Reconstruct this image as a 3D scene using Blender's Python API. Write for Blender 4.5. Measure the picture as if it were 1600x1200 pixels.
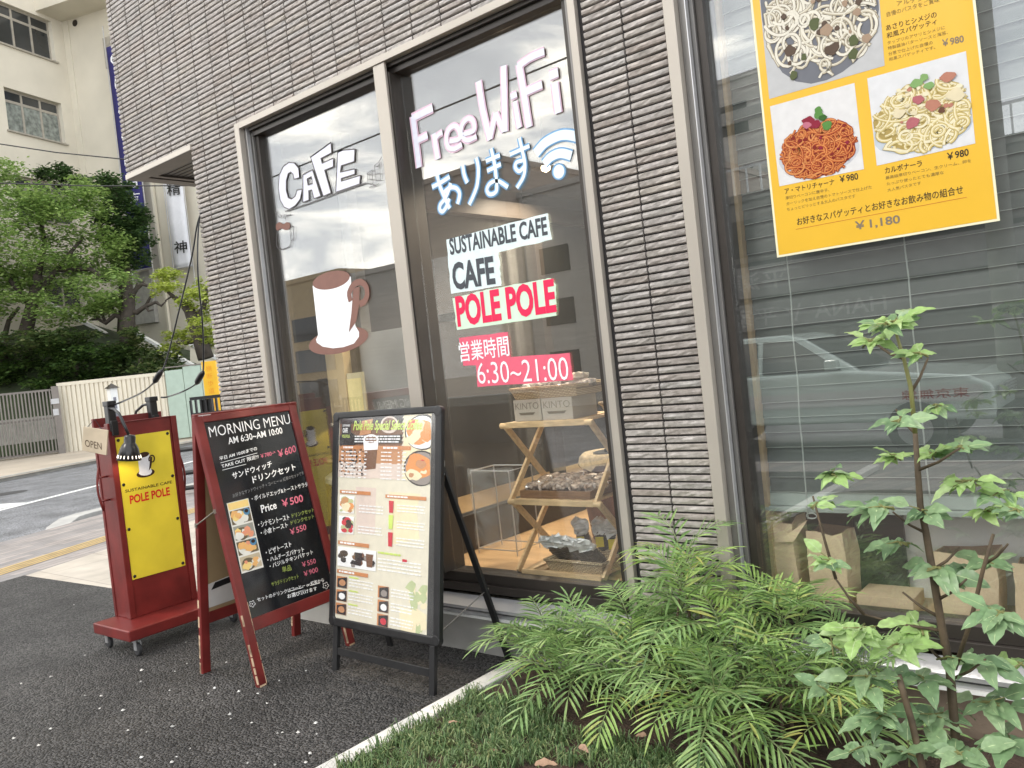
import bpy, math, random
import numpy as np
from mathutils import Vector as V, Matrix, noise as mnoise

for _o in list(bpy.data.objects):
    bpy.data.objects.remove(_o)
SC = bpy.context.scene
COL = SC.collection
RN = random.Random(11)
rad = math.radians

# ------------------------------------------------------------------ camera
FPX = 1300.0
CAM = V((0, 0, 1.45))
_roll, _pitch, _yaw = rad(-6.1965), rad(1.5605), rad(39.5958)


def _axes():
    cy, sy = math.cos(_yaw), math.sin(_yaw)
    f = V((-sy, cy, 0)); r = V((cy, sy, 0)); u = V((0, 0, 1))
    f2 = f * math.cos(_pitch) - u * math.sin(_pitch)
    u2 = u * math.cos(_pitch) + f * math.sin(_pitch)
    r3 = r * math.cos(_roll) + u2 * math.sin(_roll)
    u3 = u2 * math.cos(_roll) - r * math.sin(_roll)
    return r3, u3, f2


CR, CU, CF = _axes()
cam_d = bpy.data.cameras.new('camera')
cam_d.sensor_width = 36
cam_d.lens = FPX / 1600 * 36
cam_d.clip_start = 0.05
cam_d.clip_end = 600
cam_o = bpy.data.objects.new('camera', cam_d)
cam_o.matrix_world = Matrix(((CR.x, CU.x, -CF.x, CAM.x), (CR.y, CU.y, -CF.y, CAM.y), (CR.z, CU.z, -CF.z, CAM.z), (0, 0, 0, 1)))
COL.objects.link(cam_o)
SC.camera = cam_o

# ------------------------------------------------------------------ sky, sun, exposure
SUN_EL, SUN_AZ = rad(48), rad(205)          # azimuth clockwise from +Y
world = bpy.data.worlds.new('World')
SC.world = world
world.use_nodes = True
nt = world.node_tree
nt.nodes.clear()
out = nt.nodes.new('ShaderNodeOutputWorld')
bg = nt.nodes.new('ShaderNodeBackground')
bg.inputs['Strength'].default_value = 0.1
sky = nt.nodes.new('ShaderNodeTexSky')
sky.sky_type = 'NISHITA'
sky.sun_disc = False
sky.sun_elevation = SUN_EL
sky.sun_rotation = SUN_AZ
sky.air_density = 1.5
sky.dust_density = 3.0
tc = nt.nodes.new('ShaderNodeTexCoord')
mp = nt.nodes.new('ShaderNodeMapping')
mp.inputs['Scale'].default_value = (1.0, 1.0, 3.6)
nz = nt.nodes.new('ShaderNodeTexNoise')
nz.inputs['Scale'].default_value = 2.3
nz.inputs['Detail'].default_value = 7
nz.inputs['Roughness'].default_value = 0.55
nz.inputs['Distortion'].default_value = 0.4
cr = nt.nodes.new('ShaderNodeValToRGB')
cr.color_ramp.elements[0].position = 0.36
cr.color_ramp.elements[0].color = (0.32, 0.34, 0.37, 1)
cr.color_ramp.elements[1].position = 0.74
cr.color_ramp.elements[1].color = (2.2, 2.05, 1.75, 1)
e = cr.color_ramp.elements.new(0.56)
e.color = (0.60, 0.615, 0.63, 1)
sc_ = nt.nodes.new('ShaderNodeVectorMath'); sc_.operation = 'SCALE'
sc_.inputs['Scale'].default_value = 24.0
mx = nt.nodes.new('ShaderNodeMix'); mx.data_type = 'RGBA'
mx.inputs['Factor'].default_value = 0.88
nt.links.new(tc.outputs['Generated'], mp.inputs['Vector'])
nt.links.new(mp.outputs['Vector'], nz.inputs['Vector'])
nt.links.new(nz.outputs['Fac'], cr.inputs['Fac'])
sxyz = nt.nodes.new('ShaderNodeSeparateXYZ'); nt.links.new(tc.outputs['Generated'], sxyz.inputs[0])
zr = nt.nodes.new('ShaderNodeMapRange'); zr.inputs[1].default_value = 0.1; zr.inputs[2].default_value = 0.75; zr.inputs[3].default_value = 27.0; zr.inputs[4].default_value = 20.0
nt.links.new(sxyz.outputs['Z'], zr.inputs[0]); nt.links.new(zr.outputs[0], sc_.inputs['Scale'])
nt.links.new(cr.outputs['Color'], sc_.inputs[0])
nt.links.new(sky.outputs['Color'], mx.inputs[6])
nt.links.new(sc_.outputs['Vector'], mx.inputs[7])
nt.links.new(mx.outputs[2], bg.inputs['Color'])
nt.links.new(bg.outputs['Background'], out.inputs['Surface'])

sun_d = bpy.data.lights.new('sun', 'SUN')
sun_d.energy = 0.8
sun_d.angle = rad(14)
sun_d.color = (1.0, 0.95, 0.86)
sun_o = bpy.data.objects.new('sun', sun_d)
_sd = V((math.sin(SUN_AZ) * math.cos(SUN_EL), math.cos(SUN_AZ) * math.cos(SUN_EL), math.sin(SUN_EL)))
sun_o.rotation_euler = (-_sd).to_track_quat('-Z', 'Y').to_euler()
sun_o.location = _sd * 60
COL.objects.link(sun_o)

SC.view_settings.view_transform = 'Standard'
SC.view_settings.look = 'None'
SC.view_settings.exposure = 0.95
SC.view_settings.gamma = 1.0

# ------------------------------------------------------------------ pixels of the 1600x1200 photo -> points of the place


def ray(px, py):
    return CR * ((px - 800) / FPX) - CU * ((py - 600) / FPX) + CF


def onz(px, py, z=0.0):
    d = ray(px, py)
    return CAM + d * ((z - CAM.z) / d.z)


def ony(px, py, y):
    d = ray(px, py)
    return CAM + d * ((y - CAM.y) / d.y)


def dep(px, py, depth):
    return CAM + ray(px, py) * depth


class Plane:
    """A real plane in the scene: origin o, unit u (right), v (up), n (towards the viewer)."""
    def __init__(s, o, u, v):
        s.o = V(o); s.u = V(u).normalized()
        v = V(v); s.v = (v - s.u * v.dot(s.u)).normalized()
        s.n = s.u.cross(s.v)

    def hit(s, px, py, lift=0.0):
        d = ray(px, py); o = s.o + s.n * lift
        return CAM + d * ((o - CAM).dot(s.n) / d.dot(s.n))

    def uv(s, px, py):
        q = s.hit(px, py) - s.o
        return q.dot(s.u), q.dot(s.v)

    def at(s, u, v, lift=0.0):
        return s.o + s.u * u + s.v * v + s.n * lift

    def axes(s):
        return (s.u, s.v, s.n)


# ------------------------------------------------------------------ materials
def S(r, g, b):
    def f(c):
        c /= 255.0
        return c / 12.92 if c <= 0.04045 else ((c + 0.055) / 1.055) ** 2.4
    return (f(r), f(g), f(b))


def mat(name, col, rough=0.6, metal=0.0, var=0.12, vs=6.0, bump=0.0, bs=40.0, spec=0.5, island=0.0, coat=0.0, trans=0.0,
        stretch=None, col2=None, bd=0.01, alpha=1.0, transl=0.0):
    m = bpy.data.materials.new(name)
    m.use_nodes = True
    n = m.node_tree; L = n.links.new
    b = n.nodes['Principled BSDF']
    b.inputs['Roughness'].default_value = rough
    b.inputs['Metallic'].default_value = metal
    b.inputs['Specular IOR Level'].default_value = spec
    b.inputs['Coat Weight'].default_value = coat
    b.inputs['Coat Roughness'].default_value = 0.08
    b.inputs['Transmission Weight'].default_value = trans
    b.inputs['Alpha'].default_value = alpha
    tcn = n.nodes.new('ShaderNodeTexCoord')
    src = tcn.outputs['Object']
    if stretch:
        mpn = n.nodes.new('ShaderNodeMapping'); mpn.inputs['Scale'].default_value = stretch
        L(src, mpn.inputs['Vector']); src = mpn.outputs['Vector']
    c1 = tuple(max(0, x * (1 - var)) for x in col)
    c2 = col2 if col2 else tuple(min(1, x * (1 + var)) for x in col)
    if var > 0 or col2:
        no = n.nodes.new('ShaderNodeTexNoise'); no.inputs['Scale'].default_value = vs; no.inputs['Detail'].default_value = 5
        L(src, no.inputs['Vector'])
        rp = n.nodes.new('ShaderNodeMapRange'); rp.inputs[1].default_value = 0.32; rp.inputs[2].default_value = 0.68
        L(no.outputs['Fac'], rp.inputs[0])
        mi = n.nodes.new('ShaderNodeMix'); mi.data_type = 'RGBA'
        mi.inputs[6].default_value = (*c1, 1); mi.inputs[7].default_value = (*c2, 1)
        L(rp.outputs[0], mi.inputs['Factor'])
        cout = mi.outputs[2]
    else:
        rg = n.nodes.new('ShaderNodeRGB'); rg.outputs[0].default_value = (*col, 1); cout = rg.outputs[0]
    if island > 0:
        ge = n.nodes.new('ShaderNodeNewGeometry')
        mr = n.nodes.new('ShaderNodeMapRange'); mr.inputs[3].default_value = 1 - island; mr.inputs[4].default_value = 1 + island
        L(ge.outputs['Random Per Island'], mr.inputs[0])
        vm = n.nodes.new('ShaderNodeVectorMath'); vm.operation = 'SCALE'
        L(cout, vm.inputs[0]); L(mr.outputs[0], vm.inputs['Scale'])
        cout = vm.outputs['Vector']
    L(cout, b.inputs['Base Color'])
    if bump > 0:
        nb = n.nodes.new('ShaderNodeTexNoise'); nb.inputs['Scale'].default_value = bs; nb.inputs['Detail'].default_value = 4
        L(src, nb.inputs['Vector'])
        bp = n.nodes.new('ShaderNodeBump'); bp.inputs['Strength'].default_value = bump; bp.inputs['Distance'].default_value = bd
        L(nb.outputs['Fac'], bp.inputs['Height']); L(bp.outputs['Normal'], b.inputs['Normal'])
    if transl > 0:
        o = n.nodes['Material Output']
        tr = n.nodes.new('ShaderNodeBsdfTranslucent'); L(cout, tr.inputs['Color'])
        ms = n.nodes.new('ShaderNodeMixShader'); ms.inputs[0].default_value = transl
        L(b.outputs[0], ms.inputs[1]); L(tr.outputs[0], ms.inputs[2]); L(ms.outputs[0], o.inputs['Surface'])
    return m


def leafmat(name, cols, rough=0.45, transl=0.3, spec=0.4):
    m = bpy.data.materials.new(name); m.use_nodes = True
    n = m.node_tree; L = n.links.new
    b = n.nodes['Principled BSDF']; b.inputs['Roughness'].default_value = rough
    b.inputs['Specular IOR Level'].default_value = spec
    ge = n.nodes.new('ShaderNodeNewGeometry'); rp = n.nodes.new('ShaderNodeValToRGB')
    el = rp.color_ramp.elements
    el[0].position = 0; el[0].color = (*cols[0], 1); el[1].position = 1; el[1].color = (*cols[-1], 1)
    for i, c in enumerate(cols[1:-1]):
        k = el.new((i + 1) / (len(cols) - 1)); k.color = (*c, 1)
    L(ge.outputs['Random Per Island'], rp.inputs['Fac'])
    tcn = n.nodes.new('ShaderNodeTexCoord'); no = n.nodes.new('ShaderNodeTexNoise'); no.inputs['Scale'].default_value = 60; no.inputs['Detail'].default_value = 4
    L(tcn.outputs['Object'], no.inputs['Vector'])
    mr = n.nodes.new('ShaderNodeMapRange'); mr.inputs[1].default_value = .3; mr.inputs[2].default_value = .7; mr.inputs[3].default_value = .82; mr.inputs[4].default_value = 1.2
    L(no.outputs['Fac'], mr.inputs[0])
    vm = n.nodes.new('ShaderNodeVectorMath'); vm.operation = 'SCALE'; L(rp.outputs['Color'], vm.inputs[0]); L(mr.outputs[0], vm.inputs['Scale'])
    L(vm.outputs['Vector'], b.inputs['Base Color'])
    tr = n.nodes.new('ShaderNodeBsdfTranslucent'); ms = n.nodes.new('ShaderNodeMixShader'); ms.inputs[0].default_value = transl
    L(vm.outputs['Vector'], tr.inputs['Color'])
    L(b.outputs[0], ms.inputs[1]); L(tr.outputs[0], ms.inputs[2]); L(ms.outputs[0], n.nodes['Material Output'].inputs['Surface'])
    return m


def glassmat(name, f0=0.12, tint=(0.975, 0.985, 0.98), rough=0.0, dust=0.011):
    m = bpy.data.materials.new(name); m.use_nodes = True
    n = m.node_tree; n.nodes.clear(); L = n.links.new
    o = n.nodes.new('ShaderNodeOutputMaterial')
    tr = n.nodes.new('ShaderNodeBsdfTransparent'); tr.inputs['Color'].default_value = (*tint, 1)
    gl = n.nodes.new('ShaderNodeBsdfGlossy'); gl.inputs['Roughness'].default_value = rough
    gl.inputs['Color'].default_value = (1, 1, 1, 1)
    ge = n.nodes.new('ShaderNodeNewGeometry')
    dt = n.nodes.new('ShaderNodeVectorMath'); dt.operation = 'DOT_PRODUCT'
    L(ge.outputs['Normal'], dt.inputs[0]); L(ge.outputs['Incoming'], dt.inputs[1])

    def mth(op, a, b_=None):
        k = n.nodes.new('ShaderNodeMath'); k.operation = op
        if isinstance(a, float): k.inputs[0].default_value = a
        else: L(a, k.inputs[0])
        if b_ is not None:
            if isinstance(b_, float): k.inputs[1].default_value = b_
            else: L(b_, k.inputs[1])
        return k.outputs[0]
    ab = mth('ABSOLUTE', dt.outputs['Value'])
    iv = mth('SUBTRACT', 1.0, ab)
    p = mth('POWER', iv, 5.0)
    f = mth('ADD', mth('MULTIPLY', p, 1.0 - f0), f0)
    ms = n.nodes.new('ShaderNodeMixShader')
    L(f, ms.inputs[0]); L(tr.outputs[0], ms.inputs[1]); L(gl.outputs[0], ms.inputs[2])
    df = n.nodes.new('ShaderNodeBsdfDiffuse'); df.inputs['Color'].default_value = (.8, .8, .78, 1)
    m2 = n.nodes.new('ShaderNodeMixShader'); m2.inputs[0].default_value = dust
    L(ms.outputs[0], m2.inputs[1]); L(df.outputs[0], m2.inputs[2])
    L(m2.outputs[0], o.inputs['Surface'])
    return m


def flat(name, col, rough=0.5, spec=0.3):
    return mat(name, col, rough=rough, var=0.04, vs=30, spec=spec)


# ------------------------------------------------------------------ mesh builder
class MB:
    def __init__(s):
        s.v = []; s.f = []; s.m = []

    def add(s, vs, fs, mi=0):
        b = len(s.v)
        s.v += [tuple(x) for x in vs]
        s.f += [tuple(i + b for i in f) for f in fs]
        s.m += [mi] * len(fs)
        return s

    def poly(s, pts, mi=0):
        return s.add(pts, [tuple(range(len(pts)))], mi)

    def box(s, c, size, ax=None, mi=0):
        c = V(c)
        ax = ax or (V((1, 0, 0)), V((0, 1, 0)), V((0, 0, 1)))
        x, y, z = (V(a) * (k / 2) for a, k in zip(ax, size))
        p = [c - x - y - z, c + x - y - z, c + x + y - z, c - x + y - z, c - x - y + z, c + x - y + z, c + x + y + z, c - x + y + z]
        return s.add(p, [(0, 3, 2, 1), (4, 5, 6, 7), (0, 1, 5, 4), (1, 2, 6, 5), (2, 3, 7, 6), (3, 0, 4, 7)], mi)

    def bb(s, x0, x1, y0, y1, z0, z1, mi=0):
        return s.box(((x0 + x1) / 2, (y0 + y1) / 2, (z0 + z1) / 2), (x1 - x0, y1 - y0, z1 - z0), None, mi)

    def pb(s, P, u0, u1, v0, v1, n0, n1, mi=0):
        return s.box(P.at((u0 + u1) / 2, (v0 + v1) / 2, (n0 + n1) / 2), (u1 - u0, v1 - v0, n1 - n0), P.axes(), mi)

    def beam(s, p0, p1, w, h, up=(0, 0, 1), mi=0):
        p0, p1 = V(p0), V(p1); d = p1 - p0; L = d.length; d.normalize()
        up = V(up); a = d.cross(up)
        if a.length < 1e-4: a = d.cross(V((1, 0, 0)))
        a.normalize(); b = a.cross(d)
        return s.box((p0 + p1) / 2, (L, w, h), (d, a, b), mi)

    def tube(s, pts, r, seg=8, mi=0, cap=True):
        pts = [V(p) for p in pts]; n = len(pts)
        rs = r if isinstance(r, (list, tuple)) else [r] * n
        vs = []; fs = []; pa = None
        for i, p in enumerate(pts):
            d = (pts[min(i + 1, n - 1)] - pts[max(i - 1, 0)])
            d = d.normalized() if d.length > 1e-9 else V((0, 0, 1))
            if pa is None:
                a = d.cross(V((0, 0, 1)))
                if a.length < 1e-3: a = d.cross(V((1, 0, 0)))
            else:
                a = pa - d * pa.dot(d)
            a.normalize(); pa = a; b = d.cross(a)
            for k in range(seg):
                t = 2 * math.pi * k / seg
                vs.append(p + (a * math.cos(t) + b * math.sin(t)) * rs[i])
        for i in range(n - 1):
            for k in range(seg):
                fs.append((i * seg + k, i * seg + (k + 1) % seg, (i + 1) * seg + (k + 1) % seg, (i + 1) * seg + k))
        if cap:
            fs.append(tuple(range(seg - 1, -1, -1))); fs.append(tuple((n - 1) * seg + k for k in range(seg)))
        return s.add(vs, fs, mi)

    def lathe(s, prof, o, ax=(0, 0, 1), seg=24, mi=0, cap=True):
        o = V(o); z = V(ax).normalized(); x = z.cross(V((0, 1, 0)))
        if x.length < 1e-3: x = z.cross(V((1, 0, 0)))
        x.normalize(); y = z.cross(x); vs = []; fs = []
        for r, h in prof:
            for k in range(seg):
                t = 2 * math.pi * k / seg
                vs.append(o + z * h + (x * math.cos(t) + y * math.sin(t)) * r)
        for i in range(len(prof) - 1):
            for k in range(seg):
                fs.append((i * seg + k, i * seg + (k + 1) % seg, (i + 1) * seg + (k + 1) % seg, (i + 1) * seg + k))
        if cap:
            fs.append(tuple(range(seg - 1, -1, -1))); fs.append(tuple((len(prof) - 1) * seg + k for k in range(seg)))
        return s.add(vs, fs, mi)

    def prism(s, pts, ext, mi=0):
        pts = [V(p) for p in pts]; e = V(ext); n = len(pts)
        fs = [tuple(range(n)), tuple(range(2 * n - 1, n - 1, -1))]
        fs += [(i, i + n, (i + 1) % n + n, (i + 1) % n) for i in range(n)]
        return s.add(pts + [p + e for p in pts], fs, mi)

    def stroke(s, pts, w, nrm, mi=0, rnd=False):
        """flat painted stroke along pts; w number or list"""
        pts = [V(p) for p in pts]; n = len(pts)
        ws = w if isinstance(w, (list, tuple)) else [w] * n
        vs = []
        nrm = V(nrm)
        for i, p in enumerate(pts):
            if 0 < i < n - 1:
                d1 = (pts[i] - pts[i - 1]).normalized(); d2 = (pts[i + 1] - pts[i]).normalized()
                d = (d1 + d2); d = d.normalized() if d.length > 1e-6 else d1
                k = 1 / max(0.5, d.dot(d1))
            else:
                d = (pts[min(i + 1, n - 1)] - pts[max(i - 1, 0)]).normalized(); k = 1
            a = nrm.cross(d).normalized() * (ws[i] / 2 * k)
            vs += [p - a, p + a]
        s.add(vs, [(2 * i, 2 * i + 2, 2 * i + 3, 2 * i + 1) for i in range(n - 1)], mi)
        if rnd:
            for p, ww in ((pts[0], ws[0]), (pts[-1], ws[-1])):
                s.disc(p, ww / 2, nrm, 10, mi)
        return s

    def disc(s, p, r, nrm, seg=16, mi=0, sy=1.0, up=(0, 0, 1)):
        p = V(p); nrm = V(nrm); a = V(up).cross(nrm).normalized(); b = nrm.cross(a)
        return s.poly([p + a * (r * math.cos(2 * math.pi * k / seg)) + b * (r * sy * math.sin(2 * math.pi * k / seg)) for k in range(seg)], mi)

    def build(s, name, mats, parent=None, smooth=False, bevel=0.0, bseg=2):
        if not isinstance(mats, (list, tuple)): mats = [mats]
        me = bpy.data.meshes.new(name)
        me.from_pydata(s.v, [], s.f)
        for m in mats: me.materials.append(m)
        if len(mats) > 1: me.polygons.foreach_set('material_index', s.m)
        if smooth: me.polygons.foreach_set('use_smooth', [True] * len(me.polygons))
        me.update()
        o = bpy.data.objects.new(name, me)
        COL.objects.link(o)
        if bevel > 0:
            b = o.modifiers.new('bevel', 'BEVEL'); b.width = bevel; b.segments = bseg; b.limit_method = 'ANGLE'; b.angle_limit = rad(40)
            b.harden_normals = False
        if parent is not None: adopt(o, parent)
        return o


def adopt(o, parent):
    o.parent = parent
    if parent.type == 'EMPTY':
        o.matrix_parent_inverse = Matrix.Translation(-V(parent.location))


def tag(o, label, cat, group=None, kind=None):
    o['label'] = label; o['category'] = cat
    if group: o['group'] = group
    if kind: o['kind'] = kind
    return o


def thing(name, label, cat, loc=(0, 0, 0), group=None):
    o = bpy.data.objects.new(name, None)
    o.empty_display_size = 0.1
    o.location = loc
    COL.objects.link(o)
    return tag(o, label, cat, group)


def struct(o):
    o['kind'] = 'structure'
    return o


def copy_tree(o, parent=None):
    c = o.copy(); COL.objects.link(c)
    if parent is not None: c.parent = parent
    for ch in [x for x in o.children]:
        copy_tree(ch, c)
    return c


# ------------------------------------------------------------------ lettering
_tcache = {}


def glyphs(s, bold=0.0, shear=0.0):
    key = (s, bold, shear)
    if key not in _tcache:
        c = bpy.data.curves.new('t', 'FONT'); c.body = s; c.resolution_u = 3; c.offset = bold; c.shear = shear
        o = bpy.data.objects.new('t', c); COL.objects.link(o)
        bpy.context.view_layer.update()
        dg = bpy.context.evaluated_depsgraph_get()
        me = bpy.data.meshes.new_from_object(o.evaluated_get(dg))
        vs = [(v.co.x, v.co.y) for v in me.vertices]; fs = [tuple(p.vertices) for p in me.polygons]
        bpy.data.objects.remove(o); bpy.data.curves.remove(c); bpy.data.meshes.remove(me)
        x0 = min(v[0] for v in vs); x1 = max(v[0] for v in vs); y0 = min(v[1] for v in vs); y1 = max(v[1] for v in vs)
        _tcache[key] = ([((x - x0) / (x1 - x0), (y - y0) / max(1e-6, y1 - y0)) for x, y in vs], fs)
    return _tcache[key]


def text3(mb, s, bl, br, tl, mi=0, bold=0.0, shear=0.0, wob=0.0):
    vs, fs = glyphs(s, bold, shear)
    bl, br, tl = V(bl), V(br), V(tl); u = br - bl; v = tl - bl
    if wob:
        ph = RN.random() * 6
        pts = [bl + u * x + v * (y + wob * math.sin(x * 9 + ph)) for x, y in vs]
    else:
        pts = [bl + u * x + v * y for x, y in vs]
    mb.add(pts, fs, mi)


def textpx(mb, P, s, bl, br, h, mi=0, bold=0.0, lift=0.001, shear=0.0, wob=0.0, lean=0.105):
    """bl, br: photo pixels of the baseline ends; h: height in photo pixels"""
    text3(mb, s, P.hit(*bl, lift), P.hit(*br, lift), P.hit(bl[0] - lean * h, bl[1] - h, lift), mi, bold, shear, wob)
# ================================================================== materials shared
M = {}
M['mortar'] = mat('mortar', (0.028, 0.025, 0.026), rough=0.9)
M['trim'] = mat('beige_aluminium', (0.43, 0.39, 0.34), rough=0.38, metal=0.3, var=0.05, vs=3)
M['bronze'] = mat('bronze_aluminium', (0.045, 0.038, 0.033), rough=0.35, metal=0.3, var=0.1)
M['grey_al'] = mat('grey_aluminium', (0.20, 0.19, 0.18), rough=0.35, metal=0.4, var=0.06)
M['silver'] = mat('silver_aluminium', (0.55, 0.55, 0.56), rough=0.3, metal=0.6, var=0.08, vs=4)
M['white'] = mat('white_paint', (0.72, 0.72, 0.70), rough=0.55, var=0.05)
M['black'] = mat('black_plastic', (0.012, 0.012, 0.013), rough=0.35, var=0.1)
M['blackm'] = mat('black_paint', (0.014, 0.014, 0.015), rough=0.42, var=0.25, vs=14, bump=0.05, bs=60)
M['rubber'] = mat('rubber', (0.03, 0.03, 0.032), rough=0.75)
M['red'] = mat('red_paint', (0.155, 0.018, 0.016), rough=0.36, var=0.26, vs=7, bump=0.12, bs=34, bd=0.003)
M['wood'] = mat('pine_wood', (0.66, 0.47, 0.26), rough=0.5, var=0.16, vs=5, stretch=(3, 14, 14), bump=0.1, bs=30, bd=0.002)
M['glass'] = glassmat('window_glass')
M['conc'] = mat('concrete', (0.36, 0.35, 0.32), rough=0.85, var=0.14, vs=3, bump=0.25, bs=60, bd=0.004)
M['curb'] = mat('kerb_concrete', (0.60, 0.58, 0.55), rough=0.8, var=0.10, vs=5, bump=0.2, bs=80, bd=0.003)


def tile_mat():
    m = bpy.data.materials.new('split_face_tile'); m.use_nodes = True
    n = m.node_tree; L = n.links.new; b = n.nodes['Principled BSDF']
    ge = n.nodes.new('ShaderNodeNewGeometry'); rp = n.nodes.new('ShaderNodeValToRGB')
    el = rp.color_ramp.elements
    el[0].position = 0; el[0].color = (0.268, 0.230, 0.204, 1)
    el[1].position = 1; el[1].color = (0.335, 0.300, 0.262, 1)
    for p_, c_ in ((0.25, (0.300, 0.270, 0.250)), (0.5, (0.320, 0.294, 0.276)), (0.72, (0.306, 0.276, 0.250)), (0.88, (0.280, 0.262, 0.248))):
        k = el.new(p_); k.color = (*c_, 1)
    L(ge.outputs['Random Per Island'], rp.inputs['Fac'])
    tcn = n.nodes.new('ShaderNodeTexCoord'); no = n.nodes.new('ShaderNodeTexNoise'); no.inputs['Scale'].default_value = 55; no.inputs['Detail'].default_value = 5
    L(tcn.outputs['Object'], no.inputs['Vector'])
    mr = n.nodes.new('ShaderNodeMapRange'); mr.inputs[1].default_value = 0.3; mr.inputs[2].default_value = 0.7; mr.inputs[3].default_value = 0.8; mr.inputs[4].default_value = 1.2
    L(no.outputs['Fac'], mr.inputs[0])
    vm = n.nodes.new('ShaderNodeVectorMath'); vm.operation = 'SCALE'; L(rp.outputs['Color'], vm.inputs[0]); L(mr.outputs[0], vm.inputs['Scale'])
    n2 = n.nodes.new('ShaderNodeTexNoise'); n2.inputs['Scale'].default_value = 1.1; n2.inputs['Detail'].default_value = 6; L(tcn.outputs['Object'], n2.inputs['Vector'])
    m2 = n.nodes.new('ShaderNodeMapRange'); m2.inputs[1].default_value = 0.3; m2.inputs[2].default_value = 0.7; m2.inputs[3].default_value = 0.98; m2.inputs[4].default_value = 1.26
    L(n2.outputs['Fac'], m2.inputs[0]); v2 = n.nodes.new('ShaderNodeVectorMath'); v2.operation = 'SCALE'; L(vm.outputs['Vector'], v2.inputs[0]); L(m2.outputs[0], v2.inputs['Scale'])
    L(v2.outputs['Vector'], b.inputs['Base Color'])
    b.inputs['Roughness'].default_value = 0.42
    b.inputs['Specular IOR Level'].default_value = 0.55
    bp = n.nodes.new('ShaderNodeBump'); bp.inputs['Strength'].default_value = 0.35; bp.inputs['Distance'].default_value = 0.004
    L(no.outputs['Fac'], bp.inputs['Height']); L(bp.outputs['Normal'], b.inputs['Normal'])
    return m


M['tile'] = tile_mat()


def asphalt_mat(name, base, cell=190.0, bump=0.9, dist=0.006):
    m = bpy.data.materials.new(name); m.use_nodes = True
    n = m.node_tree; L = n.links.new; b = n.nodes['Principled BSDF']
    tcn = n.nodes.new('ShaderNodeTexCoord')
    vo = n.nodes.new('ShaderNodeTexVoronoi'); vo.inputs['Scale'].default_value = cell
    L(tcn.outputs['Object'], vo.inputs['Vector'])
    no = n.nodes.new('ShaderNodeTexNoise'); no.inputs['Scale'].default_value = 2.2; no.inputs['Detail'].default_value = 6
    L(tcn.outputs['Object'], no.inputs['Vector'])
    sx = n.nodes.new('ShaderNodeSeparateColor'); L(vo.outputs['Color'], sx.inputs[0])
    mr = n.nodes.new('ShaderNodeMapRange'); mr.inputs[3].default_value = 0.3; mr.inputs[4].default_value = 2.0
    L(sx.outputs[0], mr.inputs[0])
    mr2 = n.nodes.new('ShaderNodeMapRange'); mr2.inputs[1].default_value = 0.3; mr2.inputs[2].default_value = 0.7; mr2.inputs[3].default_value = 0.68; mr2.inputs[4].default_value = 1.32
    L(no.outputs['Fac'], mr2.inputs[0])
    mu = n.nodes.new('ShaderNodeMath'); mu.operation = 'MULTIPLY'; L(mr.outputs[0], mu.inputs[0]); L(mr2.outputs[0], mu.inputs[1])
    vm = n.nodes.new('ShaderNodeVectorMath'); vm.operation = 'SCALE'; vm.inputs[0].default_value = base; L(mu.outputs[0], vm.inputs['Scale'])
    L(vm.outputs['Vector'], b.inputs['Base Color'])
    b.inputs['Roughness'].default_value = 0.62
    inv = n.nodes.new('ShaderNodeMath'); inv.operation = 'SUBTRACT'; inv.inputs[0].default_value = 1.0; L(vo.outputs['Distance'], inv.inputs[1])
    ad = n.nodes.new('ShaderNodeMath'); ad.operation = 'ADD'; L(inv.outputs[0], ad.inputs[0]); L(sx.outputs[1], ad.inputs[1])
    bp = n.nodes.new('ShaderNodeBump'); bp.inputs['Strength'].default_value = bump; bp.inputs['Distance'].default_value = dist
    L(ad.outputs[0], bp.inputs['Height']); L(bp.outputs['Normal'], b.inputs['Normal'])
    return m


M['asphalt'] = asphalt_mat('coarse_asphalt', (0.064, 0.060, 0.058), 84, 1.0, 0.03)
M['road'] = asphalt_mat('road_asphalt', (0.135, 0.137, 0.145), 90, 0.4, 0.004)


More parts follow.
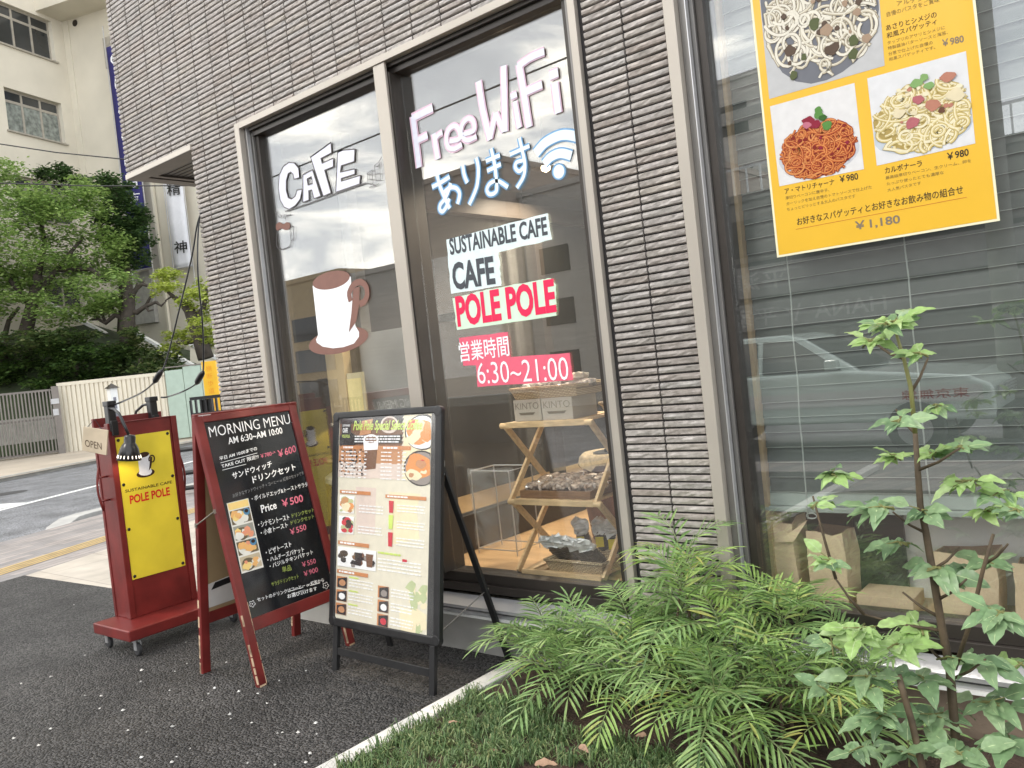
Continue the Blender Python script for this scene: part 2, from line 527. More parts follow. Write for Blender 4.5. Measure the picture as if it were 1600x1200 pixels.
def brickmat(name, c1, c2, cm, scale, bw, rh, off=0.5, mortar=0.01, rough=0.8, rot=0.0):
    m = bpy.data.materials.new(name); m.use_nodes = True
    n = m.node_tree; L = n.links.new; b = n.nodes['Principled BSDF']
    tcn = n.nodes.new('ShaderNodeTexCoord'); mpn = n.nodes.new('ShaderNodeMapping'); mpn.inputs['Rotation'].default_value = (0, 0, rot)
    L(tcn.outputs['Object'], mpn.inputs['Vector'])
    br = n.nodes.new('ShaderNodeTexBrick'); br.offset = off
    br.inputs['Color1'].default_value = (*c1, 1); br.inputs['Color2'].default_value = (*c2, 1); br.inputs['Mortar'].default_value = (*cm, 1)
    br.inputs['Scale'].default_value = scale; br.inputs['Mortar Size'].default_value = mortar; br.inputs['Brick Width'].default_value = bw; br.inputs['Row Height'].default_value = rh
    L(mpn.outputs['Vector'], br.inputs['Vector'])
    no = n.nodes.new('ShaderNodeTexNoise'); no.inputs['Scale'].default_value = 3; no.inputs['Detail'].default_value = 8; L(tcn.outputs['Object'], no.inputs['Vector'])
    mr = n.nodes.new('ShaderNodeMapRange'); mr.inputs[1].default_value = 0.3; mr.inputs[2].default_value = 0.7; mr.inputs[3].default_value = 0.82; mr.inputs[4].default_value = 1.15
    L(no.outputs['Fac'], mr.inputs[0])
    vm = n.nodes.new('ShaderNodeVectorMath'); vm.operation = 'SCALE'; L(br.outputs['Color'], vm.inputs[0]); L(mr.outputs[0], vm.inputs['Scale'])
    L(vm.outputs['Vector'], b.inputs['Base Color']); b.inputs['Roughness'].default_value = rough
    bp = n.nodes.new('ShaderNodeBump'); bp.inputs['Strength'].default_value = 0.3; bp.inputs['Distance'].default_value = 0.004; bp.invert = True
    L(br.outputs['Fac'], bp.inputs['Height']); L(bp.outputs['Normal'], b.inputs['Normal'])
    return m


ROT = math.atan2(0.91, -0.41)            # run of the side street
RD = V((-0.41, 0.91, 0)).normalized()
M['pave'] = brickmat('wave_paving', (0.33, 0.29, 0.265), (0.22, 0.205, 0.20), (0.17, 0.155, 0.15), 1.0, 0.62, 0.105, 0.3, 0.006, rot=-ROT + 0.1)
M['slab'] = brickmat('beige_slab', (0.44, 0.385, 0.32), (0.48, 0.43, 0.365), (0.32, 0.28, 0.24), 1.0, 0.9, 0.6, 0.5, 0.006)
M['farpave'] = mat('far_pavement', (0.42, 0.36, 0.29), rough=0.9, var=0.12, vs=0.6)

# ================================================================== ground
g = MB(); g.poly([(-140, -80, -0.13), (80, -80, -0.13), (80, 140, -0.13), (-140, 140, -0.13)])
struct(g.build('ground', mat('earth', (0.2, 0.19, 0.17), rough=0.95)))


def strip(o, d, w0, w1, l0, l1, z, name, m):
    d = V((d[0], d[1], 0)).normalized(); p = V((-d.y, d.x, 0))       # p points to the left of travel
    o = V((o[0], o[1], z)); q = MB()
    q.poly([o + d * l0 + p * w0, o + d * l1 + p * w0, o + d * l1 + p * w1, o + d * l0 + p * w1])
    return q.build(name, m)


# side street (runs along RD), its near kerb line passes through K0
K0 = V((-10.55, 2.75, 0))
struct(strip(K0, RD, -0.3, 9.2, -40, 90, -0.12, 'road', M['road']))
struct(strip((0, -9.2), (1, 0, 0), -0.2, 6.2, -60, 60, -0.126, 'front_road', M['road']))
struct(strip(K0, RD, 8.8, 30, -6, 60, -0.03, 'far_pavement', M['farpave']))
# near pavement: wave pavers between the kerb and the plot
PERP = V((-RD.y, RD.x, 0))
q = MB(); q.poly([(-7.2, -2.9, -0.010), (-7.2, 0.0, -0.010), (-8.9, 30, -0.010), K0 + RD * 34 + PERP * 0.0 + V((0, 0, -0.010)), K0 + RD * -6.2 + V((0, 0, -0.010))])
struct(q.build('pavement', M['pave']))
q = MB(); q.poly([(-9.0, -3.0, -0.016), (20, -3.0, -0.016), (20, 3.3, -0.016), (-9.0, 3.3, -0.016)])
struct(q.build('front_pavement', M['pave']))
# yellow tactile line
q = MB(); a0 = V((-8.75, 2.75, -0.005))
for k in range(4):
    q.poly([a0 + RD * -7 - PERP * (0.30 - k * 0.075 - 0.2), a0 + RD * 30 - PERP * (0.30 - k * 0.075 - 0.2), a0 + RD * 30 - PERP * (0.25 - k * 0.075 - 0.2), a0 + RD * -7 - PERP * (0.25 - k * 0.075 - 0.2)])
struct(q.build('tactile_paving', mat('tactile_yellow', (0.50, 0.36, 0.17), rough=0.8, var=0.15)))
# pale slab apron beyond the asphalt
q = MB(); q.poly([(-8.29, 2.86, -0.004), (-4.9, 3.02, -0.004), (-4.9, 14, -0.004), (-13.0, 14, -0.004)])
struct(q.build('slab_apron', M['slab']))
# coarse black asphalt plot
q = MB(); q.poly([(-7.0, -2.2, 0.004), (-8.285, 2.85, 0.004), (-6.69, 2.935, 0.004), (-4.9, 3.02, 0.004), (-2.62, 3.02, 0.004), (-2.62, -2.2, 0.004)])
struct(q.build('asphalt_plot', M['asphalt']))
# kerb along the side street with the dropped end
q = MB()
kp = [onz(60, 834, 0.0), onz(72, 820, 0.0), onz(92, 810, 0.0), onz(118, 802, 0.0), onz(160, 792, 0.0)]
kp += [kp[-1] + RD * t for t in (3, 8, 20)]
prof_h = [-0.10, -0.03, 0.0, 0.0, 0.0, 0.0, 0.0, 0.0]
vs = []; 
for i, p in enumerate(kp):
    d = (kp[min(i + 1, len(kp) - 1)] - kp[max(i - 1, 0)]).normalized(); s_ = V((d.y, -d.x, 0))
    z = prof_h[i]
    vs += [V((p.x, p.y, -0.12)) - s_ * 0.02, V((p.x, p.y, z)), V((p.x, p.y, z)) + s_ * 0.27, V((p.x, p.y, -0.12)) + s_ * 0.27]
fs = []
for i in range(len(kp) - 1):
    for k in range(3):
        fs.append((i * 4 + k, i * 4 + 4 + k, i * 4 + 5 + k, i * 4 + 1 + k))
q.add(vs, fs + [(0, 1, 2, 3)])
struct(q.build('kerb', mat('street_kerb', (.40, .39, .37), rough=.85, var=.12, vs=4), bevel=0.012))
q = MB(); fk = K0 + PERP * 9.0
q.beam(fk + RD * -1 + V((0, 0, -0.07)), fk + RD * 60 + V((0, 0, -0.07)), 0.16, 0.14)
struct(q.build('far_kerb', M['conc']))
# painted road lines
q = MB()
wl = [(-14.67, 4.83), (-15.56, 6.80)]
o = onz(0, 797, -0.116); d = (onz(158, 757, -0.116) - o).normalized(); pp = V((-d.y, d.x, 0))
q.poly([o - d * 3 - pp * 0.08, o + d * 30 - pp * 0.08, o + d * 30 + pp * 0.08, o - d * 3 + pp * 0.08])
struct(q.build('road_line', M['white']))
q = MB(); q.poly([onz(-40, 795, -0.112), onz(-8, 797, -0.112), onz(42, 785, -0.112), onz(-8, 788, -0.112)])
struct(q.build('road_arrow', M['white']))
q = MB(); c = onz(10, 771, -0.115); q.disc(c, 0.38, (0, 0, 1), 24, up=(0, 1, 0))
struct(q.build('manhole_cover', mat('iron', (0.05, 0.05, 0.052), rough=0.6)))

# ================================================================== cafe building
FY = 3.0
GY = 3.08
cafe = thing('cafe_building', 'corner cafe clad in ribbed brown split-face tiles with large shop windows', 'building', (-3.2, 4.5, 0))
w = MB()
XR = 3.0
w.bb(-4.94, XR, 3.004, 8.8, 3.10, 6.6); w.bb(-5.83, -4.941, 3.004, 3.52, 3.10, 6.6)                       # upper storey block
w.bb(-4.95, -4.43, 3.004, 3.30, 0.0, 3.10)                    # left pier
w.bb(-4.95, -4.75, 3.30, 8.6, 0.0, 3.10)                      # left flank wall
w.bb(-1.912, -1.508, 3.004, 3.22, 0.0, 3.10)                  # pier between the windows
w.bb(1.25, XR, 3.004, 3.3, 0.0, 3.10)
tw = w.build('wall', M['mortar'], cafe)


def tiles(mb, x0, x1, z0, z1, xj, yf=3.004, pitch=0.1943, row=0.03155, zt=3.066):
    r = np.random.RandomState(int(abs(x0 * 1000 + z0 * 77)) % 9999)
    k0 = math.floor((x0 - xj) / pitch); nx, nz = 8, 4
    j = int(math.floor((z0 - zt) / row))
    while zt + j * row < z1 - 1e-6:
        za = max(z0, zt + j * row + 0.0031); zb = min(z1, zt + (j + 1) * row - 0.0031); j += 1
        if zb - za < 0.006: continue
        k = k0
        while xj + k * pitch < x1 - 1e-6:
            xa = max(x0, xj + k * pitch + 0.0042); xb = min(x1, xj + (k + 1) * pitch - 0.0042); k += 1
            if xb - xa < 0.012: continue
            xs = np.linspace(xa, xb, nx + 1); zs = za + (zb - za) * np.array([0, .13, .5, .85, 1.0])
            X, Z = np.meshgrid(xs, zs)
            prof = np.array([0.004, 0.0118, 0.0132, 0.0126, 0.005])[:, None]
            rough = r.normal(0, 0.0009, X.shape); rough[0] *= 0.3; rough[-1] *= 0.3
            ridge = 0.0011 * np.sin(np.linspace(0, r.uniform(3, 9), nx + 1) + r.uniform(0, 6))[None, :] * np.array([0.0, 0.7, 1, -0.7, 0])[:, None]
            Y = yf - (prof + rough + ridge)
            vs = np.stack([X, Y, Z], -1).reshape(-1, 3)
            b = len(vs); W = nx + 1
            fs = [(a * W + c, a * W + c + 1, (a + 1) * W + c + 1, (a + 1) * W + c) for a in range(nz) for c in range(nx)]
            back = [(xa, yf + 0.002, za), (xb, yf + 0.002, za), (xb, yf + 0.002, zb), (xa, yf + 0.002, zb)]
            fs += [tuple([b, b + 1] + list(range(nx, -1, -1))), tuple([b + 2, b + 3] + [nz * W + c for c in range(nx + 1)]),
                   tuple([b + 3, b] + [a * W for a in range(nz + 1)]), tuple([b + 1, b + 2] + [a * W + nx for a in range(nz, -1, -1)])]
            mb.add(vs.tolist() + back, fs)


t = MB()
tiles(t, -5.84, XR, 3.066, 5.1, -1.70)
tiles(t, -4.958, -4.436, 0.22, 3.066, -1.70)
tiles(t, -1.885, -1.515, 0.27, 3.066, -1.70)
tiles(t, 1.28, XR, 0.27, 3.03, -1.70)
t.build('tile_cladding', M['tile'], tw)
# overhang edge and soffit
q = MB()
q.bb(-5.845, -4.955, 2.985, 3.094, 3.044, 3.078)
q.build('soffit_edge', M['trim'], cafe)
q = MB()
q.bb(-5.845, -5.735, 3.0945, 3.53, 3.044, 3.078)
q.bb(-5.7345, -4.952, 3.47, 3.53, 3.045, 3.078)
q.bb(-5.722, -4.955, 3.106, 3.142, 3.050, 3.078); q.bb(-5.722, -5.678, 3.1425, 3.46, 3.050, 3.078)
q.bb(-5.84, -4.956, 2.99, 3.09, 3.0405, 3.0435)  # thin dark sheet standing for shade under the beige edge
q.build('soffit_frame', mat('soffit_shade', (.17, .148, .128), rough=.5), cafe)  # darker than the beige edge: underside shade put into the colour
q = MB()
for k in range(7):
    q.bb(-5.676, -4.952, 3.150 + k * .045, 3.186 + k * .045, 3.062, 3.078)
q.bb(-5.7345, -4.952, 3.0945, 3.469, 3.0785, 3.099)
q.build('soffit', M['bronze'], cafe)
# base band
q = MB()
q.bb(-4.43, -1.905, 3.015, 3.3, 0.0, 0.245)
q.build('base', mat('base_render', (0.40, 0.39, 0.37), rough=0.9, var=0.1), cafe)
q = MB(); q.bb(-1.90, 1.25, 3.012, 3.3, 0.0, 0.236)
q.build('base_mortar', mat('base_mortar', (0.23, 0.175, 0.13), rough=0.95, var=0.18, vs=3, bump=0.3, bs=40), cafe)


def window(x0, x1, z0, z1, mulls, name, zsill):
    q = MB()
    q.bb(x0 - 0.048, x0, 2.978, 3.10, z0 - 0.07, z1 + 0.036)
    q.bb(x1, x1 + 0.036, 2.978, 3.10, z0 - 0.07, z1 + 0.036)
    q.bb(x0, x1, 2.978, 3.10, z1, z1 + 0.036)
    wo = q.build(name, M['trim'], cafe, bevel=0.002)
    q = MB()                                                  # reveal, stepped profiles
    q.bb(x0 + 0.001, x0 + 0.030, 3.012, 3.16, zsill, z1 - 0.001)
    q.bb(x0 + 0.031, x0 + 0.050, 3.036, 3.16, zsill, z1 - 0.03)
    q.build('jamb', M['grey_al'], wo, bevel=0.0015)
    q = MB(); q.bb(x1 - 0.045, x1 - 0.001, 3.03, 3.16, zsill, z1 - 0.001)
    q.build('jamb', M['grey_al'], wo, bevel=0.0015)
    q = MB(); q.bb(x0 + 0.0295, x0 + 0.0335, 3.006, 3.03, zsill, z1 - 0.002); q.build('jamb_bead', M['silver'], wo)
    q = MB()
    q.bb(x0 + 0.05, x1 - 0.045, 3.014, 3.16, z1 - 0.022, z1 - 0.001)
    q.bb(x0 + 0.05, x1 - 0.045, 3.034, 3.16, z1 - 0.052, z1 - 0.023)
    q.bb(x0 + 0.051, x0 + 0.084, 3.05, 3.16, zsill, z1 - 0.053)
    q.bb(x1 - 0.075, x1 - 0.046, 3.05, 3.16, zsill, z1 - 0.053)
    q.bb(x0 + 0.085, x1 - 0.076, 3.05, 3.16, zsill - 0.02, zsill + 0.03)
    q.bb(x0, x1, 3.03, 3.16, zsill - 0.06, zsill - 0.021)
    for a, b_ in mulls:
        q.bb(a + 0.03, b_ + 0.012, 3.002, 3.16, zsill + 0.03, z1 - 0.053)
    q.build('frame', M['bronze'], wo, bevel=0.0015)
    for a, b_ in mulls:
        q = MB(); q.bb(a, b_, 2.985, 3.001, zsill - 0.02, z1 - 0.0005); q.bb(a, a + 0.029, 3.002, 3.15, zsill + 0.03, z1 - 0.053)
        q.build('mullion', M['trim'], wo, bevel=0.002)
    q = MB()
    q.prism([(x0 - 0.04, 2.93, zsill - 0.10), (x0 - 0.04, 3.028, zsill - 0.075), (x0 - 0.04, 3.028, zsill - 0.13), (x0 - 0.04, 2.93, zsill - 0.115)], (x1 - x0 + 0.06, 0, 0))
    q.bb(x0 - 0.04, x1 + 0.02, 2.955, 3.01, zsill - 0.148, zsill - 0.131)
    q.build('sill', M['silver'], wo)
    q = MB(); q.bb(x0 - 0.04, x1 + 0.02, 2.94, 2.954, zsill - 0.16, zsill - 0.148)
    q.build('drip_edge', M['white'], wo)
    ed = [x0 + 0.084] + [k for a, b_ in mulls for k in (a + 0.03, b_ + 0.012)] + [x1 - 0.075]
    for a, b_ in zip(ed[::2], ed[1::2]):
        q = MB(); q.bb(a, b_, GY, GY + 0.006, zsill + 0.03, z1 - 0.053)
        q.build('pane', M['glass'], wo)
    return wo


win1 = window(-4.385, -1.945, 0.33, 3.030, [(-3.165, -3.080)], 'shop_window', 0.37)
win2 = window(-1.460, 1.20, 0.33, 3.030, [], 'shop_window', 0.37)

# interior
M['deck'] = mat('deck_wood', (0.52, 0.34, 0.18), rough=0.4, var=0.16, vs=2.2, stretch=(1.2, 9, 9), bump=0.04, bs=20, bd=0.002)
q = MB()
q.bb(-4.35, -1.94, 3.165, 3.425, 0.30, 0.392)
q.bb(-4.74, -1.55, 3.432, 8.5, 0.28, 0.390)
q.bb(-1.54, 2.9, 3.165, 8.5, 0.28, 0.372)
q.build('interior_floor', M['deck'], cafe)
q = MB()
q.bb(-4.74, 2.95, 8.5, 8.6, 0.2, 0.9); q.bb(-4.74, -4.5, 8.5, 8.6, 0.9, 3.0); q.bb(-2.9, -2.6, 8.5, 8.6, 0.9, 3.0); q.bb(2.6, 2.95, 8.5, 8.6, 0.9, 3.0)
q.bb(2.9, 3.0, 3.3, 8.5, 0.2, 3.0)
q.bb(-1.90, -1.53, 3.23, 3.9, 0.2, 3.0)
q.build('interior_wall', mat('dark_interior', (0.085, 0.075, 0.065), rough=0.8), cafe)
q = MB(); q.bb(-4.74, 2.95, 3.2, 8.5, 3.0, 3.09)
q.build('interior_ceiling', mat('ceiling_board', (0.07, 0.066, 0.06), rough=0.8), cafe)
q = MB(); q.bb(-4.86, -4.85, 3.9, 8.0, .45, 3.09); q.build('flank_glass', M['glass'], cafe)
q = MB()
for y in (3.93, 5.2, 6.6, 7.97): q.bb(-4.90, -4.80, y - .03, y + .03, .46, 3.09)
q.bb(-4.905, -4.795, 3.9, 8.0, .451, .50); q.build('flank_frame', M['bronze'], cafe)
q = MB(); q.bb(-4.5, -2.9, 8.54, 8.546, .9, 3.0); q.bb(-2.6, 2.6, 8.54, 8.546, .9, 3.0); q.build('added_back_glass', M['glass'], cafe)  # back windows added so skylight brightens the room
# glazed inner partition beside the display bay
pt = MB()
pt.bb(-3.36, -3.28, 3.20, 6.0, 0.393, 0.60); pt.bb(-3.36, -3.28, 3.20, 6.0, 2.35, 2.45)
pt.bb(-3.36, -3.28, 3.20, 3.27, 0.60, 2.35); pt.bb(-3.36, -3.28, 4.35, 4.43, 0.60, 2.35); pt.bb(-3.36, -3.28, 5.9, 6.0, 0.6, 2.35)
pto = pt.build('partition', M['bronze'], cafe, bevel=0.002)
q = MB(); q.bb(-3.325, -3.318, 3.27, 4.35, 0.60, 2.35); q.bb(-3.325, -3.318, 4.43, 5.9, 0.60, 2.35)
q.build('partition_glass', glassmat('inner_glass', 0.04), pto)
q = MB(); q.bb(-3.3, -1.95, 5.6, 5.7, 0.393, 2.9)
q.bb(-2.75, -2.62, 4.9, 5.58, 0.393, 2.9)
q.bb(-1.52, 1.2, 3.62, 3.66, 0.375, 1.05)  # dark panel added to cover the lamp-lit floor behind the bags
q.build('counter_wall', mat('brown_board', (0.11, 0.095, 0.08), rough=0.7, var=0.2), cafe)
q = MB(); q.bb(-2.92, -2.84, 4.7, 4.78, 0.393, 2.9); q.bb(-2.78, -2.77, 4.7, 4.71, 0.393, 2.9); q.bb(-2.72, -2.71, 4.7, 4.71, 0.393, 2.9)
q.build('inner_post', M['white'], cafe)
q = MB(); q.bb(-4.22, -4.05, 3.30, 3.36, 0.393, 1.78)
q.build('reflected_strip', mat('reflection_beige', (0.50, 0.38, 0.22), rough=0.9, var=0.06), cafe)  # strip added to stand in for a bright beige reflection
q = MB(); q.bb(-4.16, -4.08, 3.5, 3.58, 0.393, 3.0)
q.build('inner_column', mat('grey_column', (0.16, 0.155, 0.15), rough=0.6), cafe)
q = MB(); q.bb(-4.03, -3.62, 3.42, 3.47, 0.393, 1.72)
q.build('grey_panel', mat('grey_panel', (0.36, 0.355, 0.34), rough=0.6, var=0.06), cafe)

# lit pendant lamp inside the cafe, plus two added to brighten the room
for (x, y, z, lab) in ((-3.02, 4.2, 2.62, 'small round lit pendant lamp seen between the painted Japanese letters'), (-2.45, 3.85, 2.74, 'added pendant lamp brightening the pine shelf'), (-4.0, 5.2, 2.6, 'added pendant lamp brightening the room behind the left pane')):
    pl0 = thing('pendant_lamp', lab, 'lamp', (x, y, z), 'pendant lamps in the cafe')
    q = MB(); q.tube([(x, y, z + .06), (x, y, 2.998)], .004, 6); q.build('cable', M['black'], pl0)
    q = MB(); q.lathe([(.02, .07), (.03, .05), (.09, -.01), (.088, -.012), (.028, .045)], (x, y, z), cap=False); q.build('lamp_shade', M['bronze'], pl0, smooth=True)
    q = MB(); q.lathe([(.004, -.03), (.026, -.018), (.03, 0), (.02, .025)], (x, y, z - .005), seg=14)
    gm = bpy.data.materials.get('bulb_glow') or bpy.data.materials.new('bulb_glow'); gm.use_nodes = True
    gm.node_tree.nodes['Principled BSDF'].inputs['Emission Color'].default_value = (1, .78, .5, 1); gm.node_tree.nodes['Principled BSDF'].inputs['Emission Strength'].default_value = 5
    q.build('bulb', gm, pl0, smooth=True)
    ld = bpy.data.lights.new('pendant_bulb', 'SPOT'); ld.energy = 75 if x != -2.45 else 95; ld.spot_size = rad(150); ld.spot_blend = .5; ld.color = (1, .84, .64); ld.shadow_soft_size = .05
    lo = bpy.data.objects.new('pendant_bulb', ld); lo.location = (x, y, z - .07); COL.objects.link(lo); adopt(lo, pl0)
# ================================================================== lettering on the shop window
GP = Plane((0, GY - 0.0005, 0), (1, 0, 0), (0, 0, 1))
M['lw'] = flat('paint_white', S(222, 222, 236))
M['lgrey'] = flat('paint_grey', S(95, 92, 92))
M['lpink'] = flat('paint_pink', S(222, 190, 208))
M['lblue'] = flat('paint_blue', S(112, 158, 200))
M['lice'] = flat('paint_ice', S(222, 238, 250))
M['ltape'] = flat('tape_white', S(214, 228, 230))
M['lgreen'] = flat('tape_green', S(205, 228, 205))
M['lcrim'] = flat('paint_crimson', S(222, 40, 84))
M['lrose'] = flat('tape_rose', S(220, 98, 120))
M['ldark'] = flat('paint_dark', S(70, 74, 80))
M['lbrown'] = flat('vinyl_brown', S(128, 92, 82))
M['lwhite'] = flat('vinyl_white', S(236, 236, 240))


class Crop:
    def __init__(s, ox, oy, k): s.ox, s.oy, s.k = ox, oy, k
    def p(s, x, y): return (s.ox + x / s.k, s.oy + y / s.k)
    def ps(s, L): return [s.p(*a) for a in L]


def hits(P, pts, lift): return [P.hit(x, y, lift) for x, y in pts]


def smooth(pts, n=5):
    """Catmull-Rom through pixel points"""
    o = []
    P = [pts[0]] + list(pts) + [pts[-1]]
    for i in range(1, len(P) - 2):
        for k in range(n):
            t = k / n
            o.append(tuple(0.5 * ((2 * P[i][a]) + (-P[i - 1][a] + P[i + 1][a]) * t + (2 * P[i - 1][a] - 5 * P[i][a] + 4 * P[i + 1][a] - P[i + 2][a]) * t * t + (-P[i - 1][a] + 3 * P[i][a] - 3 * P[i + 1][a] + P[i + 2][a]) * t ** 3) for a in (0, 1)))
    o.append(tuple(pts[-1]))
    return o


def pxm(P, x, y):
    """metres per photo pixel on plane near a pixel"""
    return (P.hit(x + 4, y) - P.hit(x - 4, y)).length / 8 * 0.93


def dstroke(mb, P, pts, w, lift, mi, sm=True, rnd=False):
    """stroke with width w in photo pixels"""
    q_ = smooth(pts) if sm and len(pts) > 2 else pts
    k = pxm(P, *pts[0])
    mb.stroke(hits(P, q_, lift), w * k, P.n, mi, rnd)


# --- CAFE
c1 = Crop(380, 80, 4)
cafe_o = MB()
C_ = [(352, 790), (345, 730), (318, 698), (285, 695), (250, 720), (225, 775), (219, 850), (230, 930), (255, 975), (288, 988), (325, 965), (355, 925), (368, 862),
      (336, 868), (325, 905), (302, 924), (280, 915), (268, 870), (268, 810), (280, 765), (297, 755), (312, 770), (318, 800)]
A1 = [(372, 772), (432, 740), (442, 775), (398, 798), (404, 835), (448, 818), (455, 850), (408, 872), (410, 930), (372, 945)]
A2 = [(433, 740), (484, 905), (442, 922), (424, 855), (445, 848), (425, 780)]
F_ = [(420, 662), (548, 570), (551, 636), (485, 670), (492, 700), (562, 668), (562, 722), (508, 744), (548, 886), (500, 906)]
E_ = [(590, 632), (620, 618), (697, 612), (693, 690), (612, 716), (606, 755), (697, 735), (697, 768), (612, 796), (612, 812), (732, 775), (727, 830), (578, 882)]
for i, L in enumerate((C_, A1, A2, F_, E_)):
    cafe_o.poly(hits(GP, c1.ps(L), 0.0030 + i * 0.0002), 0)
    if L not in (A1, A2):
        pp_ = hits(GP, c1.ps(L + [L[0], L[1]]), 0.0042 + i * 0.0002)
        cafe_o.stroke(pp_, 0.0062, GP.n, 1)
for k, L in enumerate(([(372, 772), (432, 740), (484, 905), (442, 922), (428, 868), (408, 872), (410, 930), (372, 945), (372, 772)], [(398, 798), (425, 784), (432, 826), (404, 836), (398, 798)])):
    cafe_o.stroke(hits(GP, c1.ps(L), 0.0056 + k * 0.0003), 0.006, GP.n, 1)
cafe_o.stroke(hits(GP, c1.ps([(260, 1002), (420, 948), (600, 882), (770, 822)]), 0.0064), 0.0065, GP.n, 1)
for k, L in enumerate(([(775, 762), (780, 825), (800, 835), (812, 822), (805, 742), (775, 765), (790, 775), (805, 765)], [(820, 712), (832, 808), (855, 806), (860, 795), (850, 690), (820, 715), (840, 722), (853, 705)],
                       [(780, 805), (808, 800)], [(828, 770), (856, 762)], [(785, 857), (800, 845), (830, 838), (850, 825)], [(848, 690), (868, 660)])):
    cafe_o.stroke(hits(GP, c1.ps(L), 0.0068 + k * 0.0003), 0.004, GP.n, 1)
tag(cafe_o.build('window_lettering', [M['lw'], M['lgrey']]), 'white hand painted CAFE letters with grey outlines on the left pane', 'window lettering')
# --- beer mug doodle
q = MB()
mug_l = [[(212, 1120), (208, 1200), (215, 1228), (240, 1240), (262, 1232), (285, 1222), (298, 1195), (292, 1110)],
         [(298, 1105), (312, 1095), (315, 1150), (308, 1180), (297, 1180)], [(200, 998), (225, 1040)], [(237, 1020), (243, 1045)], [(262, 1018), (252, 1040)], [(300, 1022), (270, 1030), (262, 1055)]]
for k, L in enumerate(mug_l):
    q.stroke(hits(GP, c1.ps(smooth(L, 3) if len(L) > 2 else L), 0.004 + k * 0.0003), 0.0055, GP.n, 0)
q.poly(hits(GP, c1.ps(smooth([(206, 1115), (205, 1085), (228, 1068), (250, 1082), (272, 1068), (292, 1080), (288, 1110), (262, 1118), (238, 1108), (218, 1122)], 3)), 0.003), 1)
tag(q.build('window_drawing', [M['lgrey'], M['lbrown']]), 'small drawing of a foaming beer mug below the letter C', 'drawing')
# --- coffee cup vinyl
c4 = Crop(420, 360, 4.286)


def ell(cx, cy, rx, ry, tilt, n=40):
    t = rad(tilt)
    return [(cx + rx * math.cos(a) * math.cos(t) - ry * math.sin(a) * math.sin(t), cy + rx * math.cos(a) * math.sin(t) + ry * math.sin(a) * math.cos(t)) for a in [2 * math.pi * k / n for k in range(n)]]


def cup(mb, P, f, lift, brown, white, st=1.0):
    mb.poly(hits(P, [f(*a) for a in ell(467, 738, 203, 84, -13)], lift), brown)
    body = [(293, 372), (548, 308), (560, 470), (580, 640), (604, 680), (604, 712), (570, 758), (500, 782), (430, 790), (360, 778), (322, 752), (316, 732), (330, 700)]
    mb.poly(hits(P, [f(*a) for a in body], lift + 0.0006), white)
    mb.poly(hits(P, [f(*a) for a in ell(418, 333, 127, 58, -14)], lift + 0.0012), brown)
    mb.poly(hits(P, [f(*a) for a in [(566, 388), (608, 376), (605, 500), (585, 610), (536, 682), (552, 560)]], lift + 0.0018), brown)
    k = pxm(P, *f(500, 500))
    pts = [f(*a) for a in smooth([(548, 474), (538, 420), (570, 362), (615, 346), (650, 375), (658, 430), (640, 475), (606, 494)], 4)]
    w = abs(f(30, 0)[0] - f(0, 0)[0]) * k
    mb.stroke(hits(P, pts, lift + 0.0024), w, P.n, brown)


q = MB(); cup(q, GP, c4.p, 0.003, 0, 1)
tag(q.build('cup_decal', [M['lbrown'], M['lwhite']]), 'large white coffee cup decal with brown saucer on the left pane', 'decal')
# --- Free WiFi
c6 = Crop(640, 70, 6)
FW = [([(30, 668), (90, 1150)], 56), ([(22, 690), (120, 640), (216, 592)], 58), ([(62, 902), (168, 848)], 52),
      ([(226, 832), (265, 1072)], 50), ([(240, 885), (270, 845), (308, 822)], 38),
      ([(375, 905), (465, 880), (462, 800), (420, 760), (365, 800), (345, 880), (365, 960), (420, 975), (490, 935)], 42),
      ([(500, 842), (598, 805), (600, 725), (555, 690), (505, 730), (482, 800), (500, 870), (550, 895), (628, 858)], 42),
      ([(645, 340), (690, 620), (755, 890)], 58), ([(752, 880), (806, 640)], 52), ([(806, 640), (885, 812)], 52), ([(880, 195), (888, 500), (895, 815)], 60),
      ([(948, 490), (1005, 462)], 52), ([(985, 530), (1028, 780)], 52),
      ([(1025, 180), (1075, 480), (1120, 772)], 64), ([(1018, 200), (1130, 120), (1262, 62)], 62), ([(1085, 442), (1242, 372)], 66),
      ([(1312, 292), (1392, 258)], 78), ([(1358, 352), (1394, 640)], 74)]
q = MB()
for k, (L, w) in enumerate(FW):
    dstroke(q, GP, c6.ps(L), (w + 14) / 6, 0.0030 + 0.00012 * k, 1)
    dstroke(q, GP, c6.ps(L), (w - 10) / 6, 0.0056 + 0.00012 * k, 0)
tag(q.build('window_lettering', [M['lw'], M['lpink']]), 'pale pink hand painted Free WiFi letters on the right pane', 'window lettering')
c7 = Crop(660, 180, 6.154)
AR = [[(92, 692), (180, 645), (262, 592)], [(142, 580), (175, 700), (262, 898)], [(272, 652), (250, 730), (215, 805), (172, 862), (168, 910), (198, 925), (235, 870), (258, 800)],
      [(205, 745), (262, 698), (325, 702), (358, 760), (338, 855)],
      [(388, 482), (402, 572), (432, 650)], [(518, 410), (538, 520), (522, 690), (450, 862)],
      [(610, 442), (745, 385)], [(622, 537), (755, 472)], [(660, 320), (695, 480), (716, 690), (695, 748), (645, 760), (620, 715), (652, 655), (725, 632), (822, 692)],
      [(842, 377), (1030, 295)], [(932, 218), (958, 330), (985, 470), (972, 590), (908, 700)], [(965, 435), (905, 455), (893, 505), (932, 540), (978, 495)]]
q = MB()
for k, L in enumerate(AR):
    L = c7.ps(L)
    dstroke(q, GP, L, 54 / 6.154, 0.0030 + 0.00015 * k, 1)
    dstroke(q, GP, L, 30 / 6.154, 0.0056 + 0.00015 * k, 0)
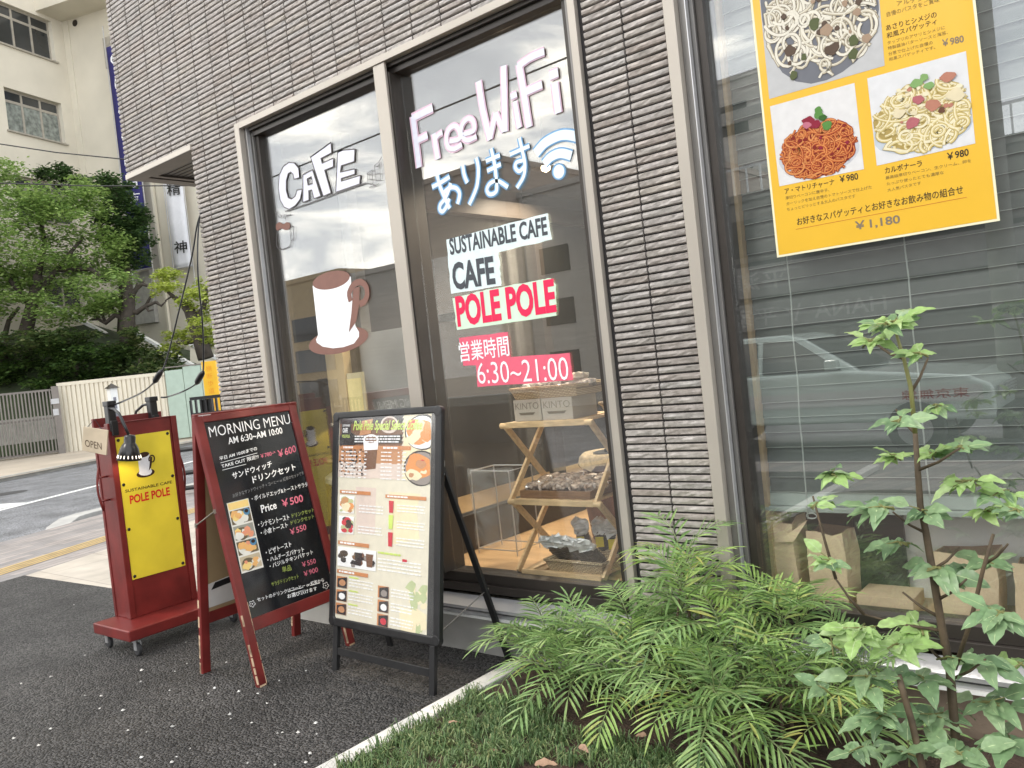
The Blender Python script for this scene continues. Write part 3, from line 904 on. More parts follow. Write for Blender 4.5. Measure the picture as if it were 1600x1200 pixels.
tag(q.build('window_lettering', [M['lice'], M['lblue']]), 'light blue hand painted Japanese letters below Free WiFi', 'window lettering')
q = MB()
for k, (L, w) in enumerate((([(1090, 366), (1180, 265), (1310, 198), (1400, 190), (1497, 210)], 78), ([(1172, 470), (1235, 402), (1330, 366), (1432, 390)], 74))):
    L = c7.ps(L)
    dstroke(q, GP, L, (w + 26) / 6.154, 0.003 + 0.0003 * k, 1)
    dstroke(q, GP, L, w / 6.154, 0.0042 + 0.0003 * k, 0)
q.poly(hits(GP, c7.ps(ell(1312, 542, 68, 82, 8)), 0.0036), 1); q.poly(hits(GP, c7.ps(ell(1312, 542, 52, 68, 8)), 0.0048), 0)
tag(q.build('window_symbol', [M['lice'], M['lblue']]), 'light blue painted wireless symbol of two arcs and a dot', 'symbol')
# --- tape panels
c3 = Crop(640, 320, 4)


def torn(pts, n=9, amp=2.2):
    o = []
    for i, a in enumerate(pts):
        b = pts[(i + 1) % len(pts)]
        for k in range(n):
            t = k / n; j = 0 if k == 0 else amp
            o.append((a[0] + (b[0] - a[0]) * t + RN.uniform(-j, j), a[1] + (b[1] - a[1]) * t + RN.uniform(-j, j)))
    return o


q = MB()
q.poly(hits(GP, c3.ps(torn([(230, 218), (862, 53), (889, 216), (556, 296), (573, 506), (260, 556)], 8, 3)), 0.003), 0)
textpx(q, GP, 'SUSTAINABLE CAFE', c3.p(255, 316), c3.p(864, 188), 26.5, 1, bold=0.028, lift=0.0042)
textpx(q, GP, 'CAFE', c3.p(276, 536), c3.p(538, 496), 43, 1, bold=0.035, lift=0.0046)
tag(q.build('window_sticker', [M['ltape'], M['ldark']]), 'pale tape sticker reading SUSTAINABLE CAFE in dark letters', 'sticker')
q = MB()
q.poly(hits(GP, c3.ps(torn([(268, 585), (480, 530), (800, 472), (878, 458), (915, 500), (918, 692), (296, 782)], 7, 3)), 0.003), 0)
textpx(q, GP, 'POLE POLE', c3.p(302, 766), c3.p(920, 672), 48.5, 1, bold=0.04, lift=0.0042)
tag(q.build('window_sticker', [M['lgreen'], M['lcrim']]), 'pale green tape sticker reading POLE POLE in crimson letters', 'sticker')
q = MB()
q.poly(hits(GP, c3.ps(torn([(308, 832), (612, 795), (630, 952), (1000, 925), (1021, 1096), (425, 1139), (414, 1003), (335, 1006)], 6, 2)), 0.003), 0)
textpx(q, GP, '営業時間', c3.p(316, 984), c3.p(626, 944), 31, 1, bold=0.008, lift=0.0042)
textpx(q, GP, '6:30~21:00', c3.p(430, 1120), c3.p(998, 1094), 33, 1, bold=-0.004, lift=0.0046)
tag(q.build('window_sticker', [M['lrose'], M['lwhite']]), 'rose pink sticker with white opening hours 6:30 to 21:00', 'sticker')

# ================================================================== red rolling sign
a_ = V((-4.996, 2.26, 0.165)); b_ = V((-5.002, 2.697, 0.165))
P1 = Plane(a_, b_ - a_, (0, 0, 1))
ctr = P1.at(0.2185, 0, -0.1)
sg = thing('sign_board', 'red wheeled sign board with yellow POLE POLE panel and clip lamps', 'sign board', (ctr.x, ctr.y, 0))
W1, H1 = 0.437, 1.175
q = MB()
q.pb(P1, 0.036, W1 - 0.036, 0.0, H1 - 0.004, -0.030, -0.012)
q.pb(P1, 0, 0.036, 0, H1, -0.045, 0); q.pb(P1, W1 - 0.036, W1, 0, H1, -0.045, 0)
q.pb(P1, 0.036, W1 - 0.036, H1 - 0.004, H1 + 0.001, -0.034, -0.001)
q.pb(P1, 0.005, 0.025, 0, H1 - 0.02, -0.175, -0.046); q.pb(P1, W1 - 0.025, W1 - 0.005, 0, H1 - 0.02, -0.175, -0.046)
q.pb(P1, 0.0, W1, 0, H1 + 0.035, -0.20, -0.176)
q.build('board', M['red'], sg, bevel=0.003)
q = MB(); q.pb(P1, -0.135, 0.572, -0.065, -0.001, -0.20, 0.24)
q.build('base', M['red'], sg, bevel=0.008, bseg=3)
q = MB(); q.pb(P1, 0.040, 0.384, 0.226, 1.086, -0.0115, -0.007)
M['yellow'] = mat('yellow_panel', S(226, 205, 60), rough=0.34, var=0.07, vs=5, spec=0.5, bump=.03, bs=8)
yp = q.build('panel', M['yellow'], sg)
q = MB(); f1 = lambda x, y: (227.6 + (x - 467) * 0.0715, 739.5 + (y - 738) * 0.0715)
cup(q, P1, f1, -0.006, 0, 1)
textpx(q, P1, 'SUSTAINABLE CAFE', (196, 770), (269, 755), 4.6, 0, bold=0.012, lift=-0.006)
textpx(q, P1, 'POLE POLE', (203.5, 788), (266, 773.5), 13.5, 2, bold=0.03, lift=-0.006)
q.build('lettering', [flat('print_brown', S(62, 40, 30)), M['lwhite'], flat('print_red', S(205, 30, 36))], yp)
for uu in (0.056, 0.368):
    for vv in (0.245, 0.53, 0.80, 1.068):
        q = MB(); q.lathe([(0.0095, 0), (0.0095, 0.003), (0.006, 0.006)], P1.at(uu, vv, -0.007), P1.n, 12)
        q.build('screw', M['black'], yp, smooth=False)
for side, uu in ((-1, 0.005), (1, W1 - 0.005)):
    q = MB(); pts = []
    for k in range(9):
        t = k / 8; pts.append(P1.at(uu + side * (0.045 + 0.02 * math.sin(t * math.pi)), 0.66 + 0.26 * t, -0.09))
    q.tube(pts, 0.007, 8)
    for vv in (0.72, 0.86): q.tube([P1.at(uu, vv, -0.09), P1.at(uu + side * 0.058, vv, -0.09)], 0.006, 8)
    q.build('handle', M['red'], sg, smooth=True)
for uu in (-0.09, 0.53):
    for nn in (-0.155, 0.195):
        q = MB(); c0 = P1.at(uu, -0.065, nn)
        q.lathe([(0.026, 0), (0.026, -0.006), (0.012, -0.007), (0.012, -0.016)], c0, (0, 0, 1), 14)
        o = c0 + V((0.012, 0.012, 0))
        for s_ in (-1, 1):
            q.box(o + P1.u * (0.014 * s_) + V((0, 0, -0.038)), (0.004, 0.03, 0.05), (P1.u, P1.n, V((0, 0, 1))))
        cs = q.build('caster', M['silver'], sg)
        q = MB(); q.lathe([(0.031, -0.012), (0.037, -0.008), (0.037, 0.008), (0.031, 0.012)], o + V((0, 0, -0.059)), P1.u, 20)
        q.build('wheel', M['rubber'], cs, smooth=False)

# clip lamps
M['lampmat'] = mat('black_lamp', (0.012, 0.012, 0.013), rough=0.28, var=0.05)
glow = bpy.data.materials.new('lamp_glow'); glow.use_nodes = True
_e = glow.node_tree.nodes['Principled BSDF']; _e.inputs['Emission Color'].default_value = (1, 0.86, 0.66, 1); _e.inputs['Emission Strength'].default_value = 1.6


def clip_lamp(label, u0, nclip, arm, tip, axis, lit):
    c0 = P1.at(u0, H1, nclip)
    L = thing('clip_lamp', label, 'lamp', (c0.x, c0.y, c0.z), 'clip lamps on the red sign board')
    q = MB()
    q.box(c0 + V((0, 0, 0.035)), (0.046, 0.052, 0.17), (P1.u, P1.n, P1.v))
    q.box(c0 + V((0, 0, 0.118)) + P1.n * 0.004, (0.056, 0.064, 0.03), (P1.u, P1.n, P1.v))
    q.box(c0 + V((0, 0, -0.03)) + P1.n * 0.035, (0.04, 0.014, 0.09), (P1.u, P1.n, P1.v))
    q.build('clamp', M['lampmat'], L, bevel=0.004)
    q = MB(); q.tube(arm, 0.0085, 10); q.build('arm', mat('grey_tube', (0.05, 0.05, 0.052), rough=0.3, metal=0.5), L, smooth=True)
    q = MB(); ax = V(axis).normalized()
    q.lathe([(0.006, -0.004), (0.028, 0.0), (0.032, 0.012), (0.032, 0.045), (0.040, 0.055), (0.050, 0.075), (0.068, 0.145), (0.0675, 0.1455), (0.048, 0.076), (0.03, 0.05)], tip, ax, 28, cap=False)
    sh = q.build('shade', M['lampmat'], L, smooth=True)
    q = MB(); x = ax.cross(V((0, 0, 1)));
    if x.length < 1e-3: x = V((1, 0, 0))
    x.normalize(); y = ax.cross(x)
    for k in range(18):
        t = 2 * math.pi * k / 18; d = x * math.cos(t) + y * math.sin(t); tn = y * math.cos(t) - x * math.sin(t)
        sl = (d * 0.018 / 0.07 + ax).normalized()
        q.box(tip + ax * 0.124 + d * 0.0638, (0.0042, 0.0015, 0.017), (tn, d, sl))
    q.build('slot', glow, sh)
    if lit:
        ld = bpy.data.lights.new('lamp_bulb', 'POINT'); ld.energy = 1.1; ld.color = (1, 0.80, 0.55); ld.shadow_soft_size = 0.02
        lo = bpy.data.objects.new('lamp_bulb', ld); lo.location = tip + ax * 0.10; COL.objects.link(lo)
        adopt(lo, L)
    return L


la = [P1.hit(169, 637, -0.01), P1.hit(178, 639, 0.05), P1.hit(186, 646, 0.10), P1.hit(194, 664, 0.14), P1.hit(201, 679, 0.155)]
clip_lamp('black clip lamp hanging in front of the yellow panel', 0.035, -0.02, la, P1.hit(203, 680, 0.155), (-0.12, -0.1, -1), True)
cl = P1.at(0.37, H1, -0.16)
lb = [cl + V((0, 0, 0.09)), cl + P1.n * -0.05 - P1.u * 0.03 + V((0, 0, 0.085)), cl - P1.n * 0.09 - P1.u * 0.06 + V((0, 0, 0.05)), cl - P1.n * 0.13 - P1.u * 0.07 + V((0, 0, -0.03))]
clip_lamp('black clip lamp at the right, its shade behind the sign', 0.37, -0.16, lb, lb[-1], (-0.1, 0, -1), False)
# open plaque
PO = Plane(P1.hit(148, 690, 0.02), (CR.x, CR.y, 0), (0, 0, 1))
q = MB()
quad = [(130, 666.5), (168.5, 672.5), (166, 711.5), (128, 704)]
q.prism(hits(PO, quad, 0.0), PO.n * -0.012, 0)
pl_ = q.build('open_plaque', mat('pale_wood', (0.56, 0.46, 0.33), rough=0.6, var=0.1, vs=9), bevel=0.002)
tag(pl_, 'small pale wooden plaque reading OPEN hung on the red sign', 'plaque')
q = MB(); textpx(q, PO, 'OPEN', (133, 697.5), (159, 703), 11, 0, bold=0.004, lift=0.001, lean=0.06)
q.build('lettering', flat('burnt_letters', S(95, 80, 64)), pl_)
q = MB(); q.tube([PO.hit(136, 668, -0.005), P1.hit(148, 655, -0.03), P1.hit(160, 672, 0.002)], 0.002, 6); q.build('string', M['black'], pl_)

# power cords from the pier to the lamps
def cord(name, label, pts, conn):
    """pts: (px,py,depth)"""
    P = [dep(*p) for p in pts]
    q = MB(); fine = []
    n = len(P)
    for i in range(n - 1):
        for k in range(6):
            t = k / 6
            A, B, C_, D_ = P[max(i - 1, 0)], P[i], P[i + 1], P[min(i + 2, n - 1)]
            fine.append(0.5 * (2 * B + (C_ - A) * t + (2 * A - 5 * B + 4 * C_ - D_) * t * t + (3 * B - A - 3 * C_ + D_) * t ** 3))
    fine.append(P[-1])
    q.tube(fine, 0.0055, 6)
    o = q.build(name, M['black'], smooth=True); tag(o, label, 'power cord', 'lamp power cords')
    a, b = dep(*conn[0]), dep(*conn[1]); d = b - a
    q = MB(); q.tube([a, a + d * 0.12, a + d * 0.3, a + d * 0.8, b], [0.008, 0.016, 0.02, 0.02, 0.007], 8)
    q.build('connector', M['black'], o, smooth=True)


d0 = (V((-4.96, 2.99, 2.7)) - CAM).dot(CF); d1 = (P1.at(0.1, 1.2, 0) - CAM).dot(CF); d2 = (P1.at(0.37, 1.2, -.16) - CAM).dot(CF)
cord('power_cord', 'black cord from the pier to the left clip lamp', [(336, 308, d0), (322, 318, d0), (309, 348, d0), (300, 400, d0 + .05), (281, 480, d0 + .1), (262, 556, d0 + .15), (252, 582, d0 + .15), (240, 598, d0 + .18), (222, 613, d0 + .3), (190, 628, d1), (172, 634, d1)], ((253, 578, d0 + .15), (240, 599, d0 + .18)))
cord('power_cord', 'black cord from the pier to the right clip lamp', [(336, 311, d0), (328, 318, d0), (312, 340, d0), (309, 420, d0), (316, 500, d0 + .1), (318, 560, d0 + .2), (316, 585, d0 + .2), (306, 600, d0 + .25), (285, 612, d0 + .3), (262, 620, d2), (252, 621, d2)], ((318, 580, d0 + .2), (306, 601, d0 + .25)))
# ================================================================== chalkboard A-frame
FL = V((-3.616, 2.201, 0)); FR = V((-3.659, 2.81, 0)); BL = V((-4.127, 2.225, 0)); BR = V((-4.157, 2.833, 0))
TL = V((-3.886, 2.19, 1.345)); TR = V((-3.895, 2.838, 1.345))
PA = Plane(FL, FR - FL, TL - FL)
PBk = Plane(BR, BL - BR, TR + V((-0.062, 0, 0)) - BR)             # back board, its outside looks away from the camera
Hs = (TL - FL).length
af = thing('chalkboard_stand', 'red framed A board with black MORNING MENU chalkboard', 'menu board', (-3.886, 2.51, 0))
uTL, vTL = PA.uv(321, 662); uTR, vTR = PA.uv(462, 638); uBL, vBL = PA.uv(391, 965); uBR, vBR = PA.uv(514, 924)
u0, u1, v0, v1 = (uTL + uBL) / 2, (uTR + uBR) / 2, (vBL + vBR) / 2, (vTL + vTR) / 2
print('AFRAME', u0, u1, v0, v1, Hs, uTL, uBL, uTR, uBR)
SW = 0.048
chip = mat('bare_wood', (0.50, 0.36, 0.24), rough=0.8, var=0.2)


def aboard(P, front):
    q = MB()
    for s0 in (u0 - SW, u1):
        q.pb(P, s0, s0 + SW, 0.0, Hs, -0.028, 0)
    q.pb(P, u0, u1, v1, Hs, -0.027, -0.001)
    q.pb(P, u0, u1, v0 - 0.062, v0, -0.027, -0.001)
    fr = q.build('frame', M['red'], af, bevel=0.003)
    q = MB()
    for s0 in (u0 - SW, u1):
        for k in range(26):
            vv = RN.uniform(0.0, 0.42) ** 1.15 + 0.004; L = RN.uniform(0.01, 0.05)
            e = s0 + (0.0016 if RN.random() < 0.5 else SW - 0.0016)
            q.pb(P, e - 0.0018, e + 0.0018, vv, vv + L, -0.012, 0.0006)
        q.pb(P, s0 + 0.004, s0 + SW - 0.006, 0.0, 0.012, -0.02, 0.0007)
    q.build('chipped_edge', chip, fr)
    return fr


fr = aboard(PA, True)
M['board'] = mat('chalkboard', (0.011, 0.012, 0.014), rough=0.16, var=0.3, vs=3, spec=0.55)
q = MB(); q.pb(PA, u0, u1, v0, v1, -0.018, -0.010)
cb = q.build('chalkboard', M['board'], af)
q = MB(); q.pb(PA, u0 + 0.001, u1 - 0.001, v0, v1, -0.0255, -0.019)
q.build('backing', mat('brown_backing', (0.22, 0.14, 0.07), rough=0.8), af)
ca = Crop(290, 620, 2.553)
cb4 = Crop(330, 690, 6.317)
cb5 = Crop(340, 860, 8.889)
LF = -0.0085
q = MB()
T = lambda s, cr_, bl, br, h, mi, bold=0.012, sh=0.0: textpx(q, PA, s, cr_.p(*bl), cr_.p(*br), h / cr_.k, mi, bold=bold, lift=LF, shear=sh, lean=0.2)
T('MORNING MENU.', ca, (98, 162), (428, 105), 42, 0, -0.006)
T('AM 6:30~AM 10:00', ca, (172, 190), (388, 146), 27, 0, 0.012)
T('平日 AM 10:00までの', cb4, (85, 190), (455, 84), 38, 0, 0.012)
T('TAKE OUT 限定!!', cb4, (105, 265), (470, 165), 42, 0, 0.01)
T('￥780→', cb4, (492, 165), (640, 125), 40, 1, 0.012)
T('￥600', cb4, (665, 160), (842, 100), 72, 1, 0.014)
T('サンドウィッチ', cb4, (215, 375), (605, 250), 66, 0, 0.018)
T('ドリンクセット', cb4, (415, 415), (840, 280), 72, 0, 0.018)
T('お好きなサンドウィッチ + コーヒー or 紅茶のセットです', cb4, (215, 555), (918, 325), 38, 3, -0.004)
T('・ボイルドエッグ&トーストサラダ', cb4, (405, 590), (960, 440), 50, 0, 0.006)
T('Price', cb4, (500, 705), (650, 660), 75, 0, 0.018)
T('￥500', cb4, (705, 650), (912, 590), 75, 1, 0.016)
T('・シナモントースト', cb4, (470, 850), (775, 770), 55, 0, 0.006)
T('ドリンクセット', cb4, (800, 755), (1018, 692), 42, 2, 0.006)
T('・小倉トースト', cb4, (495, 930), (760, 845), 55, 0, 0.006)
T('ドリンクセット', cb4, (790, 825), (1018, 755), 42, 2, 0.006)
T('￥550', cb4, (785, 925), (942, 868), 60, 1, 0.008)
T('・ピザトースト', cb4, (545, 1125), (795, 1035), 55, 0, 0.006)
T('・ハムチーズバケット', cb4, (560, 1195), (920, 1085), 52, 0, 0.006)
T('・バジルチキンバケット', cb5, (730, 255), (1330, 50), 66, 0, 0.006)
T('￥550', cb5, (1180, 235), (1368, 175), 70, 1, 0.004)
T('単品', cb5, (905, 310), (1030, 275), 80, 2, 0.01)
T('￥900', cb5, (1205, 365), (1398, 295), 70, 1, 0.004)
T('サラダドリンクセット', cb5, (755, 505), (1130, 385), 62, 2, 0.006)
T('セットのドリンクはコーヒー or 紅茶から', cb5, (555, 715), (1480, 435), 58, 0, 0.010)
T('お選び頂けます', cb5, (975, 668), (1385, 555), 58, 0, 0.010)
for cr_, A, B in ((cb4, (92, 210), (455, 112)), (cb4, (110, 282), (345, 222)), (cb5, (1020, 560), (1190, 512)), (cb5, (1285, 490), (1420, 452))):
    q.stroke([PA.hit(*cr_.p(*A), LF + 0.0004), PA.hit(*cr_.p(*B), LF + 0.0004)], 0.0025, PA.n, 0)
for cx, cy in ((482, 742), (1502, 488)):
    pts = []
    for k in range(41):
        t = 2 * math.pi * k / 40; rr = 36 + 8 * math.cos(5 * t)
        pts.append(cb5.p(cx + rr * math.cos(t), cy + rr * 1.1 * math.sin(t)))
    q.stroke(hits(PA, pts, LF + 0.0002), 0.0022, PA.n, 0)
    q.disc(PA.hit(*cb5.p(cx, cy), LF + 0.0005), 0.0035, PA.n, 10, 0)
q.build('lettering', [flat('chalk_white', S(238, 238, 238)), flat('chalk_pink', S(206, 110, 130)), flat('chalk_green', S(150, 165, 84)), flat('chalk_grey', S(150, 150, 150))], cb)


# food photographs printed on card -------------------------------------------------
def blob(cx, cy, r, n=18, j=0.18, asp=1.0):
    ph = [RN.uniform(0, 6.28) for _ in range(3)]
    return [(cx + r * math.cos(t) * (1 + j * math.sin(2 * t + ph[0]) + j * 0.6 * math.sin(5 * t + ph[1])), cy + asp * r * math.sin(t) * (1 + j * math.sin(3 * t + ph[2]))) for t in [2 * math.pi * k / n for k in range(n)]]


class Sheet:
    """bilinear sheet: unit square (s right, t down) over four photo pixels on a plane"""
    def __init__(s, P, tl, tr, br, bl): s.P, s.c = P, (tl, tr, br, bl)
    def px(s, a, b):
        tl, tr, br, bl = s.c
        return tuple((tl[i] * (1 - a) + tr[i] * a) * (1 - b) + (bl[i] * (1 - a) + br[i] * a) * b for i in (0, 1))
    def h(s, a, b, lift): return s.P.hit(*s.px(a, b), lift)
    def rect(s, mb, a0, b0, a1, b1, mi, lift): mb.poly([s.h(a0, b1, lift), s.h(a1, b1, lift), s.h(a1, b0, lift), s.h(a0, b0, lift)], mi)
    def poly(s, mb, pts, mi, lift): mb.poly([s.h(min(0.995, max(0.005, a)), min(0.995, max(0.005, b)), lift) for a, b in pts], mi)
    def text(s, mb, t, a0, b0, a1, b1, mi, lift, bold=0.0, shear=0.0): text3(mb, t, s.h(a0, b1, lift), s.h(a1, b1, lift), s.h(a0, b0, lift), mi, bold, shear)


# strip of four plates on the chalkboard
q = MB()
SA = Sheet(PA, cb4.p(152, 610), cb4.p(365, 558), cb5.p(640, 232), cb5.p(335, 325))
SA.rect(q, 0, 0, 1, 1, 0, LF + 0.0005)
SA.rect(q, 0.04, 0.01, 0.97, 0.105, 1, LF + 0.0008)
ys = [0.11, 0.33, 0.55, 0.765, 0.985]
for k in range(4):
    b0, b1 = ys[k] + 0.012, ys[k + 1] - 0.012; bm = (b0 + b1) / 2
    SA.rect(q, 0.05, b0, 0.96, b1, [3, 2, 3, 4][k], LF + 0.0008)
    SA.poly(q, [(x, bm + (y - bm)) for x, y in blob(0.40, bm + 0.02, 0.3, 18, 0.05, 0.30)], 0 if k % 2 == 0 else 3, LF + 0.0011)
    for j in range(9):
        SA.poly(q, [(x, y) for x, y in blob(RN.uniform(0.2, 0.8), RN.uniform(b0 + 0.05, b1 - 0.03), RN.uniform(0.08, 0.2), 9, 0.2, 0.3)], RN.choice([1, 5, 6, 5, 1, 0]), LF + 0.0014 + j * 0.0002)
    if k in (0, 2):
        SA.poly(q, blob(0.80, bm - 0.045, 0.15, 14, 0.03, 0.34), 7, LF + 0.0036); SA.poly(q, blob(0.80, bm - 0.055, 0.09, 12, 0.03, 0.3), 8, LF + 0.004)
q.build('food_photo', [flat('card_white', S(225, 222, 214)), flat('toast', S(236, 205, 130)), flat('tray', S(150, 150, 140)), flat('dark_tray', S(104, 92, 72)), flat('mid_tray', S(190, 176, 150)),
                       flat('bread', S(228, 176, 112)), flat('ham', S(224, 150, 118)), flat('blue_cup', S(84, 136, 170)), flat('coffee', S(52, 34, 26))], cb)
# back board: frame, inside board, paper label
aboard(PBk, False)
q = MB(); q.pb(PBk, u0, u1, v0, v1, -0.024, -0.006)
q.build('back_board', mat('hardboard', (0.27, 0.19, 0.10), rough=0.7, var=0.08), af)
q = MB()
PL = Plane(PBk.at(0, 0, -0.0245), -PBk.u, PBk.v)      # inner face
qa = [PL.hit(320, 952), PL.hit(372, 934), PL.hit(369, 895), PL.hit(318, 916)]
q.prism(qa, PL.n * 0.001, 0)
lb_ = q.build('paper_label', mat('label_paper', S(190, 186, 182), rough=0.8), af)
q = MB(); q.prism([PL.hit(330, 922, .0015), PL.hit(372, 905, .0015), PL.hit(371, 896, .0015), PL.hit(336, 910, .0015)], PL.n * 0.0005, 0); q.build('label_band', M['black'], lb_)
q = MB()
q.tube([PA.at(u0 - SW - 0.004, PA.uv(331, 800)[1], -0.014), PBk.at(u1 + SW + 0.004, 0.80, -0.014)], 0.0035, 6)
for P_, uu, vv in ((PA, u0 - SW, PA.uv(331, 800)[1]), (PBk, u1 + SW, 0.80)):
    q.box(P_.at(uu, vv, -0.014), (0.012, 0.022, 0.016), P_.axes())
q.build('stay', mat('steel_stay', (0.3, 0.27, 0.23), rough=0.35, metal=0.8), af, smooth=False)
q = MB(); q.pb(PA, u0 - 0.02, u0 + 0.05, Hs - 0.004, Hs + 0.004, -0.05, -0.002); q.pb(PA, u1 - 0.05, u1 + 0.02, Hs - 0.004, Hs + 0.004, -0.05, -0.002)
q.build('hinge', M['silver'], af)

# ================================================================== black menu stand
a3 = V((-3.46, 2.522, 0)); b3 = V((-2.72, 2.506, 0)); th = rad(9.5)
uu_ = (b3 - a3).normalized(); bk = V((-uu_.y, uu_.x, 0))
PM = Plane(a3, uu_, V((0, 0, 1)) * math.cos(th) + bk * math.sin(th))
ms = thing('menu_stand', 'black metal menu stand with glossy coffee menu sheet', 'menu board', (-3.09, 2.62, 0))
fl_, fr_, fb, ft = -0.034, 0.772, 0.222, 1.302
q = MB(); B_ = 0.040
q.pb(PM, fl_, fl_ + B_, fb + 0.02, ft - 0.02, -0.03, 0.0); q.pb(PM, fr_ - B_, fr_, fb + 0.02, ft - 0.02, -0.03, 0.0)
q.pb(PM, fl_ + 0.02, fr_ - 0.02, fb, fb + B_, -0.0295, -0.0005); q.pb(PM, fl_ + 0.02, fr_ - 0.02, ft - B_ + 0.006, ft, -0.0295, -0.0005)
for cx, cy in ((fl_ + 0.025, fb + 0.025), (fr_ - 0.025, fb + 0.025), (fl_ + 0.025, ft - 0.025), (fr_ - 0.025, ft - 0.025)):
    q.lathe([(0.026, -0.031), (0.026, 0.001)], PM.at(cx, cy, 0), PM.n, 20)
q.pb(PM, fl_ + 0.03, fr_ - 0.03, fb + 0.03, ft - 0.03, -0.028, -0.012)
q.build('frame', M['blackm'], ms, bevel=0.006, bseg=3)
for uq in (0.0, 0.705):
    q = MB(); q.pb(PM, uq, uq + 0.034, 0.0, fb - 0.001, -0.026, -0.004)
    q.build('leg', M['blackm'], ms, bevel=0.002)
q = MB(); q.pb(PM, 0.036, 0.703, 0.082, 0.118, -0.022, -0.006); q.build('crossbar', M['blackm'], ms, bevel=0.002)
for uq in (0.02, 0.735):
    q = MB(); top = PM.at(uq, 1.02, -0.045); foot = V((top.x + 0.06, 2.975, 0.0)) if uq > 0.5 else V((top.x, 2.90, 0.0))
    q.beam(top, foot, 0.034, 0.016, up=(0, 1, 0)); q.build('rear_leg', M['blackm'], ms, bevel=0.002)
q = MB(); q.pb(PM, 0.72, 0.75, 0.985, 1.05, -0.05, -0.031); q.build('bracket', M['silver'], ms)
q = MB(); q.beam(PM.at(0.73, 0.27, -0.04), V((-2.68, 2.90, 0.385)), 0.006, 0.003); q.build('stay', M['grey_al'], ms)
SM = Sheet(PM, (531, 649), (675, 645), (666.5, 1000), (519.5, 967))
GL = -0.0115
q = MB()
cols = [flat('menu_paper', S(226, 218, 196), rough=0.25), flat('menu_brown', S(120, 84, 62), rough=0.25), flat('menu_dark', S(46, 40, 40), rough=0.25), flat('menu_tan', S(196, 142, 100), rough=0.25),
        flat('menu_orange', S(203, 136, 86), rough=0.25), flat('menu_white', S(246, 244, 240), rough=0.25), flat('menu_lime', S(206, 226, 110), rough=0.25), flat('menu_bread', S(226, 150, 84), rough=0.25),
        flat('menu_red', S(206, 50, 66), rough=0.25), flat('menu_green', S(190, 198, 150), rough=0.25), flat('menu_cream', S(238, 224, 186), rough=0.25), flat('menu_grey', S(150, 140, 132), rough=0.25), flat('menu_rose', S(222, 204, 190), rough=0.25)]
SM.rect(q, 0, 0, 1, 1, 0, GL)
# top photograph: counter, cups, beans, bread bowls, fading out downwards
for k in range(14):
    b0 = 0.0 + k * 0.021; mi = 2 if k < 2 else (1 if k < 7 else (3 if k < 11 else 12))
    pts = [(0.0, b0)] + [(x / 12, b0 + 0.024 + RN.uniform(0, .012)) for x in range(0, 9)] + [(0.70, b0)]
    SM.poly(q, pts, mi, GL + 0.0003 + 0.00008 * k)
SM.rect(q, 0.70, 0.004, 0.995, 0.30, 10, GL + 0.0016)
SM.poly(q, blob(0.09, 0.12, 0.11, 14, 0.1, 0.35), 2, GL + 0.0017)
SM.poly(q, [(.17, .10), (.68, .095), (.68, .135), (.17, .14)], 2, GL + 0.0017)
SM.poly(q, [(0.24, .03), (.36, .02), (.34, .09), (.22, .1)], 3, GL + 0.0018)
SM.poly(q, blob(0.54, 0.05, 0.1, 18, 0.02, 0.4), 12, GL + 0.0019); SM.poly(q, blob(0.54, 0.047, 0.075, 18, 0.02, 0.4), 1, GL + 0.0021)
for cy in (0.085, 0.245):
    SM.poly(q, blob(0.90, cy, 0.19, 24, 0.02, 0.42), 2, GL + 0.0019)
    SM.poly(q, blob(0.895, cy + 0.002, 0.175, 24, 0.02, 0.42), 11 if cy > .2 else 5, GL + 0.0021)
    SM.poly(q, blob(0.87, cy - 0.005, 0.15, 20, 0.12, 0.38), 7, GL + 0.0023)
    for j in range(8): SM.poly(q, blob(RN.uniform(.78, .95), cy + RN.uniform(-.04, .04), RN.uniform(.03, .07), 9, .2, .35), RN.choice([10, 7, 8, 10, 3, 4]), GL + 0.0025 + j * .00012)
SM.poly(q, [(.265, .115), (.425, .112), (.405, .255), (.30, .262)], 1, GL + 0.0024)
SM.poly(q, [(.262, .118), (.428, .115), (.422, .165), (.275, .17)], 5, GL + 0.0026)
SM.poly(q, blob(0.345, 0.118, 0.082, 20, 0.02, 0.3), 5, GL + 0.0028); SM.poly(q, blob(0.345, 0.118, 0.062, 20, 0.02, 0.28), 1, GL + 0.003)
for j in range(120):
    SM.poly(q, blob(RN.uniform(.02, .30), .16 + .13 * RN.random() ** 1.3, RN.uniform(.006, .013), 6, .1, .4), RN.choice([2, 1, 2, 3]), GL + 0.0022 + j * 4e-6)
SM.rect(q, .025, .032, .125, .118, 2, GL + .0030)
SM.text(q, 'SUSTAINABLE', .035, .045, .115, .055, 5, GL + .0034, .02); SM.text(q, 'CAFE', .038, .062, .09, .085, 5, GL + .0034, .03); SM.text(q, 'POLE POLE', .035, .095, .115, .11, 6, GL + .0034, .02)
SM.text(q, 'Pole Pole Special Select Coffee', .15, .028, .90, .088, 6, GL + .0044, .02, .35)
def lines(a0, a1, b0, b1, n, mi, lift, h=.35):
    for k in range(n):
        y = b0 + (b1 - b0) * k / n; x = a0
        while x < a1 - .01:
            w_ = RN.uniform(.012, .05); e = min(a1, x + w_)
            SM.rect(q, x, y, e, y + (b1 - b0) / n * h, mi, lift); x = e + .006
        if RN.random() < .3: pass
lines(.17, .66, .10, .138, 3, 5, GL + .0034, .5)
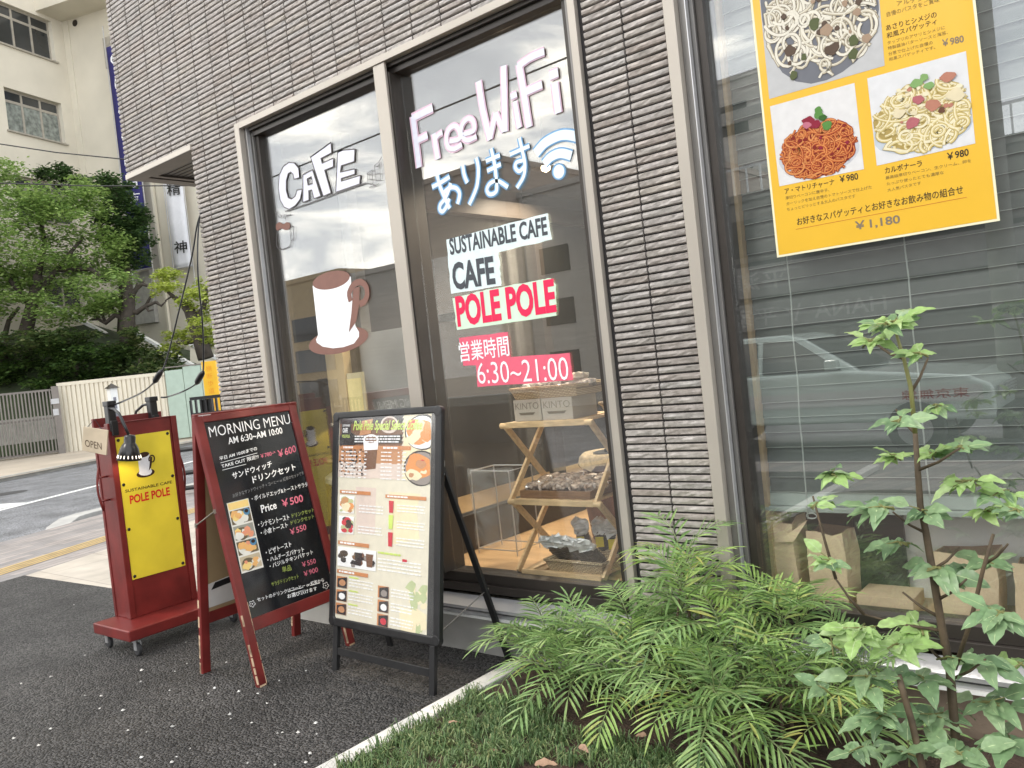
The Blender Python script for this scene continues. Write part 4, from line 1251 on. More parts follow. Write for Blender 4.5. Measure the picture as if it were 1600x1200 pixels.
for a0, a1, b0, b1 in ((.03, .24, .148, .166), (.46, .78, .148, .166), (.03, .36, .365, .382), (.52, .96, .372, .388), (.03, .36, .612, .630), (.03, .36, .752, .770)):
    SM.rect(q, a0, b0, a1, b1, 4, GL + .0032); lines(a0 + .02, a0 + .02 + (a1 - a0) * .5, b0 + .004, b1 - .004, 1, 5, GL + .0036, .9)
for a0, a1 in ((.03, .055), (.08, .19), (.22, .25), (.28, .31)): lines(a0, a1, .175, .315, 8, 5, GL + .0036, .32)
for a0, a1 in ((.46, .58), (.64, .67), (.69, .73)): lines(a0, a1, .175, .315, 8, 5, GL + .0036, .32)
SM.poly(q, [(.20, .345), (.42, .345), (.42, .56), (.22, .56)], 12, GL + .0004); SM.poly(q, [(.56, .36), (.9, .36), (.86, .43), (.9, .56), (.6, .6)], 10, GL + .0004)
for (a0, b0, a1, b1), cs in (((.03, .39, .19, .475), (7, 9, 10, 3)), ((.03, .49, .19, .575), (8, 9, 2, 8)), ((.03, .64, .44, .735), (11, 5, 1, 2))):
    SM.rect(q, a0, b0, a1, b1, 5, GL + .0030)
    for j in range(22):
        r_ = RN.uniform(.015, .045); SM.poly(q, blob(RN.uniform(a0 + r_, a1 - r_), RN.uniform(b0 + r_ * .45, b1 - r_ * .45), r_, 9, .1, .4), RN.choice(cs), GL + .0033 + j * 5e-5)
for x in (.21, .33):
    SM.poly(q, [(x, .655), (x + .08, .655), (x + .07, .72), (x + .012, .72)], 2 if x < .3 else 1, GL + .0048); SM.rect(q, x, .65, x + .08, .659, 5, GL + .005)
for a0, b0, b1, mi in ((.56, .40, .455, 8), (.56, .465, .53, 6), (.56, .545, .61, 8)): SM.poly(q, [(a0, b0), (a0 + .05, b0), (a0 + .045, b1), (a0 + .005, b1)], mi, GL + .0034)
lines(.24, .50, .43, .475, 3, 5, GL + .003, .4); lines(.24, .50, .53, .575, 3, 5, GL + .003, .4); lines(.65, .95, .415, .455, 3, 5, GL + .003, .4); lines(.65, .95, .49, .53, 3, 5, GL + .003, .4); lines(.65, .95, .565, .61, 3, 5, GL + .003, .4)
lines(.46, .7, .64, .655, 1, 6, GL + .003, .6); lines(.46, .92, .67, .735, 4, 5, GL + .003, .4); SM.rect(q, .72, .66, .77, .672, 8, GL + .0034)
for b0 in (.785, .85, .915):
    SM.rect(q, .03, b0, .14, b0 + .055, 4, GL + .003); SM.poly(q, [(.04, b0 + .012), (.138, b0), (.138, b0 + .054), (.04, b0 + .054)], 2, GL + .0033); SM.poly(q, blob(.09, b0 + .03, .035, 12, .05, .45), RN.choice([5, 1, 3]), GL + .0036)
    lines(.16, .42, b0 + .005, b0 + .05, 3, 5, GL + .003, .4); SM.rect(q, .16, b0 - .006, .26, b0, 6, GL + .003)
    b2 = b0 + .012
    SM.rect(q, .47, b2, .585, b2 + .056, 4, GL + .003); SM.poly(q, [(.485, b2 + .01), (.583, b2), (.583, b2 + .055), (.485, b2 + .055)], 2, GL + .0033); SM.poly(q, blob(.535, b2 + .033, .035, 12, .05, .45), RN.choice([5, 8, 11]), GL + .0036)
    lines(.61, .85, b2 + .005, b2 + .05, 3, 5, GL + .003, .4)
for j in range(26): SM.poly(q, blob(RN.uniform(.80, .97), RN.uniform(.77, .97), RN.uniform(.03, .06), 9, .25, .5), RN.choice([9, 10, 9]), GL + .0008 + j * 3e-5)
SM.poly(q, [(.70, .88), (.90, .88), (.88, .985), (.72, .98)], 10, GL + .0024)
q.build('menu_sheet', cols, ms)
q = MB(); q.poly([PM.at(fl_ + .03, fb + .03, -.004), PM.at(fr_ - .03, fb + .03, -.004), PM.at(fr_ - .03, ft - .03, -.004), PM.at(fl_ + .03, ft - .03, -.004)])
q.build('clear_cover', glassmat('clear_cover', 0.09, (0.97, 0.98, 1.0), 0.12, .03), ms)

# ================================================================== pasta poster
PP = Plane((0, GY - 0.004, 0), (1, 0, 0), (0, 0, 1))
cp = Crop(1160, 0, 2.857)
po_quad = [cp.p(35, 0), cp.p(155, 1150), cp.p(1150, 985), cp.p(1040, 0)]
LBt = PP.hit(*po_quad[1]); RBt = PP.hit(*po_quad[2]); LT = PP.hit(*po_quad[0]); RT = PP.hit(*po_quad[3])
upL = (LT - LBt).normalized(); H_ = 1.04
LT = LBt + upL * H_; RT = RBt + (RT - RBt).normalized() * H_
q = MB(); q.prism([LBt, RBt, RT, LT], PP.n * -0.001, 0)
poster = q.build('poster', mat('clear_laminate', S(226, 220, 190), rough=0.2, var=0.02))
tag(poster, 'yellow pasta menu poster taped on the right window', 'poster')
q = MB(); PU = (RBt - LBt).normalized()
q.poly([LBt + PU * .008 + upL * .008 + PP.n * .0006, RBt - PU * .008 + upL * .008 + PP.n * .0006, RT - PU * .008 - upL * .008 + PP.n * .0006, LT + PU * .008 - upL * .008 + PP.n * .0006])
yl = q.build('yellow_sheet', mat('poster_yellow', S(218, 172, 48), rough=0.3, var=0.02, spec=0.4, coat=.5), poster)
q = MB()
TX = lambda s, bl, br, h, mi=0, bold=0.0: textpx(q, PP, s, cp.p(*bl), cp.p(*br), h / 2.857, mi, bold=bold, lift=0.0012)
TX('アルデンテの', (690, 26), (872, -10), 22, 1); TX('自慢のパスタをご賞味', (645, 76), (880, 8), 22, 1)
TX('あさりとシメジの', (642, 138), (868, 76), 25, 0, .006); TX('和風スパゲッティ', (645, 173), (868, 107), 25, 0, .006)
for s_, bl, br in (('タップリのアサリとシメジに', (648, 200), (905, 130)), ('特製醤油バターソースと海苔、', (650, 224), (918, 152)), ('分葱で仕上げた自慢の', (652, 250), (850, 197)), ('和風スパゲッティです。', (655, 274), (862, 218))): TX(s_, bl, br, 16, 1)
TX('￥980', (893, 210), (990, 188), 33, 2, .02)
TX('ア・マトリチャーナ', (190, 868), (412, 824), 25, 0, .006); TX('￥980', (435, 816), (518, 801), 31, 0, .016)
for s_, bl, br in (('厚切りベーコンに唐辛子、', (193, 892), (388, 854)), ('ガーリックを加え自慢のトマトソースで仕上げた', (197, 918), (578, 842)), ('ちょっとピリッとする大人のパスタです', (200, 943), (505, 882))): TX(s_, bl, br, 15, 1)
TX('カルボナーラ', (637, 776), (803, 742), 28, 0, .012); TX('￥980', (915, 716), (1012, 694), 33, 0, .02)
for s_, bl, br in (('最高級厚切りベーコン、生クリーム、卵を', (640, 802), (1022, 724)), ('たっぷり使ったとても濃厚な', (645, 829), (900, 777)), ('大人気パスタです', (648, 857), (797, 824))): TX(s_, bl, br, 15, 1)
TX('お好きなスパゲッティとお好きなお飲み物の組合せ', (245, 1007), (987, 864), 34, 0, .008)
TX('￥1,180', (505, 1033), (706, 1002), 44, 2, .02)
q.stroke(hits(PP, cp.ps([(238, 1024), (1002, 880)]), 0.0012), 0.0014, PP.n, 3)
q.build('lettering', [flat('ink', S(52, 42, 26)), flat('ink_light', S(120, 100, 50)), flat('ink_grey', S(120, 108, 92)), flat('ink_red', S(176, 84, 40))], yl)


def pasta(sheet, n, cxy, R_, asp, mis, bits, seedmi, name, mats, bgpoly):
    q = MB(); sheet.rect(q, 0, 0, 1, 1, 0, 0.0012)
    for pts, mi, lf in bgpoly: sheet.poly(q, pts, mi, lf)
    P = sheet.P; lf = 0.0018
    for k in range(n):
        a = RN.uniform(0, 6.28); rr = R_ * math.sqrt(RN.random())
        x, y = cxy[0] + rr * math.cos(a), cxy[1] + rr * math.sin(a) * asp
        th_ = RN.uniform(0, 6.28); cu = RN.choice([-1, 1]) * RN.uniform(1.0, 7.0); st = RN.uniform(.024, .04); pts = []
        for j in range(15):
            if 0.015 < x < .985 and 0.015 < y < .985 and ((x - cxy[0]) / R_) ** 2 + ((y - cxy[1]) / (R_ * asp)) ** 2 < 1.08:
                pts.append((x, y))
            elif len(pts) > 2: break
            x += st * math.cos(th_); y += st * math.sin(th_) * asp * 1.1; th_ += cu * .08; cu += RN.uniform(-.8, .8)
        if len(pts) > 3:
            w = RN.uniform(.0075, .0105) * (1.35 if n < 160 else 1)
            b = mis[min(len(mis) - 2, int((k / n) * (len(mis) - 1)))]
            q.stroke([sheet.h(*p, lf) for p in pts], w, P.n, seedmi)
            q.stroke([sheet.h(*p, lf + 0.0001) for p in pts], w * .72, P.n, RN.choice(mis))
            q.stroke([sheet.h(p[0] - .003, p[1] - .004, lf + 0.0002) for p in pts], w * .26, P.n, mis[-1])
            lf += 0.000012
    for x, y, r, mi in bits:
        sheet.poly(q, blob(x, y, r, 14, .16, .8), mi, lf + 0.0006); lf += 0.00004
    q.build(name, mats, yl)


fm = lambda n, *c: flat('print_' + n, tuple(.72 * k for k in S(*c)), rough=0.3)
s1_ = Sheet(PP, cp.p(52, -260), cp.p(580, -390), cp.p(635, 293), cp.p(120, 442))
bits = [(RN.uniform(.1, .9), RN.uniform(.45, .9), RN.uniform(.015, .05), RN.choice([4, 5, 6, 5, 4])) for _ in range(26)]
pasta(s1_, 150, (.52, .56), .50, .80, [2, 2, 3], bits, 7, 'food_photo', [fm('plate', 205, 205, 206), fm('shadow', 120, 122, 130), fm('noodle', 214, 204, 180), fm('noodle_light', 244, 238, 222), fm('mushroom', 96, 78, 64), fm('clam', 176, 150, 126), fm('herb', 92, 100, 62), fm('noodle_edge', 138, 126, 108)],
      [(blob(.5, .5, .52, 24, .03, .95), 1, .0014)])
s2_ = Sheet(PP, cp.p(123, 475), cp.p(500, 370), cp.p(543, 755), cp.p(165, 832))
bits = [(RN.uniform(.2, .85), RN.uniform(.4, .85), RN.uniform(.012, .03), RN.choice([5, 5, 7])) for _ in range(20)] + [(.42, .30, .075, 7), (.50, .36, .06, 7), (.40, .34, .05, 8), (.55, .26, .06, 6), (.63, .40, .065, 6), (.55, .2, .05, 6), (.59, .30, .045, 9)]
pasta(s2_, 170, (.5, .66), .44, .78, [2, 2, 3, 4], bits, 5, 'food_photo', [fm('white', 238, 236, 236), fm('plate', 214, 214, 220), fm('noodle', 206, 112, 54), fm('noodle_b', 190, 88, 44), fm('noodle_light', 232, 152, 88), fm('sauce', 140, 40, 30), fm('basil', 96, 148, 72), fm('chilli', 150, 36, 60), fm('chilli_light', 206, 120, 140), fm('basil_dark', 60, 104, 44)],
      [(blob(.5, .72, .48, 24, .02, .5), 1, .0014), (blob(.5, .66, .44, 22, .05, .7), 5, .0016)])
s3_ = Sheet(PP, cp.p(557, 350), cp.p(998, 228), cp.p(1040, 640), cp.p(600, 740))
bits = [(RN.uniform(.15, .9), RN.uniform(.2, .62), RN.uniform(.012, .035), RN.choice([5, 6, 6, 4])) for _ in range(34)] + [(.40, .62, .075, 8), (.62, .48, .08, 5), (.80, .22, .07, 5), (.28, .48, .06, 6), (.48, .38, .06, 8), (.85, .43, .09, 6), (.48, .2, .06, 7), (.56, .16, .05, 7), (.60, .26, .05, 7), (.70, .56, .04, 9)]
pasta(s3_, 150, (.5, .58), .50, .76, [2, 2, 3, 4], bits, 10, 'food_photo', [fm('white', 236, 236, 238), fm('plate', 205, 214, 224), fm('noodle', 226, 206, 142), fm('noodle_b', 236, 218, 160), fm('noodle_light', 250, 240, 206), fm('bacon', 196, 134, 112), fm('cheese', 240, 226, 190), fm('basil', 140, 178, 110), fm('ham', 190, 110, 116), fm('pepper', 112, 74, 56), fm('edge', 188, 164, 96)],
      [(blob(.5, .7, .52, 24, .02, .5), 1, .0014), (blob(.5, .6, .48, 22, .05, .68), 10, .0016)])
# ================================================================== folding wooden shelf in the display bay
sh = thing('display_shelf', 'folding three tier pine shelf full of packets behind the right pane', 'shelf', (-2.40, 3.3, 0.392))
x0s, x1s, yf, yb = -2.675, -2.165, 3.125, 3.50
zt = [0.415, 0.765, 1.145]
for k, z in enumerate(zt):
    q = MB()
    q.bb(x0s + .02, x1s - .02, yf, yf + .022, z - .022, z + .006); q.bb(x0s + .02, x1s - .02, yb - .022, yb, z - .022, z + .006)
    n = 7
    for j in range(n):
        x = x0s + .03 + (x1s - x0s - .10) * j / (n - 1)
        q.bb(x, x + .045, yf + .0225, yb - .0225, z - .006, z + .006)
    q.build('tier', M['wood'], sh, bevel=0.002)
for sx, off in ((x0s, .0), (x1s, .0)):
    for k in range(2):
        za, zb = zt[k + 1] - .01, zt[k] - .01
        for (ya, yb_, xo) in ((yf + .012, yb - .012, .009), (yb - .012, yf + .012, -.009)):
            q = MB(); q.beam((sx + xo, ya, za), (sx + xo, yb_, zb), .016, .03, up=(1, 0, 0) if False else (0, 1, 0.2))
            lg = q.build('leg', M['wood'], sh, bevel=0.002)
    q = MB()
    for z in zt[1:]:
        q.lathe([(.012, -.022), (.014, -.019), (.014, .019), (.012, .022)], (sx, yf + .012, z - .01), (1, 0, 0), 14)
    q.build('pivot', M['wood'], sh)

M['wick'] = None
def wicker_mat():
    m = mat('wicker', (0.52, 0.40, 0.24), rough=0.6, var=0.15, vs=20)
    n = m.node_tree; L = n.links.new; b = n.nodes['Principled BSDF']
    tcn = n.nodes.new('ShaderNodeTexCoord')
    w1 = n.nodes.new('ShaderNodeTexBrick'); w1.inputs['Scale'].default_value = 1.0; w1.inputs['Brick Width'].default_value = .022; w1.inputs['Row Height'].default_value = .0075; w1.inputs['Mortar Size'].default_value = .0016
    mp_ = n.nodes.new('ShaderNodeMapping'); mp_.inputs['Rotation'].default_value = (rad(90), 0, 0)
    L(tcn.outputs['Object'], mp_.inputs['Vector']); L(mp_.outputs['Vector'], w1.inputs['Vector'])
    w1.inputs['Color1'].default_value = (.68, .55, .35, 1); w1.inputs['Color2'].default_value = (.58, .45, .27, 1); w1.inputs['Mortar'].default_value = (.24, .16, .09, 1)
    L(w1.outputs['Color'], b.inputs['Base Color'])
    bp = n.nodes.new('ShaderNodeBump'); bp.inputs['Strength'].default_value = .8; bp.inputs['Distance'].default_value = .003; bp.invert = True
    L(w1.outputs['Fac'], bp.inputs['Height']); L(bp.outputs['Normal'], b.inputs['Normal'])
    return m
M['wick'] = wicker_mat()


def basket(name, label, x0, x1, y0, y1, z0, h, group):
    q = MB(); fl = .018; t = .008
    for i in (0, 1):
        pass
    o = [(x0, y0, z0), (x1, y0, z0), (x1, y1, z0), (x0, y1, z0)]
    p = [(x0 - fl, y0 - fl, z0 + h), (x1 + fl, y0 - fl, z0 + h), (x1 + fl, y1 + fl, z0 + h), (x0 - fl, y1 + fl, z0 + h)]
    oi = [(x0 + t, y0 + t, z0 + t), (x1 - t, y0 + t, z0 + t), (x1 - t, y1 - t, z0 + t), (x0 + t, y1 - t, z0 + t)]
    pi = [(x0 - fl + t, y0 - fl + t, z0 + h), (x1 + fl - t, y0 - fl + t, z0 + h), (x1 + fl - t, y1 + fl - t, z0 + h), (x0 - fl + t, y1 + fl - t, z0 + h)]
    vs = o + p + oi + pi
    fs = [(3, 2, 1, 0), (8, 9, 10, 11)]
    for k in range(4):
        j = (k + 1) % 4
        fs += [(k, j, 4 + j, 4 + k), (8 + j, 8 + k, 12 + k, 12 + j), (4 + k, 4 + j, 12 + j, 12 + k)]
    q.add(vs, fs)
    b = q.build(name, M['wick']); tag(b, label, 'basket', group)
    q = MB(); q.tube([V(a) for a in p] + [V(p[0])], .007, 8); q.build('rim', M['wick'], b, smooth=True)
    return b


M['foil'] = mat('silver_foil', (0.80, 0.80, 0.79), rough=0.22, metal=0.75, var=0.05)
M['wrap'] = mat('dark_wrapped', (0.07, 0.055, 0.05), rough=0.22, var=0.6, vs=30, coat=0.6, col2=(0.42, 0.38, 0.36))
M['bagbrown'] = mat('brown_packet', (0.09, 0.065, 0.045), rough=0.35, var=0.3, vs=14)
M['cookie'] = mat('biscuit_pack', (0.20, 0.12, 0.075), rough=0.22, var=0.35, vs=38, coat=0.9, col2=(.62, .52, .44))  # pale mottling puts glints of the plastic wrap into the colour


def crumple(c, size, ax, amp, mi=0, nu=14, nv=8, seed=0, pinch=0.0):
    """a stuffed packet: rounded block with sharp creases"""
    r = random.Random(seed); ax = [V(a).normalized() for a in ax]; vs = []; fs = []; c = V(c)
    for i in range(nu + 1):
        s = -1 + 2 * i / nu
        for j in range(nv):
            t = 2 * math.pi * j / nv
            e = 1 - pinch * max(0, s) ** 2
            rr = (1 - abs(s) ** 6 * .75)
            a = s * size[0] / 2; b = math.copysign(abs(math.cos(t)) ** .6, math.cos(t)) * size[1] / 2 * rr * (1 + .15 * max(0, s)); d = math.copysign(abs(math.sin(t)) ** .6, math.sin(t)) * size[2] / 2 * rr * e
            k = amp * (0.4 + abs(s))
            vs.append(c + ax[0] * (a + r.uniform(-k, k)) + ax[1] * (b + r.uniform(-k, k)) + ax[2] * (d + r.uniform(-k, k)))
    for i in range(nu):
        for j in range(nv):
            fs.append((i * nv + j, i * nv + (j + 1) % nv, (i + 1) * nv + (j + 1) % nv, (i + 1) * nv + j))
    fs.append(tuple(range(nv - 1, -1, -1))); fs.append(tuple(nu * nv + k for k in range(nv)))
    return vs, fs


# top tier: two cartons, tray on top of them
zt2 = 1.1515
M['card'] = mat('grey_carton', (0.40, 0.37, 0.32), rough=0.75, var=0.05)
M['cardprint'] = flat('carton_print', S(112, 104, 92))
def carton(x0, x1, lab):
    q = MB(); q.bb(x0, x1, 3.155, 3.36, zt2, zt2 + .105)
    o = q.build('carton', M['card'], bevel=0.002); tag(o, lab, 'box', 'grey cartons on the shelf top')
    q = MB(); y = 3.1535
    text3(q, 'KINTO', (x0 + .012, y, zt2 + .058), (x1 - .012, y, zt2 + .058), (x0 + .012, y, zt2 + .090), 0, -0.008)
    q.poly([(x0 + .04, y, zt2 + .03), (x1 - .05, y, zt2 + .03), (x1 - .035, y, zt2 + .042), (x0 + .03, y, zt2 + .042)])
    q.build('lettering', M['cardprint'], o)
carton(-2.615, -2.447, 'grey printed carton on the shelf top, left of the pair')
carton(-2.442, -2.262, 'grey printed carton on the shelf top, right of the pair')
basket('wicker_basket', 'long wicker tray lying on the two grey cartons', -2.600, -2.235, 3.16, 3.37, zt2 + .106, .052, 'wicker baskets on the pine shelf')
def packets(spots, name, lab, cat, grp, m, size, amp, axf, pinch=0.2, same=True):
    for i, (x, y, z, *rot) in enumerate(spots):
        q = MB(); vs, fs = crumple((0, 0, 0), size, axf(i), amp, seed=i * 7 + len(name), pinch=pinch); q.add(vs, fs)
        o = q.build(name, m); o.location = (x, y, z)
        tag(o, lab, cat, grp)
packets([(-2.60 + .085 * i, 3.25 + .015 * (i % 2), zt2 + .152 + .004 * (i % 3)) for i in range(5)], 'biscuit_packet', 'dark wrapped packet lying in the long wicker tray', 'packet', 'dark packets in the wicker tray', M['wrap'], (.16, .085, .035), .006, lambda i: ((.2, 1, .1), (1, -.2, 0), (0, 0, 1)))
q = MB(); q.add(*crumple((-2.36, 3.33, zt2 + .185), (.14, .10, .05), ((.9, .3, .1), (-.3, 1, 0), (0, 0, 1)), .006, seed=5))
tag(q.build('paper_packet', M['card']), 'pale paper packet at the back of the wicker tray', 'packet')
basket('wicker_basket', 'small wicker basket at the right end of the shelf top', -2.245, -2.12, 3.40, 3.49, zt2, .05, 'wicker baskets on the pine shelf')
q = MB(); q.add(*crumple((-2.18, 3.44, zt2 + .065), (.11, .07, .06), ((1, .1, 0), (-.1, 1, 0), (0, 0, 1)), .005, seed=15)); tag(q.build('dark_packet', M['wrap']), 'dark packet in the small wicker basket at the right', 'packet')
q = MB(); q.add(*crumple((-2.67, 3.42, zt2 + .085), (.20, .17, .17), ((.1, .1, 1), (1, 0, 0), (0, 1, 0)), .014, nu=18, nv=14, seed=9))
tag(q.build('plastic_bag', mat('milky_plastic', (0.62, 0.70, 0.69), rough=0.25, var=0.1, alpha=0.75, bump=.4, bs=25)), 'crumpled milky plastic bag beside the grey cartons', 'bag')
# middle tier: wooden tray of wrapped biscuits
zm = .7715
q = MB(); q.bb(-2.635, -2.215, 3.155, 3.44, zm, zm + .010)
q.bb(-2.635, -2.215, 3.155, 3.165, zm + .0102, zm + .038); q.bb(-2.635, -2.215, 3.43, 3.44, zm + .0102, zm + .038); q.bb(-2.635, -2.625, 3.1652, 3.4298, zm + .0102, zm + .038); q.bb(-2.225, -2.215, 3.1652, 3.4298, zm + .0102, zm + .038)
tag(q.build('tray', mat('brown_tray', (0.22, 0.12, 0.06), rough=0.45, var=.2, stretch=(2, 12, 12)), bevel=.002), 'brown wooden tray on the middle tier holding wrapped biscuits', 'tray')
packets([(-2.585 + .088 * i, 3.235, zm + .052 + .003 * (i % 2)) for i in range(5)] + [(-2.60 + .08 * i, 3.36, zm + .062 + .004 * (i % 3)) for i in range(5)], 'biscuit_packet', 'clear wrapped brown biscuit packet in the wooden tray', 'packet', 'biscuit packets in the wooden tray', M['cookie'], (.13, .085, .036), .0065, lambda i: ((.15, 1, .05 + .1 * (i % 2)), (1, -.15, 0), (0, 0, 1)), pinch=.5)
# bottom tier: basket of foil topped coffee bags
zb = .4215
basket('wicker_basket', 'wicker basket on the lowest tier holding foil topped bags', -2.49, -2.19, 3.15, 3.36, zb, .055, 'wicker baskets on the pine shelf')
fo = [(-2.50, 3.20, .53), (-2.43, 3.20, .535), (-2.36, 3.20, .53), (-2.29, 3.20, .525), (-2.43, 3.36, .60), (-2.33, 3.38, .60), (-2.25, 3.37, .595)]
M['foil2'] = mat('crinkled_foil', (0.82, 0.82, 0.80), rough=0.25, metal=0.2, var=0.25, vs=22, bump=.5, bs=40)
for i, (x, y, z) in enumerate(fo):
    z -= .035 if i > 3 else 0
    t = thing('coffee_bag', ('brown coffee bag with folded foil top in the front row of the lowest basket' if i < 4 else 'brown coffee bag with foil top and yellow label standing behind the lowest basket'), 'bag', (x, y, z), 'foil topped coffee bags')
    ax = ((-.25, -.45, .62), (1, 0, .1), (0, .8, .5)) if i < 4 else ((-.1, -.1, .95), (1, 0, .1), (0, 1, .2))
    q = MB(); a0 = V(ax[0]).normalized()
    vs, fs = crumple(V((x, y, z)) - a0 * .05, (.11, .068, .045), ax, .004, seed=i); q.add(vs, fs); q.build('body', M['bagbrown'], t)
    q = MB(); vs, fs = crumple(V((x, y, z)) + a0 * .025, (.085, .085, .034), ax, .011, nu=8, nv=9, seed=i + 40, pinch=.5); q.add(vs, fs); q.build('foil_top', M['foil2'], t)
    if i > 3:
        q = MB(); q.box(V((x, y, z)) - a0 * .045 + V((0, -.032, 0)), (.045, .004, .05), (V((1, 0, .1)).normalized(), V((0, 1, 0)), V((0, 0, 1)))); q.build('paper_label', M['yellow'], t)
# barrel behind the shelf
q = MB(); q.lathe([(.150, 0), (.156, .04), (.172, .18), (.176, .27), (.172, .36), (.158, .47)], (-2.62, 3.98, .393), (0, 0, 1), 26)
br_ = q.build('barrel', mat('barrel_wood', (0.12, 0.05, 0.03), rough=.6, var=.35, vs=3, stretch=(10, 10, .6)), smooth=True); tag(br_, 'dark red brown barrel with burlap over its rim behind the shelf', 'barrel')
q = MB(); n = 30
for k in range(n):
    pass
vs = []; fs = []
for k in range(n):
    t = 2 * math.pi * k / n; d = V((math.cos(t), math.sin(t), 0)); r_ = RN.uniform(-.012, .012)
    for rr, zz in ((.10, .475), (.155, .49), (.178, .47 + r_), (.192, .42 + r_ * 2)): vs.append(V((-2.62, 3.98, .393)) + d * (rr + r_ * .5) + V((0, 0, zz)))
for k in range(n):
    for j in range(3): fs.append((k * 4 + j, ((k + 1) % n) * 4 + j, ((k + 1) % n) * 4 + j + 1, k * 4 + j + 1))
q.add(vs, fs); q.build('burlap', mat('burlap', (0.33, 0.27, 0.18), rough=.95, var=.25, vs=40, bump=.6, bs=150), br_, smooth=True)
q = MB(); q.lathe([(.1, .45), (.1, .488)], (-2.62, 3.98, .393)); q.add(*crumple((-2.60, 3.97, .90), (.09, .07, .05), ((1, 0, .2), (0, 1, 0), (0, 0, 1)), .008, seed=3)); q.build('beans', M['black'], br_)
# newspaper rack wrapped in clear plastic, left of the shelf
rk = thing('wire_rack', 'thin wire rack with clear plastic by the inner partition', 'rack', (-3.05, 3.5, .393))
q = MB(); xs_, ys_ = (-3.2, -2.92), (3.42, 3.62)
for x in xs_:
    for y in ys_: q.tube([(x, y, .393), (x, y, .86)], .004, 6)
for z in (.42, .86):
    q.tube([(xs_[0], ys_[0], z), (xs_[1], ys_[0], z), (xs_[1], ys_[1], z), (xs_[0], ys_[1], z), (xs_[0], ys_[0], z)], .004, 6)
q.build('frame', M['silver'], rk)
q = MB(); vs = []; fs = []
for i in range(13):
    for j in range(13):
        u = i / 12; v = j / 12
        vs.append((xs_[0] + (xs_[1] - xs_[0] + .06) * u, 3.40 + .02 * mnoise.noise((u * 5, v * 5, 0)) - .01 * u, .44 + .44 * v * (1 - .25 * u * (1 - v)) + .02 * mnoise.noise((u * 4, v * 4, 3))))
for i in range(12):
    for j in range(12): fs.append((i * 13 + j, i * 13 + 13 + j, i * 13 + 14 + j, i * 13 + j + 1))
q.add(vs, fs); q.build('plastic_sheet', mat('clear_film', (.75, .78, .78), rough=.15, var=.1, alpha=.28, bump=.9, bs=12, bd=.03), rk)
# rattan chair and yellow board behind the left pane
ch = thing('rattan_chair', 'rattan arm chair with a white cloth behind the left pane', 'chair', (-4.15, 3.62, .39))
cc = V((-4.15, 3.62, .39))
q = MB()
for (rx, z, yy) in ((.30, .78, .0),):
    pts = [cc + V((rx * math.cos(t), yy + .26 * math.sin(t) * .3, z - .34 + .36 * math.sin(t))) for t in [math.pi * k / 14 for k in range(15)]]
    q.tube(pts, .016, 8)
pts = [cc + V((.32 * math.cos(t), -.05 - .34 * math.sin(t), .56)) for t in [math.pi * k / 12 for k in range(13)]]
q.tube(pts, .014, 8)
for k in range(9):
    t = math.pi * (k + 1) / 10; q.tube([cc + V((.30 * math.cos(t), 0, .44 + .36 * math.sin(t))), cc + V((.10 * math.cos(t), 0, .42))], .006, 6)
M['rattan'] = mat('rattan', (.30, .20, .11), rough=.5)
q.build('backrest', M['rattan'], ch, smooth=True)
for sx in (-.26, .26):
    for sy in (-.28, .05):
        q = MB(); q.tube([cc + V((sx, sy, 0.003)), cc + V((sx * .95, sy, .44))], .014, 8); q.build('leg', M['rattan'], ch, smooth=True)
q = MB(); q.lathe([(.26, .40), (.29, .42), (.29, .45), (.26, .47)], cc + V((0, -.12, 0)), seg=24); q.build('seat', mat('seat_cloth', (.4, .38, .33), rough=.9), ch)
q = MB(); q.add(*crumple(cc + V((-.12, -.1, .60)), (.34, .14, .1), ((.8, -.2, -.5), (0, 1, 0), (.5, 0, .8)), .012, nu=16, nv=10, seed=77)); tag(q.build('white_cloth', mat('cloth', (.7, .7, .68), rough=.9)), 'folded white cloth lying over the rattan chair', 'cloth')
q = MB(); q.box(ony(563, 690, 3.32), (.20, .015, .85)); q.box(ony(563, 690, 3.32) + V((0, -.009, 0)), (.16, .002, .78), None, 1)
tag(q.build('notice_board', [mat('cream_board', (.62, .55, .36), rough=.7, var=.03), flat('cream_sheet', S(238, 222, 160))]), 'cream notice board low behind the left pane', 'notice board')

# ================================================================== blind, ledge goods of the right window
bl = thing('venetian_blind', 'grey green venetian blind half lowered in the right window', 'blind', (-.2, 3.2, 2.95))
M['slat'] = mat('blind_slat', (0.066, 0.082, 0.072), rough=.42, var=.06, vs=2, spec=.5)
q = MB(); z = .846; yb_ = 3.20
while z < 2.93:
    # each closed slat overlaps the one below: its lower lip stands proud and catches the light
    q.add([(-1.36, yb_ - .006, z - .030), (1.10, yb_ - .006, z - .030), (1.10, yb_ - .008, z - .027), (-1.36, yb_ - .008, z - .027), (-1.36, yb_ - .003, z + .010), (1.10, yb_ - .003, z + .010), (-1.36, yb_ + .003, z + .036), (1.10, yb_ + .003, z + .036)],
          [(0, 1, 2, 3), (3, 2, 5, 4), (4, 5, 7, 6)])
    z += .0595
q.build('slats', M['slat'], bl)
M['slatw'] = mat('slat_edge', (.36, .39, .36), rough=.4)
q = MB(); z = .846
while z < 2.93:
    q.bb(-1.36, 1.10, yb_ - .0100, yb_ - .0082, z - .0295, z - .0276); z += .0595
q.build('lip_highlight', M['slatw'], bl)  # lit edge of each lip painted as a pale strip
q = MB(); q.bb(-1.40, 1.14, yb_ - .03, yb_ + .02, .742, .762); q.prism([(-1.40, yb_ - .012, .763), (-1.40, yb_ + .02, .763), (-1.40, yb_ + .012, .838), (-1.40, yb_ - .001, .838)], (2.54, 0, 0)); q.build('bottom_rail', mat('rail_green', (.32, .37, .335), rough=.4), bl, bevel=.003)
